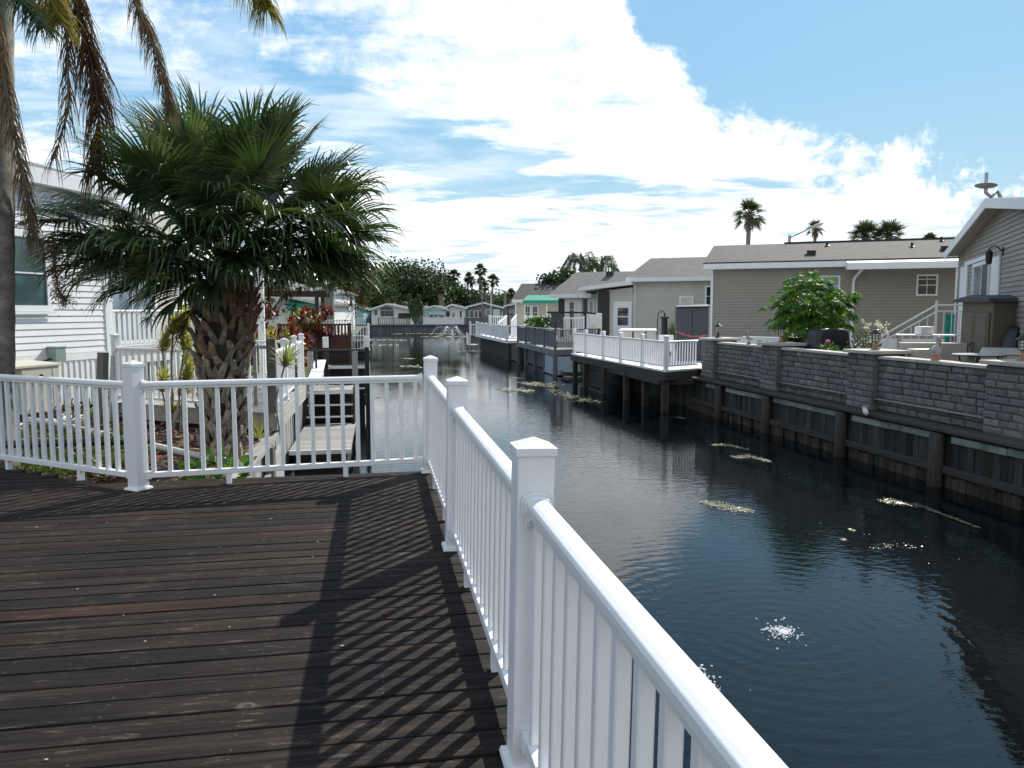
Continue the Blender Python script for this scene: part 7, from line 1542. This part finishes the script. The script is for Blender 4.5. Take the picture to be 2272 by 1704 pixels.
def fan_palm(name, label, base, H, cr, rg, lean=0.0, n=30, mat='palm_far', skirt=0, trunk=.16, group=None, boots=False, leaf_n=14, w=.075, tm='trunk_far', el0=-35):
    t = thing(name, label, 'palm tree', base, 0, group); m = MB(); K = 8; m.tube([(lean * (k / K) ** 2, 0, H * k / K) for k in range(K + 1)], [trunk * (1.25 - .45 * k / K) for k in range(K + 1)], 10)
    if boots:
        for k in range(70): a = k * 2.4; z = H - cr * .9 + cr * .85 * k / 70; r = trunk * 1.25; o = Vector((lean + r * math.cos(a), r * math.sin(a), z)); d = Vector((math.cos(a) * .5, math.sin(a) * .5, 1)).normalized() * cr * .22; m.beam(o, o + d, trunk * .32, trunk * .12)
    m.build('trunk', M[tm], t, smooth=not boots); lm, sm = MB(), MB()
    for k in range(n):
        a = k * 2.4 + rg.uniform(-.3, .3); e = R_(el0 + (82 - el0) * ((k + .5) / n) ** .8 + rg.uniform(-8, 8)); fan_leaf(lm, sm, (lean, 0, H), (math.cos(a) * math.cos(e), math.sin(a) * math.cos(e), math.sin(e)), cr * .48, cr * .56, leaf_n, R_(112), .55, w * cr, rg, segs=4, vee=False, pr=.018 * cr)
    for k in range(skirt):
        a = rg.uniform(0, 6.28); e = R_(rg.uniform(-85, -50)); fan_leaf(sm, None, (lean, 0, H - .1), (math.cos(a) * math.cos(e), math.sin(a) * math.cos(e), math.sin(e)), cr * .3, cr * .5, 10, R_(70), .5, w * cr, rg, segs=3, vee=False)
    f = lm.build('fronds', M[mat], t, recalc=False)
    if sm.v: sm.build('leaf_stalks' if not skirt else 'dead_skirt', M['frond_dead' if skirt else mat], t, recalc=False)
    return t
GP = 'tall thin fan palms behind the far houses'
for X, Y, d, cr, ln, lb in ((1577, 272, 150, 1.65, 0, 'leftmost of the tall far fan palms, standing apart'), (1705, 290, 168, 1.45, .4, 'small-crowned far palm between the leftmost and the tallest palm'), (1772, 325, 172, 1.4, -.5, 'lower far palm in the middle of the cluster, left of the tallest'), (1825, 215, 160, 1.6, .3, 'tallest of the far fan palms'), (1822, 330, 170, 1.4, .6, 'short far palm just under the tallest palm'), (1897, 375, 150, 1.25, -.3, 'lowest leaning far palm left of the rightmost one'), (1952, 318, 148, 1.5, .2, 'rightmost of the tall far fan palms')):
    p = atd(*zc(4, X, Y), d); fan_palm('tall_palm', lb, (p.x, p.y, .96), p.z - .96, cr, rg, ln, 26, 'palm_far', 5, .20, GP, w=.13)
for X, Y, d, cr, lb in ((1455, 420, 128, 1.0, 'short thick palm in front of the oaks above the awning windows'), (2140, 450, 140, 1.2, 'short round palm right of the far light pole')):
    p = atd(*zc(4, X, Y), d); fan_palm('short_palm', lb, (p.x, p.y, .96), p.z - .96, cr, rg, 0, 34, 'palm_far', 6, .45, w=.13)
p = atd(*zc(4, 1195, 690), 115); t = thing('cactus_tree', 'upright green cactus-like tree before the cream far house', 'tree', (p.x, p.y, 1.06)); m = MB()
for dx_, hh in ((-.8, 4.6), (-.3, 3.2), (.2, 3.9), (.7, 4.4), (1.0, 3.0)): m.tube([(0, 0, 0), (dx_ * .6, 0, hh * .35), (dx_, 0, hh * .6), (dx_ * 1.05, 0, hh)], [.16, .2, .26, .16], 7); leaf_bush(m, (dx_, 0, hh * .85), (.25, .25, .6), 60, .4, .10, rg)
m.build('branches', M['tree_mid'], t, recalc=False)
for X, Y0, Y1, lb in ((1855, 330, 640, 'bare thin pole among the far palms'), (1943, 420, 700, 'slim white flagpole in front of the dark grey far house')):
    p = atd(*zc(4, X, Y0), 116); m = MB(); m.tube([(p.x, p.y, 1.0), (p.x, p.y, p.z)], .09, 8); tag(m.build('pole', M['aged_white' if X > 1900 else 'timber_z']), lb, 'pole')
p = atd(*zc(4, 2082, 425), 120); t = thing('light_pole', 'far wooden light pole with a short lamp arm', 'street lamp', (p.x, p.y, .96)); m = MB(); m.tube([(0, 0, 0), (0, 0, p.z - .96)], [.24, .2], 8); m.build('pole', M['timber_z'], t); m = MB(); m.tube([(0, 0, p.z - .96), (-1.2, 0, p.z - .6)], .06, 6); m.ball((-1.4, 0, p.z - .62), (.35, .2, .12), 8, 4); m.build('lamp_arm', M['grey_metal'], t)

# palms and street lamp behind the houses on the right
def rp_(X, Y, d): return atd(*zc(6, X, Y), d)
p = rp_(388, 225, 62); fan_palm('sabal_palm', 'tall lone palm with a shaggy neck above the brown shingle roof', (p.x, p.y, 1.2), p.z - 1.2, 1.55, rg, .1, 30, 'palm_far', 3, .20, boots=True, leaf_n=18, w=.05)
p = rp_(832, 320, 96); fan_palm('sabal_palm', 'smaller palm behind the street lamp above the roof', (p.x, p.y, 1.2), p.z - 1.2, 1.4, rg, 0, 28, 'palm_far', 2, .22, boots=True, leaf_n=16, w=.055)
p = rp_(1160, 375, 55); fan_palm('sabal_palm', 'broad palm crown, left of a pair above the roof', (p.x, p.y, 1.2), p.z - 1.2, 1.45, rg, 0, 40, 'palm_far', 0, .3, leaf_n=18, w=.05, el0=-15)
p = rp_(1320, 370, 55); fan_palm('sabal_palm', 'broad palm crown, right of a pair above the roof', (p.x, p.y, 1.2), p.z - 1.2, 1.45, rg, 0, 40, 'palm_far', 0, .3, leaf_n=18, w=.05, el0=-15)
p = rp_(1590, 400, 60); fan_palm('sabal_palm', 'low palm top peeking over the roof beside the gable', (p.x, p.y, 1.2), p.z - 1.2, .75, rg, 0, 26, 'palm_far', 0, .3, leaf_n=16, w=.09, el0=0)
p = rp_(660, 410, 56); t = thing('street_lamp', 'street lamp with a long slanting arm above the brown roof', 'street lamp', (p.x, p.y, 1.2)); q = rp_(660, 365, 56); e = rp_(815, 310, 56); m = MB(); m.tube([(0, 0, 0), (0, 0, q.z - 1.2)], [.15, .11], 10); m.build('pole', M['grey_metal'], t)
m = MB(); m.tube([Vector((p.x, p.y, q.z - .25)), Vector((p.x + .2, p.y, q.z - .1)), e], .05, 8); wpart(m, 'arm', M['grey_metal'], t); m = MB(); d = (e - q).normalized(); m.ball((0, 0, 0), (.50, .20, .13), 14, 8); m.v = [tuple(e + d * (x + .35) + Vector((0, y, z + .02))) for x, y, z in m.v]; wpart(m, 'lamp_head', M['dish_grey'], t, smooth=True)
def arching_palm(label, X, YC, YT, d, r, n):
    """a feathery palm: arching fronds whose leaflets hang"""
    c = atd(*zc(5, X, YC), d); H = c.z - 1.0; t = thing('feather_palm', label, 'palm tree', (c.x, c.y, 1.0)); m = MB(); m.tube([(0, 0, 0), (.1, 0, H * .5), (0, 0, H)], [.26, .2, .16], 8); m.build('trunk', M['trunk_far'], t, smooth=True); lb, rb = MB(), MB()
    for k in range(n):
        a = k * 2.4 + rg.uniform(-.3, .3); e = rg.uniform(.05, 1.25); rr = r * rg.uniform(.8, 1.1); ca, sa = math.cos(a), math.sin(a); o = Vector((0, 0, H))
        P = [o, o + Vector((ca * .35 * rr * (1.3 - e * .5), sa * .35 * rr * (1.3 - e * .5), .55 * rr * e)), o + Vector((ca * .75 * rr * (1.2 - e * .35), sa * .75 * rr * (1.2 - e * .35), .62 * rr * e)), o + Vector((ca * 1.05 * rr * (1.15 - e * .25), sa * 1.05 * rr * (1.15 - e * .25), .25 * rr * e - .25 * rr)), o + Vector((ca * 1.15 * rr * (1.15 - e * .25), sa * 1.15 * rr * (1.15 - e * .25), -.45 * rr + .1 * rr * e))]
        r_, l_ = feather(P, .30 * r, 2, .028 * r, .8, rg, 1.0); n0 = len(lb.v); lb.v += l_.v; lb.f += [tuple(i + n0 for i in f) for f in l_.f]; n0 = len(rb.v); rb.v += r_.v; rb.f += [tuple(i + n0 for i in f) for f in r_.f]
    f_ = lb.build('fronds', M['willow_green'], t, recalc=False); rb.build('leaf_stalks', M['willow_green'], f_)
arching_palm('feathery drooping palm, taller left one of two above the cream house roof', 960, 150, 30, 95, 2.3, 26); arching_palm('feathery drooping palm, lower right one of two above the cream house roof', 1155, 175, 85, 92, 2.0, 24)
p = atd(*zc(5, 850, 250), 64); tree('dark_tree', 'dark low tree under the taller weeping tree', (p.x, p.y, 1.0), p.z - 1.0 + .4, 2.2, 'tree_dark', rg, 700, leaf=.35, trunk_h=.5)
p = atd(*zc(5, 690, 345), 95); fan_palm('short_palm', 'small palm top above the green-awning house roof', (p.x, p.y, 1.0), p.z - 1.0, 1.1, rg, 0, 26, 'palm_far', 0, .3, w=.12)
p = atd(*zc(5, 612, 340), 66); m = MB(); m.tube([(p.x, p.y, 4.2), (p.x, p.y, p.z)], .06, 8); tag(m.build('vent_stack', M['grey_metal']), 'thin grey vent stack on the green-awning house roof', 'pipe')

# ------------------------------------------------------------------ on the water
def mats(m, pts, n, rg, s=.05, thick=.012):
    for k in range(n):
        t = rg.random() * (len(pts) - 1); i = int(t); a, b = pts[i], pts[min(i + 1, len(pts) - 1)]; f = t - i; w = a[2] + (b[2] - a[2]) * f
        x = a[0] + (b[0] - a[0]) * f + rg.gauss(0, w * .6); y = a[1] + (b[1] - a[1]) * f + rg.gauss(0, w * 1.1); r = s * rg.uniform(.4, 1.3); q = rg.randint(5, 7); a0 = rg.random() * 6; z = .004 + rg.random() * thick; tl = rg.uniform(-.25, .25), rg.uniform(-.25, .25)
        m.quad(*[(x + r * math.cos(a0 + 6.283 * j / q) * rg.uniform(.7, 1.2), y + r * math.sin(a0 + 6.283 * j / q) * rg.uniform(.7, 1.2), z + r * (tl[0] * math.cos(a0 + 6.283 * j / q) + tl[1] * math.sin(a0 + 6.283 * j / q)) * .5) for j in range(q)])
m = MB(); A7 = lambda *P: [(*onz(*zc(7, X, Y), 0).to_2d(), w) for X, Y, w in P]; A5 = lambda *P: [(*onz(*zc(5, X, Y), 0).to_2d(), w) for X, Y, w in P]; A4 = lambda *P: [(*onz(*zc(4, X, Y), 0).to_2d(), w) for X, Y, w in P]
mats(m, A7((230, 825, .04), (330, 825, .1), (455, 853, .05)), 340, rg, 0.0174); mats(m, A7((375, 905, .05), (470, 895, .12), (590, 930, .04)), 400, rg, 0.0161)
mats(m, A7((160, 1190, .05), (300, 1215, .13), (475, 1245, .05)), 840, rg, 0.0124); mats(m, A7((1315, 1185, .05), (1420, 1190, .12), (1560, 1215, .05), (1700, 1270, .04), (1810, 1310, .03), (1915, 1352, .02)), 840, rg, 0.0124)
mats(m, A7((1105, 1365, .02), (1135, 1368, .02)), 32, rg, 0.0136); mats(m, A7((1045, 1428, .02), (1075, 1430, .015)), 24, rg, 0.0124); mats(m, A7((1240, 1482, .02), (1480, 1465, .10)), 60, rg, 0.0087); mats(m, A7((20, 650, .05), (50, 655, .05)), 80, rg, 0.0186)
mats(m, A7((600, 1000, .5), (1300, 1080, .6)), 14, rg, 0.006); mats(m, A7((900, 1250, .6), (1700, 1480, .6)), 16, rg, 0.006)
for P, n, s in (((( 480, 1210, .2), (600, 1215, .5), (740, 1240, .2)), 300, .07), (((275, 1260, .2), (380, 1270, .4), (500, 1280, .2)), 200, .06), (((720, 1270, .15), (800, 1310, .3), (960, 1350, .35), (1100, 1378, .15)), 420, .05), (((340, 1160, .1), (460, 1165, .1)), 60, .06)): mats(m, A5(*P), n, rg, s)
for P, n, s in ((((725, 905, .5), (900, 900, .8), (1060, 908, .5)), 120, .2), (((735, 955, .5), (960, 955, .5)), 80, .16), (((1085, 1086, .2), (1165, 1088, .2)), 60, .08), (((1085, 1165, .3), (1160, 1160, .4), (1240, 1172, .2)), 90, .08), (((1270, 872, .5), (1500, 868, .9), (1700, 876, .5)), 240, .22), (((1000, 845, .4), (1200, 840, .7), (1400, 842, .5), (1560, 845, .4)), 260, .2), (((1635, 1018, .3), (1740, 1012, .5), (1840, 1024, .3)), 140, .12), (((740, 828, .4), (900, 832, .5)), 90, .18)): mats(m, A4(*P), n, rg, s)
B3 = lambda *P: [(*onz(*zc(3, X, Y), 0).to_2d(), w) for X, Y, w in P]
mats(m, B3((1510, 1440, .12), (1610, 1440, .25), (1730, 1425, .1)), 190, rg, .03); mats(m, B3((1520, 1500, .1), (1600, 1490, .2)), 60, rg, .03)
stuff(m.build('floating_algae', M['algae'], recalc=False), 'broken patches of pale floating algae and weed on the dark water')
for (px, py, n, r, lb) in ((1738, 1402, 210, .19, 'bright sparkling bubble patch in the middle of the dark water'), (1535, 1500, 240, .24, 'foaming bubble patch half hidden behind the nearest top rail')):
    c = onz(px, py, 0); m = MB()
    for k in range(n): a = rg.uniform(0, 6.28); q = r * abs(rg.gauss(0, .5)) * (1.0 if rg.random() < .9 else 2.0); s_ = rg.uniform(.004, .014); m.ball((c.x + math.cos(a) * q, c.y + math.sin(a) * q * 1.2, s_ * .3), (s_, s_, s_ * .8), 7, 4)
    stuff(tag(m.build('bubbles', M['foam_white'], smooth=True), lb, 'bubbles'))
